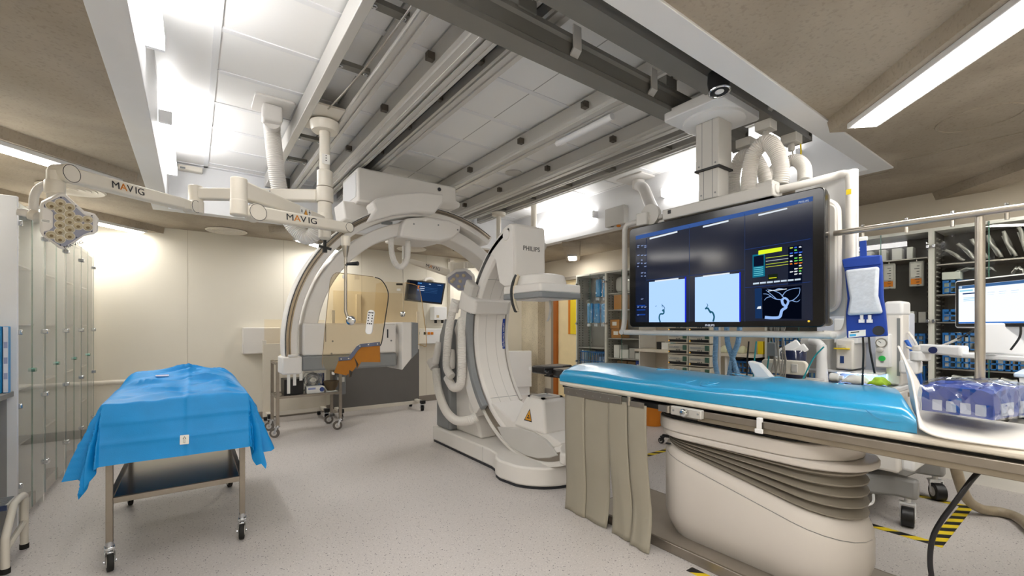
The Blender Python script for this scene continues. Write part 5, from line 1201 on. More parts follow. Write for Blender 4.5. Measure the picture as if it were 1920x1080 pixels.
# ================================================================== LEAD SCREENS ON WHEELS
def screen(lbl, x0, x1, y, zb, zt, panel, pane_top, pane):
    t = thing('mobile_shield', lbl, 'mobile shield', ((x0+x1)/2,y,0))
    MB().box((x0,y-.02,zb),(x1,y+.02,zt)).build('panel', panel, t, bevel=.004)
    MB().box((x0+.02,y-.006,zt),(x1-.02,y+.006,pane_top)).build('pane', pane, t)
    for x in (x0+.02,x1-.02): MB().box((x-.022,y-.024,zt-.02),(x+.022,y+.024,pane_top-.3)).build('post', CREAM, t, bevel=.003)
    MB().box((x0,y-.025,zb-.06),(x1,y+.025,zb)).build('bottom_rail', CREAM, t, bevel=.004)
    for x in (x0+.06,x1-.06):
        o = MB().box((x-.03,y-.3,.13),(x+.03,y+.22,.17)).build('foot_bar', CREAM, t, bevel=.005)
        MB().box((x-.02,y-.02,.17),(x+.02,y+.02,zb)).build('foot_upright', CREAM, o)
        for yy in (y-.28,y+.2):
            MB().box((x-.035,yy-.05,.125),(x+.035,yy+.03,.178)).build('bumper', BLACK, o, bevel=.004); caster(t, x, yy, .13, .048, .05, R(70), wheel=BLACK)
    return t
screen('dark grey lead screen on wheels with clear upper pane, by the wall monitor', 1.72, 3.14, 7.02, .14, 1.03, DGREY, 1.95, ACRYL2)
screen('cream lead screen on wheels with clear upper pane behind the two shelf trolley', .82, 1.68, 7.2, .16, 1.15, mat('cream_laminate',(220,212,196),.5), 1.5, ACRYL2)
# ================================================================== BACK WALL FITTINGS
t = thing('handrail', 'pale wall handrail running behind the glass cabinets and the blue drape', 'handrail', (-.6,7.5,.66))
MB().tube([(-1.58,7.52,.685),(.40,7.52,.685)], .032, n=14).build('rail', CREAM, t)
for x in (-1.3,-.5,.2): MB().box((x-.02,7.53,.66),(x+.02,7.6,.70)).build('bracket', CREAM, t)
pa, pb = PY(455,614,7.44), PY(526,662,7.44)
MB().box((pa.x,7.44,pb.z),(pb.x,7.599,pa.z)).build('wall_box', WHITE, None, bevel=.012); tag(bpy.data.objects['wall_box.001'], 'flat white box on the cream wall beside the large arc end block', 'box')
t = thing('wall_trunking', 'deep white service trunking with sockets along the cream wall behind the lead screens', 'trunking', (2.5,7.54,1.2))
MB().box((1.1,7.45,1.08),(4.2,7.599,1.36)).build('trunk', WHITE2, t, bevel=.01)
for u, m in ((784,mat('teal_socket',(24,120,110))),(797,BLACK),(804,ORANGE),(810,ORANGE)):
    p = PY(u, 625, 7.449); MB().box((p.x-.028,7.444,p.z-.025),(p.x+.028,7.451,p.z+.025)).build('socket', m, t, bevel=.003)
tag(MB().box((2.25,7.56,1.5),(2.33,7.599,1.95)).build('wall_duct', CREAM, bevel=.004), 'short upright cream duct on the wall behind the clear shield', 'duct')
t = thing('wall_monitor', 'black wall monitor with a dark blue menu behind the amber shields', 'monitor', (3.45,7.3,1.7))
wc = [PY(*q_, 7.2) for q_ in ((765,524),(836,531),(829,571),(760,563))]
g = MB(); nn = Vector((-.05,-1,0)).normalized(); P = wc; g.add([tuple(p) for p in P]+[tuple(p+Vector((0,.06,0))) for p in P], [(0,1,2,3),(7,6,5,4),(0,4,5,1),(1,5,6,2),(2,6,7,3),(3,7,4,0)])
g.build('casing', BLACK, t, bevel=.008)
def wmon(u0, v0, u1, v1, col, s, off, nm='screen'):
    # bilinear on the casing front
    q_ = lambda a, b: (wc[0].lerp(wc[1], a)).lerp(wc[3].lerp(wc[2], a), b)+Vector((0,-off,0))
    P = [q_(u0,v0), q_(u1,v0), q_(u1,v1), q_(u0,v1)]; g = MB(); g.add(P+[p+Vector((0,.0008,0)) for p in P], [(0,1,2,3),(0,4,5,1),(1,5,6,2),(2,6,7,3),(3,7,4,0)]); g.build(nm, E_(col, s), t, smooth=False)
wmon(.05,.06,.95,.93,(30,58,100),.55,.002); wmon(.05,.06,.25,.93,(16,24,40),.5,.003,'side_bar'); wmon(.26,.10,.36,.14,(90,160,230),.8,.004,'mark'); wmon(.55,.11,.6,.14,(190,210,235),.7,.004,'mark'); wmon(.78,.12,.88,.14,(140,170,215),.7,.004,'mark')
for k, cc in enumerate(((230,130,50),(225,120,60),(120,150,220))): wmon(.27,.24+.09*k,.31,.29+.09*k,cc,.8,.004,'mark'); wmon(.33,.25+.09*k,.45,.28+.09*k,(200,212,235),.7,.004,'mark')
for k in range(4): wmon(.45,.30+.07*k,.8,.31+.07*k,(60,100,150),.7,.004,'rule')
MB().tube([PY(796,530,7.28),PY(797,524,7.4),PY(806,522,7.5),PY(813,526,7.59)], .03, n=10, smooth=4).build('wall_arm', WHITE, t)
pa, pb = PY(814,575,7.42), PY(838,600,7.42)
t = thing('control_box', 'white control box with cable glands on the wall below the wall monitor', 'box', (pa.x,7.5,pb.z)); MB().box((pa.x,7.42,pb.z),(pb.x,7.599,pa.z)).build('cover', WHITE2, t, bevel=.008)
MB().box((pa.x+.05,7.417,pb.z+.04),(pa.x+.1,7.42,pb.z+.09)).build('label', mat('beige_label',(196,178,146)), t)
for x in (.06,.2): MB().cyl((pa.x+x,7.48,pb.z),(pa.x+x,7.48,pb.z-.06),.025,n=12).build('gland', BLACK, t)
tag(MB().box((4.0,7.5,.3),(4.08,7.599,2.7)).build('wall_duct', CREAM, bevel=.004), 'tall white duct on the cream wall right beside the wall monitor', 'duct')
t = thing('wall_radiator', 'white flat cover box standing by the concrete pillar beyond the ring arm', 'cabinet', (5.3,7.3,.3))
pa, pb = PX(944,664,5.35), PX(997,664,5.6)
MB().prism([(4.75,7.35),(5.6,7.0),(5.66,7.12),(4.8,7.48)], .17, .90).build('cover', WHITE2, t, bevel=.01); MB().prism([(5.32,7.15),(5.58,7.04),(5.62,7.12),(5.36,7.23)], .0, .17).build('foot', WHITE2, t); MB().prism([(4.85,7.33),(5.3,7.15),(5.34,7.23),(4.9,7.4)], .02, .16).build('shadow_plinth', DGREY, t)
# wall light box by the ring arm and grey control box on the right upstand
t = thing('wall_mounted_box', 'grey box with black and orange knobs on the white upstand by the tube light', 'box', (4.6,4.0,2.9))
pa, pb = PX(1134,393,4.54), PX(1170,418,4.54)
MB().box((4.54,pb.y,pb.z),(RX1-.001,pa.y,pa.z)).build('cover', LGREY, t, bevel=.006)
for u, m in ((1147,BLACK),(1159,ORANGE)):
    p = PX(u, 419, 4.57); MB().cyl((4.58,p.y,p.z+.005),(4.58,p.y,p.z-.045),.028,n=16).build('knob', m, t, bevel=.01)
# ================================================================== ANAESTHESIA MACHINE
t = thing('anaesthesia_machine', 'white anaesthesia machine on a grey wheeled base behind the couch', 'anaesthesia machine', (4.3,1.15,0))
MB().prism([(3.9,1.0),(3.96,.90),(4.5,.90),(4.5,1.48),(3.9,1.48)], .93, .965).build('worktop', WHITE2, t, bevel=.008)
MB().prism([(3.93,1.02),(3.98,.93),(4.3,.93),(4.3,1.45),(3.93,1.45)], .965, .968).build('steel_inlay', SHELF, t)
MB().box((3.98,.90,.62),(4.5,1.5,.93)).build('body', WHITE, t, bevel=.01)
for k in range(2): MB().box((3.972,.92,.64+k*.14),(3.98,1.48,.77+k*.14)).build('drawer', WHITE2, t, bevel=.004)
o = MB().box((3.92,.87,.385),(4.5,1.5,.575)).build('bottom_drawer', WHITE, t, bevel=.02); MB().box((3.915,.98,.43),(3.925,1.2,.455)).build('drawer_grip', MGREY, o, bevel=.004)
MB().box((3.98,.80,.40),(4.5,.875,.56)).build('side_module', WHITE2, t, bevel=.02)
BASEG = mat('grey_cast_base',(142,142,142),.45)
MB().prism([(3.95,1.6),(3.95,1.05),(4.04,.92),(4.04,.80),(4.12,.80),(4.16,.95),(4.4,1.0),(4.8,.95),(4.84,.80),(4.93,.80),(4.93,1.6)], .19, .33).build('wheel_base', BASEG, t, bevel=.02)
for x, y, a in ((4.09,.86,192),(4.89,.86,215),(4.02,1.56,60),(4.86,1.56,50)):
    c_ = caster(t, x, y, .2, .068, .07, R(a), wheel=BLACK, fork=WHITE2); 
MB().tube([(3.92,1.28,.20),(3.82,1.24,.17),(3.74,1.14,.15),(3.76,1.04,.15),(3.86,1.0,.16),(3.96,1.02,.19)], .008, n=8, smooth=6).build('pedal_hoop', WHITE2, t)
MB().prism([(3.78,1.06),(3.9,1.03),(3.93,1.26),(3.82,1.22)], .135, .15).build('pedal_plate', WHITE, t, bevel=.004)
# back panel, column, gauges
MB().box((4.32,.90,.965),(4.48,1.5,1.50)).build('back_panel', mat('lamp_tinted_panel',(206,212,226),.4), t, bevel=.008)  # panel colour carries the blue tint of the work light
MB().box((4.05,1.0,1.045),(4.32,1.46,1.06)).build('lamp_shelf', WHITE2, t)
MB().box((4.12,1.05,1.035),(4.2,1.40,1.045)).build('work_light', emis('cool_led_glow',(176,204,255),26), t)
c0 = PX(1660,640,4.15).y; c1 = PX(1692,640,4.15).y
MB().box((4.15,c1,.965),(4.34,c0,1.50)).build('column', WHITE, t, bevel=.02, seg=3)
MB().box((4.14,c1-.006,1.48),(4.35,c0+.006,1.585)).build('column_head', WHITE2, t, bevel=.02, seg=3)
MB().box((4.146,c1+.012,1.04),(4.152,c1+.03,1.46)).build('column_slot', MGREY, t)
MB().box((4.08,PX(1667,650,4.08).y,1.10),(4.16,PX(1641,650,4.08).y,1.345)).build('gauge_panel', WHITE2, t, bevel=.006)
p = PX(1653,643,4.078); o = MB().cyl((4.084,p.y,p.z),(4.066,p.y,p.z),.034,n=28).build('pressure_gauge', STEEL, t)
MB().cyl((4.066,p.y,p.z),(4.0645,p.y,p.z),.027,n=24).build('dial', PAPER, o); MB().bar((4.063,p.y,p.z),(4.063,p.y+.015,p.z+.016),.003,.001,(1,0,0)).build('needle', INK, o)
p = PX(1652,656,4.078); MB().lathe([(.016,0),(.02,.02),(.018,.045),(.01,.05)], (4.08,p.y,p.z), 16, (-1,0,0)).build('gauge_knob', LGREY, t)
p = PX(1654,672,4.078); MB().cyl((4.08,p.y,p.z),(4.072,p.y,p.z),.02,n=20).build('green_button', mat('green_button',(52,190,90),.4), t); p = PX(1654,678,4.078); MB().cyl((4.08,p.y,p.z),(4.074,p.y,p.z),.009,n=14).build('small_button', MGREY, t)
# vaporiser
ya_, yb_ = PX(1567,660,4.0).y, PX(1600,660,4.0).y
o = MB().box((4.0,yb_,1.075),(4.30,ya_,1.30)).build('vaporiser', WHITE, t, bevel=.012)
p = PX(1578,651,3.99); MB().prism(rrect(3.965,p.y-.05,4.06,p.y+.05,.02), 1.225, 1.235).build('yellow_collar', YELLOW, o, bevel=.003); MB().cyl((4.0,p.y,1.235),(4.0,p.y,1.262),.026,n=18).build('vaporiser_knob', LGREY, o, bevel=.004)
MB().box((3.996,p.y-.012,1.12),(4.001,p.y+.012,1.175)).build('level_window', mat('blue_window',(30,60,120),.2), o)
MB().box((4.02,yb_-.02,1.27),(4.3,ya_+.02,1.46)).build('module', WHITE2, t, bevel=.008)
p = PX(1552,604,4.0); MB().cyl((4.02,p.y,p.z),(3.99,p.y,p.z),.03,n=20).build('port_ring', STEEL, t)
MB().box((4.09,ya_+.02,1.02),(4.3,ya_+.28,1.30)).build('absorber_box', LGREY, t, bevel=.01)
yv = PX(1539,680,3.95).y
MB().lathe([(.044,0),(.04,.05),(.034,.2),(.036,.26),(.03,.29)], (3.97,yv,.966), 20).build('bag_arm_post', WHITE2, t)
MB().tube([(3.97,yv,1.24),(3.99,yv+.03,1.27),(4.05,yv+.1,1.28)], .03, n=12, smooth=4).build('bag_arm', WHITE2, t)
# corrugated breathing tubes falling behind the mattress
TUBEB = mat('pale_blue_breathing_tube',(122,166,206),.35)
for px in ([(1343,596),(1342,640),(1341,680),(1348,715)], [(1362,596),(1364,640),(1373,670),(1386,712)], [(1388,596),(1384,640),(1374,670),(1366,712)]):
    MB().hose([PX(u, v, 3.62) for u, v in px], .022, .012, .12, 12).build('breathing_hose', TUBEB, t)
MB().tube([PX(1335,592,3.62),PX(1365,590,3.64),PX(1400,590,3.7),PX(1470,590,3.9),PX(1530,600,4.1)], .018, n=10, smooth=4).build('hose_arm', WHITE, t)
# flat tray with raised rim
tr = MB(); yl, yr = PX(1425,690,3.6).y, PX(1510,690,3.6).y
tr.prism(rrect(yr,1.04,yl,1.145,.03), 3.62, 3.66, 'x'); tr.build('side_tray', CREAM, t, bevel=.008)
for k in range(3): y = yr+(yl-yr)*(.25+.25*k); MB().box((3.612,y-.02,1.06),(3.622,y+.02,1.12)).build('tray_recess', LGREY, t, bevel=.003)
MB().box((3.6,yr-.02,.985),(3.9,yl+.1,1.0)).build('tray_shelf', LGREY, t, bevel=.004)
p = PX(1492,690,3.85); MB().lathe([(.085,0),(.09,.01),(.09,.20),(.08,.215)], (3.8,p.y,1.0), 26).build('absorber_canister', mat('smoky_navy_canister',(26,34,64),.15,coat=.5), t)
for u0, u1, v0, v1, w_ in ((1452,1498,668,642,.035),(1462,1512,676,650,.03)):
    MB().bar(PX(u0,v0,3.75), PX(u1,v1,3.8), w_, .06).build('probe_arm', WHITE2, t, bevel=.008)
rc = random.Random(2)
for k in range(8):
    u = 1444+k*4; MB().tube([PX(u,612,3.5),PX(u+rc.uniform(-6,6),645,3.5),PX(u+rc.uniform(-4,8),675,3.5),PX(u+rc.uniform(-6,10),715,3.5)], .0045, n=6, smooth=5).build('monitor_cable', mat('grey_cable',(150,146,138),.5), t)
for px in ([(1418,640),(1415,670),(1412,712)], [(1445,640),(1440,680),(1436,715)], [(1545,650),(1525,672),(1506,710)]):
    MB().tube([PX(u, v, 3.55) for u, v in px], .005, n=6, smooth=5).build('teal_line', mat('teal_line',(30,150,160),.4), t)
MB().tube([PX(1404,640,3.5),PX(1401,675,3.5),PX(1400,712,3.5)], .006, n=6).build('black_line', BLACK, t)
MB().box(tuple(PX(1448,655,3.5)-Vector((.02,.03,.05))), tuple(PX(1448,655,3.5)+Vector((.03,.03,.05)))).build('connector_block', MGREY, t, bevel=.005)
MB().tube([(4.2,c1-.01,1.3),(4.2,c1-.05,1.2),(4.22,c1-.08,1.05),(4.25,c1-.09,.8)], .012, n=8, smooth=6).build('blue_gas_hose', mat('blue_hose',(24,92,190),.4), t)
MB().tube([(4.25,c1-.01,1.36),(4.25,c1-.06,1.25),(4.27,c1-.07,1.05),(4.28,c1-.08,.8)], .009, n=8, smooth=6).build('white_hose', WHITE, t)
# cable bundle at the base
o = MB().box((4.15,.72,.53),(4.25,.80,.60)).build('plug', BLACK, t, bevel=.008); MB().box((4.16,.70,.55),(4.24,.725,.59)).build('yellow_plug', YELLOW, o)
MB().tube([(4.2,.8,.62),(4.25,.72,.60),(4.35,.72,.52)], .018, n=8, smooth=5).build('white_wrap', WHITE2, t)
# things on the worktop
t = thing('packet', 'white and lime green packet lying on the anaesthesia machine worktop', 'packet', (4.05,1.05,.968))
ya_, yb_ = PX(1578,705,4.02).y, PX(1664,705,4.02).y
def puff(x0, x1, y0, y1, z0, h): return MB().grid(lambda u, v: Vector((x0+(x1-x0)*u, y0+(y1-y0)*v, z0+h*(math.sin(PI*u)*math.sin(PI*v))**.45+.004*math.sin(13*u+9*v))), 14, 18)
ym = ya_+(yb_-ya_)*.6
puff(4.0,4.12,ya_,ym,.976,.058).build('white_wrapper', PAPER, t, solid=.002); puff(4.0,4.12,ym,yb_,.976,.055).build('lime_wrapper', mat('lime_print',(166,206,60),.5,var=.2,vscale=30), t, solid=.002)
t = thing('bottle', 'small white bottle lying beside the bag arm post on the worktop', 'bottle', (4.1,1.3,.968))
MB().cyl((4.03,PX(1557,703,4.04).y,1.004),(4.03,PX(1575,703,4.04).y,1.004),.034,n=18).build('body', PAPER, t, bevel=.01); MB().cyl((4.03,PX(1575,703,4.04).y,1.004),(4.03,PX(1582,703,4.04).y,1.004),.018,n=14).build('neck', PAPER, t)
# ================================================================== COMPUTER ON ITS ARM
t = thing('computer_monitor', 'white framed computer screen showing a pale list, behind the steel post', 'computer monitor', (3.8,.42,1.3))
m0, m1 = Vector((3.95,.60,0)), Vector((3.60,.215,0)); dm = (m1-m0).normalized(); nm_ = Vector((-abs(dm.y), abs(dm.x), 0)); nm_ = Vector((dm.y,-dm.x,0)); nm_ = nm_ if nm_.dot(-m0) > 0 else -nm_
zt_, zb_ = 1.69, 1.39
def mon(a0, a1, z0, z1, o0, o1, r=.012):
    L = (m1-m0).length
    M = Matrix(((dm.x,nm_.x,0,m0.x),(dm.y,nm_.y,0,m0.y),(0,0,1,0),(0,0,0,1)))
    return MB().prism(rrect(a0*L,z0,a1*L,z1,r), o0, o1, 'y', M)
mon(0,1,zb_,zt_,-.04,0,.016).build('casing', WHITE2, t, bevel=.004); mon(.015,.985,zb_+.008,zt_-.008,0,.002,.01).build('bezel', BLACK, t)
scr2 = mon(.055,.95,zb_+.028,zt_-.035,.002,.0026,.002).build('screen', E_((226,236,250), 1.0), t)
def ms(a0, z0, a1, z1, c_, s_=.9, l=1): mon(a0, a1, zb_+(zt_-zb_)*z0, zb_+(zt_-zb_)*z1, .0026+.0004*l, .003+.0004*l, .0006).build('row', E_(c_, s_), scr2)
ms(.055,.82,.95,.88,(70,110,160),.7); ms(.055,.095,.95,.125,(40,110,200),.8); ms(.07,.76,.24,.79,(140,200,220)); ms(.11,.70,.32,.725,(40,70,120),.6); ms(.065,.83,.1,.87,(210,225,240))
for k in range(3): ms(.12,.62-.03*k,.28,.63-.03*k,(150,196,225))
for k in range(4): ms(.42+.13*k,.70,.5+.13*k,.705,(150,170,200)); ms(.42+.13*k,.66,.49+.13*k,.664,(170,190,215))
MB().box(tuple(m0.lerp(m1,.62)-Vector((0,.08,-1.24))), tuple(m0.lerp(m1,.62)+Vector((.05,.09,1.42)))).build('stand', WHITE2, t, bevel=.01)
t = thing('keyboard_stand', 'white jointed swing arm with a keyboard shelf under the computer screen', 'keyboard stand', (4.1,.7,1.2))
a = [PX(1702,690,4.1), PX(1722,688,4.05), PX(1752,662,4.0)]
MB().box((4.0,PX(1728,690,4.1).y,1.07),(4.14,c1-.012,1.165)).build('wall_link', WHITE2, t, bevel=.015)
MB().prism(rrect(3.98,PX(1745,680,4.05).y,4.10,PX(1708,680,4.05).y,.05), 1.165, 1.23).build('swing_link', WHITE2, t, bevel=.012)
MB().cyl((4.04,PX(1728,660,4.04).y,1.23),(4.04,PX(1728,660,4.04).y,1.27),.05,n=24).build('joint', WHITE, t, bevel=.01)
pj = Vector((4.03,PX(1728,660,4.03).y,1.25)); pk = PX(1810,661,3.85)
arm_bar(pj, (pk.x,pk.y,1.245), .06, .06, .07, 'spring_arm', t, WHITE2); o = PX(1752,662,3.96); MB().cyl((o.x,o.y,1.245),(o.x-.045,o.y-.0,1.245),.022,n=16).build('navy_joint', mat('navy_joint',(24,34,80),.4), t)
MB().prism([(3.88,.62),(3.52,.05),(3.9,-.15),(4.15,.45)], 1.205, 1.235).build('keyboard_shelf', WHITE2, t, bevel=.008)
MB().tube([PX(1700,650,4.08),PX(1715,654,4.08),PX(1760,650,4.06),PX(1795,636,4.04)], .008, n=8, smooth=6).build('white_cable', LGREY, t)
MB().tube([PX(1795,636,4.04),PX(1815,625,4.02),PX(1830,615,4.0)], .004, n=6, smooth=4).build('black_cable', BLACK, t)
MB().tube([PX(1862,612,3.75),PX(1866,628,3.75),PX(1886,655,3.74)], .005, n=6, smooth=4).build('navy_cable', mat('navy_cable',(20,30,110),.4), t)
MB().tube([PX(1914,612,3.6),PX(1912,632,3.6),PX(1895,656,3.62)], .005, n=6, smooth=4).build('dark_cable', BLACK, t)
# side shelf with translucent tub and jar
t = thing('side_shelf', 'steel side shelf holding a clear tub beyond the couch', 'shelf', (3.5,.2,.94)); MB().box((3.07,-.4,.93),(3.95,.30,.945)).build('shelf_plate', STEEL, t, bevel=.003); MB().bar((3.9,.2,.92),(4.1,.85,.92),.05,.03).build('shelf_arm', STEELD, t)
MILK = mat('milky_tub',(226,230,232),.3,var=.03)
t = thing('storage_tub', 'milky lidded storage tub standing behind the blue wrapped pack', 'tub', (3.4,.1,.945))
x0, x1, y0, y1 = 3.28,3.62,-.35,.28
g = MB(); 
for lo, hi in (((x0,y0),(x0+.006,y1)),((x1-.006,y0),(x1,y1)),((x0,y0),(x1,y0+.006)),((x0,y1-.006),(x1,y1))): g.box((lo[0],lo[1],.947),(hi[0],hi[1],1.15))
g.box((x0,y0,.946),(x1,y1,.955)); g.build('tub', MILK, t)
MB().box((x0-.012,y0-.012,1.15),(x1+.012,y1+.012,1.172)).build('lid_rim', mat('pale_blue_rim',(190,208,232),.3), t, bevel=.006)
MB().tube([(x0-.013,.12,1.14),(x0-.03,.1,1.10),(x0-.03,0,1.10),(x0-.013,-.02,1.14)], .008, n=8, smooth=4).build('tub_handle', WHITE2, t)
t = thing('jar', 'small white lidded jar at the frame edge beside the blue wrapped pack', 'jar', (3.13,.17,.945))
p = PT(1915,780,2.0); MB().lathe([(.05,0),(.055,.01),(.055,.07),(.06,.07),(.06,.082),(.05,.085),(.05,.12),(.045,.125)], (3.14,.19,.946), 24).build('pot', WHITE2, t)
# ================================================================== PUMP RACK
t = thing('pump_rack', 'tall stand carrying rows of syringe pumps behind the couch', 'pump stand', (4.5,2.75,0))
RX, RY = 4.5, 2.755
MB().cyl((RX+.12,RY,.12),(RX+.12,RY,1.55),.02,n=14).build('pole', STEEL, t); MB().box((RX+.063,RY-.26,.80),(RX+.10,RY+.26,1.52)).build('rack_plate', LGREY, t)
for k in range(5):
    a = R(170+72*k); e = (RX+.1+.42*math.cos(a), RY+.42*math.sin(a)); o = MB().bar((RX+.1,RY,.11),(e[0],e[1],.10),.04,.03).build('base_leg', BLACK, t); caster(t, e[0], e[1], .1, .036, .03, a, wheel=BLACK, fork=BLACK)
def pump(x, y, z, w, kind):
    p_ = thing('syringe_pump', '', 'syringe pump', (x,y,z))
    MB().box((x-.10,y-w/2,z),(x+.06,y+w/2,z+.115)).build('body', mat('ivory_pump',(206,200,184),.4), p_, bevel=.006)
    MB().box((x-.104,y-w/2+.015,z+.012),(x-.10,y+w/2-.015,z+.04)).build('display', BLACK, p_)
    MB().cyl((x-.112,y+w*.38,z+.078),(x-.112,y-w*.1,z+.078),.012,n=12).build('syringe', FILM, p_); MB().cyl((x-.112,y-w*.1,z+.078),(x-.112,y-w*.34,z+.078),.005,n=8).build('plunger', LGREY, p_)
    MB().box((x-.122,y-w*.46,z+.05),(x-.10,y-w*.30,z+.105)).build('driver', mat('dark_green_clamp',(64,100,84),.4), p_, bevel=.004)
    for k in range(3): MB().cyl((x-.1035,y-.03+.02*k,z+.048),(x-.106,y-.03+.02*k,z+.048),.006,n=8).build('key', INK, p_)
    MB().cyl((x-.1,y+w*.42,z+.025),(x-.1055,y+w*.42,z+.025),.006,n=8).build('lamp', E_((240,170,40),1.2), p_)
    return p_
protop = pump(RX, RY+.13, .84, .25, 0)
names = ['lowest','second from bottom','middle','second from top','topmost']
for r_ in range(5):
    for k, s_ in enumerate((1,-1)):
        loc = (RX, RY+.13*s_, .84+.125*r_); lab = '%s syringe pump in the %s column of the pump stand' % (names[r_], 'door side' if s_ > 0 else 'couch foot side')
        if r_ == 0 and k == 0: protop['label'] = lab; protop['group'] = 'syringe pumps on the stand'
        else: dup(protop, loc, 0, lab, 'syringe pumps on the stand')
t = thing('waste_bin', 'small orange bin on the floor between the lead curtain and couch pedestal', 'bin', (5.2,3.75,0))
p = PZ(1224,797,0); MB().lathe([(.11,0),(.13,.30),(.138,.30),(.138,.32),(.12,.32),(.11,.05)], (p.x,p.y,0.002), 20).build('bucket', ORANGE, t)
# ================================================================== GLASS CABINETS ALONG THE RIGHT WALL
CF, CT = 5.6, 2.32
CARC = mat('pale_grey_carcass',(228,226,220),.45); INTER = mat('dark_grey_interior',(96,92,86),.6); LUG = mat('grey_lug_strip',(120,118,112),.45,.3)
def hinge(parent, y, z): 
    MB().box((CF-.03,y-.012,z-.016),(CF+.012,y+.012,z+.016)).build('hinge', CHROME, parent, bevel=.004)
def wall_cabinet(lbl, y0, y1, inner, strips=True, z0=.1, shelves=()):
    t = thing('glass_cabinet', lbl, 'glass cabinet', (5.8,(y0+y1)/2,0))
    MB().box((CF,y0,0),(X1-.002,y0+.02,CT)).build('side_panel', CARC, t); MB().box((CF,y1-.02,0),(X1-.002,y1,CT)).build('side_panel', CARC, t)
    MB().box((CF,y0+.02,CT-.03),(X1-.002,y1-.02,CT)).build('top_panel', CARC, t); MB().box((CF+.02,y0+.02,0),(X1-.002,y1-.02,z0)).build('plinth', CARC, t)
    MB().box((X1-.02,y0+.02,z0),(X1-.002,y1-.02,CT-.03)).build('back_panel', inner, t)
    for s_, yy in ((1,y0+.02),(-1,y1-.02)):
        MB().box((CF+.02,min(yy,yy+s_*.006),z0),(X1-.02,max(yy,yy+s_*.006),CT-.03)).build('lining', inner, t)
        g = MB()
        for k in range(46):
            z = .2+k*.045
            for x in (CF+.06,CF+.14,CF+.3): g.cyl((x,yy+s_*.006,z),(x,yy+s_*.02,z),.012,.006,n=8)
        g.build('lug_strip', LUG, t)
    for z in shelves: MB().box((CF+.03,y0+.03,z-.012),(X1-.03,y1-.03,z)).build('shelf', STEEL if inner is INTER else LGREY, t)
    ym = (y0+y1)/2
    for a, b, s_ in ((y0+.004,ym-.002,1),(ym+.002,y1-.004,-1)):
        d = MB().box((CF-.010,a,z0+.02),(CF-.004,b,CT-.005)).build('door', GLASS, t, smooth=False)
        MB().box((CF-.0105,(b if s_ > 0 else a)-.0015,z0+.02),(CF-.0035,(b if s_ > 0 else a)+.0015,CT-.005)).build('glass_edge', GEDGE, d)
        for z in (.35,.78,1.45,2.15): hinge(d, (a+.017) if s_ > 0 else (b-.017), z)
    p = MB().cyl((CF-.011,ym-.03,1.12),(CF-.03,ym-.03,1.12),.012,n=12).build('knob', CHROME, t)
    return t
wall_cabinet('glass fronted cabinet with blue bagged packs, the one nearest the corner door', 5.02, 5.72, mat('grey_interior',(178,176,170),.6), shelves=(.66,1.03))
wall_cabinet('glass fronted cabinet with brown cartons, between the bagged packs and the desk', 4.32, 5.02, MATS['grey_interior'], shelves=[PX(1160,v,CF+.06).z-.001 for v in (700.3,671.3,634.3,580.3)]+[1.95])
wall_cabinet('glass fronted cabinet hidden mostly behind the big monitor', 1.75, 2.49, INTER, shelves=(.8,1.15,1.6))
wall_cabinet('dark glass fronted cabinet with hanging labelled packets, behind the pressure bag', 1.01, 1.75, INTER, shelves=(.85,1.20,2.06))
wall_cabinet('dark glass fronted cabinet with clear bags on top shelf, behind the computer screen', .27, 1.01, INTER, shelves=[PX(1775,v,CF+.04).z-.001 for v in (716,690.5,656.5,603.5,551.5)]+[1.98])
wall_cabinet('dark glass fronted cabinet beyond the steel post at the frame edge', -.47, .27, INTER, shelves=(.7,1.98))
def basket(lbl, x0, y0, y1, z0, h, d=.30, n=7, grp='blue baskets in the wall cabinets'):
    y0 += .015; y1 -= .015
    t = thing('basket', lbl, 'basket', (x0+d/2,(y0+y1)/2,z0), 0, grp)
    g = MB(); w = .006
    for z, hh in ((z0+h-.022,.022),(z0+h*.42,.014),(z0,.016)):
        g.box((x0,y0,z),(x0+w,y1,z+hh)).box((x0+d-w,y0,z),(x0+d,y1,z+hh)).box((x0,y0,z),(x0+d,y0+w,z+hh)).box((x0,y1-w,z),(x0+d,y1,z+hh))
    k = max(3, int((y1-y0)/.042))
    for i in range(k+1):
        y = y0+(y1-y0)*i/k; g.box((x0,y-.006,z0),(x0+w,y+.006,z0+h)).box((x0+d-w,y-.006,z0),(x0+d,y+.006,z0+h))
    for i in range(8):
        x = x0+d*i/7; g.box((x-.006,y0,z0),(x+.006,y0+w,z0+h)).box((x-.006,y1-w,z0),(x+.006,y1,z0+h))
    g.box((x0,y0,z0),(x0+d,y1,z0+.004)); g.build('lattice', BASKET, t, smooth=False)
    MB().box((x0-.006,y0-.004,z0+h-.006),(x0+d+.004,y1+.004,z0+h)).build('rim_lip', BASKET, t) if False else None
    r = random.Random(sum(map(ord, lbl)) % 1000); y0, y1, n_0 = y0, y1, n
    for i in range(n):
        y = y0+.02+(y1-y0-.06)*i/max(1,n-1); hh = h*r.uniform(.5,1.05)
        MB().box((x0+.03,y,z0+.006),(x0+d-.05,y+(y1-y0)/n*.5,z0+hh)).build('packet', r.choice([PAPER,LGREY,mat('pale_green_packet',(190,206,192),.6),mat('kraft_packet',(170,150,118),.7)]), t)
    return t
BX = CF+.04
basket('blue basket of packets on the shelf below the hanging blue packs', BX, 5.06, 5.66, .665, .30)
basket('blue basket in the dark cabinet behind the pressure bag, under the white cartons', BX, 1.05, 1.40, 1.21, .12, n=4)
basket('blue basket on the bottom shelf behind the anaesthesia machine column', BX, 1.05, 1.45, .86, .16, n=4)
zz = {}
def bz(v, u=1775): return PX(u, v, BX).z
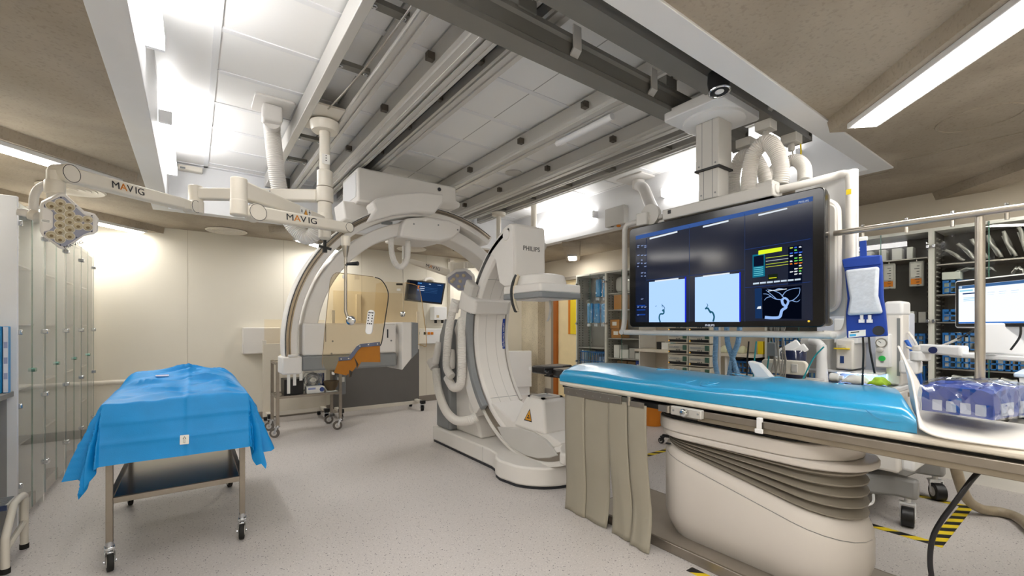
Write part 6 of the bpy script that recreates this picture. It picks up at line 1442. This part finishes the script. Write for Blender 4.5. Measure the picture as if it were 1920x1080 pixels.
basket('short blue basket beside the top left corner of the computer screen', BX, .66, .95, bz(551), bz(526)-bz(551), n=3)
basket('short blue basket beside the middle of the computer screen', BX, .66, .95, bz(603), bz(580)-bz(603), n=3)
basket('long blue basket just below the computer screen', BX, .33, .95, bz(656), bz(624)-bz(656), n=9)
basket('long blue basket below the keyboard shelf arm', BX, .33, .95, bz(690.4), bz(669)-bz(690)+.02, n=9)
basket('blue basket at the frame edge below the keyboard shelf', BX, -.42, .23, .702, .12, n=8)
basket('blue basket behind the hanging cables under the big monitor', BX, 1.80, 2.42, .81, .18, n=8)
basket('blue basket on the middle shelf between monitor rail and cables', BX, 1.80, 2.42, 1.16, .16, n=8)
basket('blue basket under the desk top behind the crossed blue hoses', 5.56, 2.53, 2.89, .815, .15, n=6)
# bagged blue packs hanging in two rows
for row, v0, v1 in ((0,518,563),(1,563,612)):
    for k in range(3):
        if row == 0 and k == 0: continue
        u = 1101+k*13+(3 if row == 0 else 0)
        p0, p1 = PX(u, v0, CF+.12), PX(u+11, v1, CF+.12); z1 = p0.z; z0 = p1.z; ya_, yb_ = p1.y, p0.y
        t = thing('bagged_pack', '%s row bagged blue pack hanging %s in the corner cabinet' % (('upper','lower')[row], ('by the cabinet side','in the middle','by the carton cabinet')[k]), 'bagged pack', (CF+.12,(ya_+yb_)/2,z0), 0, 'bagged blue packs in the corner cabinet')
        MB().box((CF+.10,ya_+.012,z0+.06),(CF+.16,yb_-.012,z1-.06)).build('contents', mat('sky_blue_pack',(52,176,244),.5), t, bevel=.015)
        rr = random.Random(row*7+k)
        MB().grid(lambda a, b: Vector((CF+.092-.012*math.sin(PI*b)+.006*math.sin(17*a+5*b+k), ya_+(yb_-ya_)*a+.006*math.sin(9*b), z0+(z1-z0)*b)), 8, 16).build('clear_bag', FILM, t, ang=10)
        MB().box((CF+.09,ya_+.03,z0+.0),(CF+.094,yb_-.03,z0+.05)).build('bag_tail', mat('crumpled_clear_plastic',(220,228,236),.2), t); MB().tube([(CF+.12,(ya_+yb_)/2,z1-.06),(CF+.12,(ya_+yb_)/2,z1)], .005, n=6).build('hook', STEEL, t)
# cartons in the second cabinet (front rectangles taken at the cabinet depth)
def carton(u0, v0, u1, v1, lbl, m=BROWNC, lab=True, x=CF+.06, d=.22, nm='carton', grp='cartons in the carton cabinet'):
    a, b = PX(u0, v0, x), PX(u1, v1, x)
    if 'carton cabinet' in grp: a.z, b.z = PX(1160,v0,x).z, PX(1160,v1,x).z
    if 'over the' in grp: b.z = 2.061; a.z = 2.175
    t = thing(nm, lbl, 'carton', (x+d/2,(a.y+b.y)/2,b.z), 0, grp)
    MB().box((x,b.y,b.z),(x+d,a.y,a.z)).build('box', m, t, bevel=.003)
    if lab: MB().box((x-.002,b.y+(a.y-b.y)*.28,b.z+(a.z-b.z)*.35),(x,b.y+(a.y-b.y)*.75,b.z+(a.z-b.z)*.75)).build('label', PAPER, t)
    return t
S = lambda z: 612-(z-1.4)*823/6.75
t = carton(1151,553,1170,580,'brown carton with open flaps on the shelf above the two labelled cartons', lab=False)
MB().box((CF+.03,PX(1151,553,CF+.06).y-.16,PX(1160,553,CF+.06).z+.001),(CF+.2,PX(1150,553,CF+.06).y,PX(1160,553,CF+.06).z+.007)).build('flap', mat('pale_card',(222,214,196),.7), t)
carton(1144,599,1161,616.5,'small brown labelled carton, upper one of the stacked pair'); carton(1146,617,1164,634,'small brown labelled carton, lower one of the stacked pair')
carton(1151,647,1161,671,'tall white carton on the shelf under the brown pair', PAPER, False); carton(1163,655,1178,671,'wide white carton beside the tall white carton', PAPER, False); carton(1180,652,1190,671,'grey round ended carton by the desk side panel', LGREY, False); carton(1191,660,1200,671,'white green printed carton next to the desk side panel', PAPER, True)
carton(1157,676,1175,700,'brown carton with label on the low shelf', mat('dark_card',(112,88,62),.8)); carton(1177,676,1191,700,'brown carton on the low shelf next to the royal blue one', MATS['dark_card']); carton(1192,674,1200,700,'royal blue carton at the end of the low shelf', ROYAL)
t = thing('bagged_tubing', 'clear bag of tubing on the top shelf of the carton cabinet', 'tubing bag', (5.8,4.7,1.95)); MB().prism(rrect(4.45,1.958,4.9,2.22,.08), CF+.1, CF+.25, 'x').build('bag', mat('cloudy_plastic',(186,186,182),.3,bump=.3,bscale=20), t, bevel=.03)
# white cartons on the top shelf of the packet cabinet
for k, (u0, u1) in enumerate(((1601,1613),(1618,1634),(1648,1660),(1672,1690),(1700,1711))):
    carton(u0, 455+(-6 if u0 > 1695 else 0), u1, 478-(6 if u0 > 1695 else 0), ('white carton','second white carton','third white carton','fourth white carton','last white carton')[k]+' along the top shelf counted from the monitor side', PAPER, True, CF+.06, .12, 'carton', 'white cartons over the hanging packets')
for k, (u0, u1, v0, v1) in enumerate(((1654,1678,471,541),(1704,1732,467,536))):
    a, b = PX(u0, v0, CF+.05), PX(u1, v1, CF+.05); a.z = min(a.z, 2.03); t = thing('labelled_packet', 'hanging labelled packet with orange strip, %s' % ('the one next to the pressure bag' if k == 0 else 'the one next to the cabinet side panel'), 'packet', (CF+.06,(a.y+b.y)/2,b.z), 0, 'hanging labelled packets')
    MB().box((CF+.05,b.y,b.z),(CF+.085,a.y,a.z)).build('pouch', mat('grey_pouch',(176,174,168),.4), t, bevel=.008)
    MB().box((CF+.047,b.y+.015,b.z+.09),(CF+.05,a.y-.015,a.z-.02)).build('label_sheet', mat('offwhite_label',(206,204,198),.6), t); MB().box((CF+.0465,b.y+.015,b.z+.02),(CF+.05,a.y-.015,b.z+.075)).build('orange_strip', ORANGE, t)
    for j in range(9): MB().box((CF+.0462,b.y+.03,a.z-.05-j*.026),(CF+.047,b.y+.03+(a.y-b.y-.07)*random.Random(j+k).uniform(.4,1),a.z-.044-j*.026)).build('print_line', INK, t)
    MB().cyl((CF+.065,(a.y+b.y)/2,a.z),(CF+.065,(a.y+b.y)/2,2.046),.005,n=6).build('hang_hook', STEEL, t)
a, b = PX(1698,585,CF+.05), PX(1716,605,CF+.05)
carton(1698,584,1713,605,'white carton resting on the blue basket behind the bag stand', PAPER, True, CF+.06, .12, 'carton', 'cartons on the packet cabinet basket'); carton(1722,585,1736,605,'grey carton resting on the blue basket next to the cabinet side panel', LGREY, False, CF+.06, .12, 'carton', 'cartons on the packet cabinet basket')
# clear bags leaning on the top shelf
BAGM = mat('smoky_clear_bag',(150,148,142),.18,var=.25,vscale=12,bump=.4,bscale=18,coat=.5)
for k in range(9):
    y = (.80,.73,.66,.58,.50,.42,.35,.16,.05)[k]; lean = .12-.012*k
    if k > 5: lean = .02
    t = thing('clear_bag', 'clear bagged device on the top shelf, number %d from the packet cabinet' % (k+1), 'bagged device', (CF+.1,y,1.98), 0, 'clear bags on the top shelf')
    t['label'] = ('slumped clear bag nearest the packet cabinet','second leaning clear bag from the packet cabinet','third leaning clear bag from the packet cabinet','fourth leaning clear bag, left of the steel post','fifth leaning clear bag, behind the steel post','sixth leaning clear bag, right of the steel post','upright clear bag right of the leaning ones','second upright clear bag right of the leaning ones','last upright clear bag at the frame edge')[k]+' on the top cabinet shelf'
    h = (.12,.17,.2,.22,.24,.26,.27,.27,.25)[k]
    MB().grid(lambda a, b: Vector((CF+.06+.24*a, y+lean*b+.008*math.sin(6*a+7*b+k), 1.998+h*b*(1-.12*abs(a-.5)))), 8, 10).build('pouch', BAGM, t, solid=.022, ang=20)
    MB().grid(lambda a, b: Vector((CF+.10+.14*a, y+.016+lean*(.1+.7*b), 1.998+h*(.1+.7*b))), 3, 3).build('white_insert', PAPER, t, solid=.012)
for k, (u0,u1,v0,v1,nm) in enumerate(((1790,1862,501,506,'wide white soft pack'),(1896,1918,499,512,'white folded packs at the frame edge'))):
    a, b = PX(u0,v0,CF+.08), PX(u1,v1,CF+.08)
    o = MB().grid(lambda p_, q_: Vector((CF+.08+.2*p_, b.y+(a.y-b.y)*q_, b.z+(a.z-b.z)*(math.sin(PI*q_)**.4)*(.6+.4*math.sin(PI*p_))+.006*math.sin(20*q_))), 8, 16).build('soft_pack', PAPER, None, solid=.004); tag(o, nm+' in the dark cabinet over the computer screen', 'pack')
a, b = PX(1766,511,CF+.05), PX(1800,526,CF+.05); o = MB().box((CF+.05,b.y,b.z+.016),(CF+.2,a.y,a.z)).build('carton', mat('pale_green_white',(206,210,202),.6), None, bevel=.003); tag(o, 'low pale carton with green lines over the short blue basket', 'carton')
rj = random.Random(9)
for k in range(7):
    y = .40+k*.075; o = MB().boxc((0,0,0),(.1,.07,.05), Matrix.Translation((CF+.1,y,bz(716)+.035)) @ Matrix.Rotation(rj.uniform(-.4,.4),4,'X')).build('small_packet', rj.choice([PAPER,LGREY]), None, bevel=.003)
    tag(o, 'small loose packet in the row above the blue wrapped pack', 'packet', 'loose packets above the wrapped pack')
# desk between the cabinets
t = thing('wall_desk', 'cream desk top on side panels between the two cabinet runs', 'desk', (5.75,3.4,0))
MB().box((5.45,2.52,1.02),(5.99,4.31,1.06)).build('desk_top', mat('cream_laminate',(220,212,196),.5), t, bevel=.006)
for y in (3.68,2.9): MB().box((5.5,y,0),(5.99,y+.03,1.02)).build('side_panel', CARC, t)
MB().box((5.95,2.53,.1),(5.985,2.9,1.02)).build('cupboard_back', INTER, t); MB().box((5.5,2.52,.80),(5.95,2.9,.812)).build('cupboard_shelf', CARC, t); MB().box((5.5,2.52,0),(5.99,2.535,.80)).build('side_panel', CARC, t)
MB().box((5.52,2.93,.1),(5.53,3.66,1.0)).build('glass_front', GLASS, t); MB().cyl((5.52,3.6,.8),(5.49,3.6,.8),.014,n=10).build('knob', CHROME, t)
for k, (u0,u1,v0,m,l) in enumerate(((1231,1239,641,BLACK,'small black box on the desk'),(1240,1256,642,PAPER,'white carton on the desk beside the small black box'),(1257,1262,636,mat('teal_carton',(110,180,190),.5),'narrow teal and white box on the desk beside the pumps'))):
    a, b = PX(u0,v0,5.6), PX(u1,v0,5.6); o = MB().box((5.6,b.y,1.0605),(5.7,a.y,a.z)).build('desk_box', m, None, bevel=.003); tag(o, l, 'box')
for k, (u0,u1,l) in enumerate(((1346,1362,'white bag with lime edge on the desk, by the single blue hose'),(1380,1394,'white bag with lime edge on the desk, by the crossed blue hoses'))):
    a, b = PX(u0,645,5.6), PX(u1,645,5.6); o = MB().grid(lambda p_, q_: Vector((5.58+.2*p_, b.y+(a.y-b.y)*q_, 1.062+.09*(math.sin(PI*q_)*math.sin(PI*p_))**.5)), 8, 10).build('soft_pack', mat('white_lime_bag',(226,228,196),.4,var=.08,vscale=12), None, solid=.004); tag(o, l, 'bag', 'lime edged bags on the desk')
a, b = PX(1420,640,5.6), PX(1430,655,5.6); o = MB().box((5.6,b.y,1.0605),(5.7,a.y,a.z)).build('desk_box', YELLOW, None, bevel=.004); tag(o, 'yellow box on the desk behind the hanging cables', 'box')
# ================================================================== GLASS CABINETS ALONG THE LEFT WALL
LF = -.95
def left_cabinet(lbl, y0, y1, k):
    t = thing('glass_cabinet', lbl, 'glass cabinet', (-1.25,(y0+y1)/2,0)); Wp = mat('white_carcass',(226,225,220),.45)
    MB().box((X0+.002,y0,0),(LF-.01,y0+.018,2.25)).build('side_panel', Wp, t); MB().box((X0+.002,y1-.018,0),(LF-.01,y1,2.25)).build('side_panel', Wp, t)
    MB().box((X0+.002,y0+.018,2.22),(LF-.01,y1-.018,2.25)).build('top_panel', Wp, t); MB().box((X0+.002,y0+.018,0),(LF-.05,y1-.018,.1)).build('plinth', COVE, t); MB().box((X0+.002,y0+.018,.1),(X0+.012,y1-.018,2.22)).build('back_panel', Wp, t)
    for z in (.55,.95,1.42,1.85): MB().box((X0+.02,y0+.02,z-.012),(LF-.06,y1-.02,z)).build('shelf', LGREY, t)
    ym = (y0+y1)/2
    for a, b, s_ in ((y0+.003,ym-.002,-1),(ym+.002,y1-.003,1)):
        d = MB().box((LF-.006,a,.07),(LF,b,2.25)).build('door', GLASS, t, smooth=False)
        e = b if s_ < 0 else a
        MB().box((LF-.0065,e-.002,.07),(LF+.0005,e+.002,2.25)).build('glass_edge', GEDGE, d); e2 = a if s_ < 0 else b; MB().box((LF-.0065,e2-.0015,.07),(LF+.0005,e2+.0015,2.25)).build('glass_edge', mat('grey_glass_edge',(120,136,134),.25), d)
        for z in (.32,.86,1.36,2.1): MB().box((LF-.012,min(e2,e2-.028*s_),z-.018),(LF+.022,max(e2,e2-.028*s_),z+.018)).build('hinge', CHROME, d, bevel=.006)
        MB().cyl((LF+.0,e+.012*s_,1.08),(LF+.018,e+.012*s_,1.08),.014,n=14).build('knob', mat('green_chrome',(110,150,138),.2,.8), d)
    return t
lc = ('nearest the binders','second from the binders','third from the binders','furthest from the binders')
for k, (a, b) in enumerate(((4.35,5.05),(5.05,5.77),(5.77,6.47),(6.47,7.20))): left_cabinet('tall glass door cabinet on the left wall, '+lc[k], a, b, k)
for k in range(4):
    o = MB().box((-1.25,4.385+.0,1.86+.09*k),(-1.0,4.62,1.94+.09*k)).build('carton', PAPER, None, bevel=.003); tag(o, ('lowest','second','third','topmost')[k]+' white carton of the stack behind the first glass door', 'carton', 'stacked cartons behind the first glass door')
for k, (z0, z1, m, l) in enumerate(((1.43,1.76,PAPER,'white printed packs standing on the middle shelf behind the first glass door'),(.96,1.34,mat('pale_print_pack',(222,222,216),.5,var=.1,vscale=20),'pale hanging packets behind the first glass door'))):
    o = MB().box((-1.28,4.40,z0),(-1.02,4.66,z1)).build('pack', m, None, bevel=.006); tag(o, l, 'pack')
t = thing('side_gable', 'white end panel standing before the first glass cabinet', 'panel', (-1.28,4.33,0)); MB().box((X0+.002,4.318,0),(LF+.006,4.348,2.27)).build('board', WHITE2, t, bevel=.002)
MB().box((X0+.003,4.312,0.0),(LF-.04,4.3178,.93)).build('painted_shade_face', mat('gable_shade_grey',(150,150,150),.5), t)  # grey sheet paints the shade on the gable below the desk
t = thing('side_desk', 'grey edged desk end with binders at the left frame edge', 'desk', (-1.3,3.9,0)); MB().box((X0+.002,3.2,.935),(-.957,4.311,.97)).build('desk_top', mat('grey_desk_edge',(128,124,118),.5), t, bevel=.003); MB().box((X0+.002,3.2,0),(-1.02,3.23,.935)).build('desk_leg', WHITE2, t)
t = thing('binder', 'white and blue box file standing on the desk end', 'binder', (-1.05,4.1,.97), 0)
a, b = PY(5.5,612,4.205), PY(17,612,4.205)
MB().box((a.x,4.205,.9705),(b.x,4.24,a.z)).build('file', mat('blue_file',(28,138,196),.4), t, bevel=.003); MB().box((a.x+.002,4.202,.975),(b.x-.003,4.205,a.z-.004)).build('spine_label', mat('white_blue_label',(216,222,238),.5,var=.06,vscale=10), t)
for k in range(3): MB().box((a.x+.004,4.201,1.06+.1*k),(b.x-.006,4.2025,1.10+.1*k)).build('print_block', mat('pale_violet_print',(150,160,200)), t)
a, b = PY(-18,612,4.2), PY(3,612,4.2); o = MB().box((a.x,4.2,.9705),(b.x,4.24,a.z+.0)).build('binder', MATS['blue_file'], None, bevel=.003); tag(o, 'blue binder cut by the left frame edge on the desk end', 'binder')
# step stool
t = thing('step_stool', 'low cream tube step stool with ribbed grey tread at the left frame edge', 'step stool', (-1.05,3.85,0))
def stool_side(x):
    P = [(x,3.70,.015),(x,3.70,.175),(x,3.715,.215),(x,3.83,.325),(x,3.87,.345),(x,4.0,.345),(x,4.035,.335),(x,4.05,.30),(x,4.05,.015)]
    o = MB().tube(P, .019, n=12, smooth=5).build('side_frame', CREAM, t)
    MB().tube([(x,3.70,.12),(x,3.74,.13),(x,4.05,.17)], .015, n=10).build('side_bar', CREAM, o)
    for y in (3.70,4.05): MB().cyl((x,y,0),(x,y,.03),.022,n=14).build('rubber_foot', RUBBER, o)
stool_side(-.855); stool_side(-1.28)
g = MB(); g.box((-1.27,3.84,.325),(-.88,4.03,.345)); g.build('tread', LGREY, t, bevel=.004)
for k in range(8): MB().box((-1.26,3.85+k*.023,.345),(-.89,3.858+k*.023,.349)).build('tread_rib', MGREY, t)
MB().box((-1.27,3.832,.318),(-.88,3.842,.348)).build('tread_nosing', mat('navy_nosing',(52,66,100),.5), t)
MB().box((-1.27,3.70,.12),(-.87,3.73,.135)).build('lower_bar', CREAM, t)
# ================================================================== FLOOR MARKING, CABLES
def haz():
    m = bpy.data.materials.new('hazard_stripes'); m.use_nodes = True; nt = m.node_tree; n = nt.nodes; l = nt.links; b = n['Principled BSDF']
    tc = n.new('ShaderNodeTexCoord'); sp = n.new('ShaderNodeSeparateXYZ'); l.new(tc.outputs['Object'], sp.inputs[0])
    a = n.new('ShaderNodeMath'); a.operation = 'ADD'; l.new(sp.outputs['X'], a.inputs[0]); l.new(sp.outputs['Y'], a.inputs[1])
    k = n.new('ShaderNodeMath'); k.operation = 'MULTIPLY'; k.inputs[1].default_value = 6.2; l.new(a.outputs[0], k.inputs[0])
    f_ = n.new('ShaderNodeMath'); f_.operation = 'FRACT'; l.new(k.outputs[0], f_.inputs[0]); g_ = n.new('ShaderNodeMath'); g_.operation = 'GREATER_THAN'; g_.inputs[1].default_value = .5; l.new(f_.outputs[0], g_.inputs[0])
    mx = n.new('ShaderNodeMix'); mx.data_type = 'RGBA'; l.new(g_.outputs[0], mx.inputs['Factor']); mx.inputs[6].default_value = srgb('#1a1a1c'); mx.inputs[7].default_value = srgb('#e2c822'); l.new(mx.outputs[2], b.inputs['Base Color']); b.inputs['Roughness'].default_value = .45
    MATS['haz'] = m; return m
HAZ = haz()
def tape(x0, y0, x1, y1, lbl): o = MB().box((x0,y0,.0005),(x1,y1,.0016)).build('floor_tape', HAZ, None, smooth=False); tag(o, lbl, 'floor tape', 'black and yellow floor tape')
tape(3.83,.64,3.9,2.6,'yellow black floor tape running beside the couch pedestal under the machine'); tape(3.9,.64,4.82,.71,'broad yellow black floor tape beside the black cable')
tape(4.82,.64,4.89,2.6,'yellow black floor tape behind the rear machine castor'); tape(3.9,2.95,4.6,3.02,'yellow black floor tape glimpsed between lead curtain and pedestal')
p = PZ(1309,1073,0); o = MB().prism([(p.x-.04,p.y-.06),(p.x+.02,p.y-.06),(p.x+.02,p.y+.05),(p.x-.04,p.y+.05)], .0005, .0016).build('floor_tape', HAZ, None, smooth=False); tag(o, 'scrap of yellow black tape before the steel base plate', 'floor tape')
t = thing('cable_sheath', 'beige wrapped cable sheath curving over the floor from the machine base', 'cable', (4.6,.6,0))
MB().tube([(4.36,.69,.50),(4.44,.68,.44),(4.52,.67,.3),(4.62,.64,.13),(4.72,.58,.05),(4.80,.50,.036),(4.78,.42,.036),(4.66,.36,.036),(4.55,.32,.036),(4.3,.2,.036)], lambda k: .034, n=14, smooth=7).build('sheath', mat('beige_wrap',(158,146,126),.35,var=.08,vscale=20,bump=.25,bscale=25), t)
MB().tube([(4.36,.64,.54),(4.40,.63,.47),(4.41,.63,.40)], .02, n=8, flat=.3, smooth=4).build('white_tie', WHITE2, t)
t = thing('pedal_cable', 'thick black cable hanging from the couch end down to the floor', 'cable', (2.55,.4,0))
P = [PX(1838,882,2.56),PX(1820,902,2.53),PX(1792,940,2.5),PX(1766,975,2.5),PX(1750,1005,2.5),PX(1744,1040,2.5),PX(1746,1075,2.5),PX(1757,1110,2.5)]
MB().tube(P+[Vector((2.46,.26,.10)),Vector((2.40,.2,.03)),Vector((2.3,.1,.016))], .0095, n=12, smooth=8).build('cable', mat('gloss_black_cable',(22,22,26),.25), t)
# ================================================================== CAMERA, WORLD, VIEW
cam = bpy.data.cameras.new('camera'); co = bpy.data.objects.new('camera', cam); COL.objects.link(co)
cam.sensor_width = 36; cam.sensor_fit = 'HORIZONTAL'; cam.lens = 823/1920*36; cam.shift_y = 72/1920; cam.clip_start = .02
co.location = (0,0,EYE); co.rotation_euler = (R(90),0,-YAW); SC.camera = co
w = bpy.data.worlds.new('world'); w.use_nodes = True; SC.world = w
w.node_tree.nodes['Background'].inputs['Color'].default_value = (.9,.95,1,1); w.node_tree.nodes['Background'].inputs['Strength'].default_value = .02
vs = SC.view_settings; vs.view_transform = 'Standard'; vs.look = 'None'; vs.gamma = 1; vs.use_curve_mapping = False; vs.exposure = .38
SC.cycles.max_bounces = 10; SC.cycles.diffuse_bounces = 5; SC.cycles.transparent_max_bounces = 24; SC.cycles.caustics_reflective = False; SC.cycles.caustics_refractive = False
SC.cycles.sample_clamp_indirect = 6
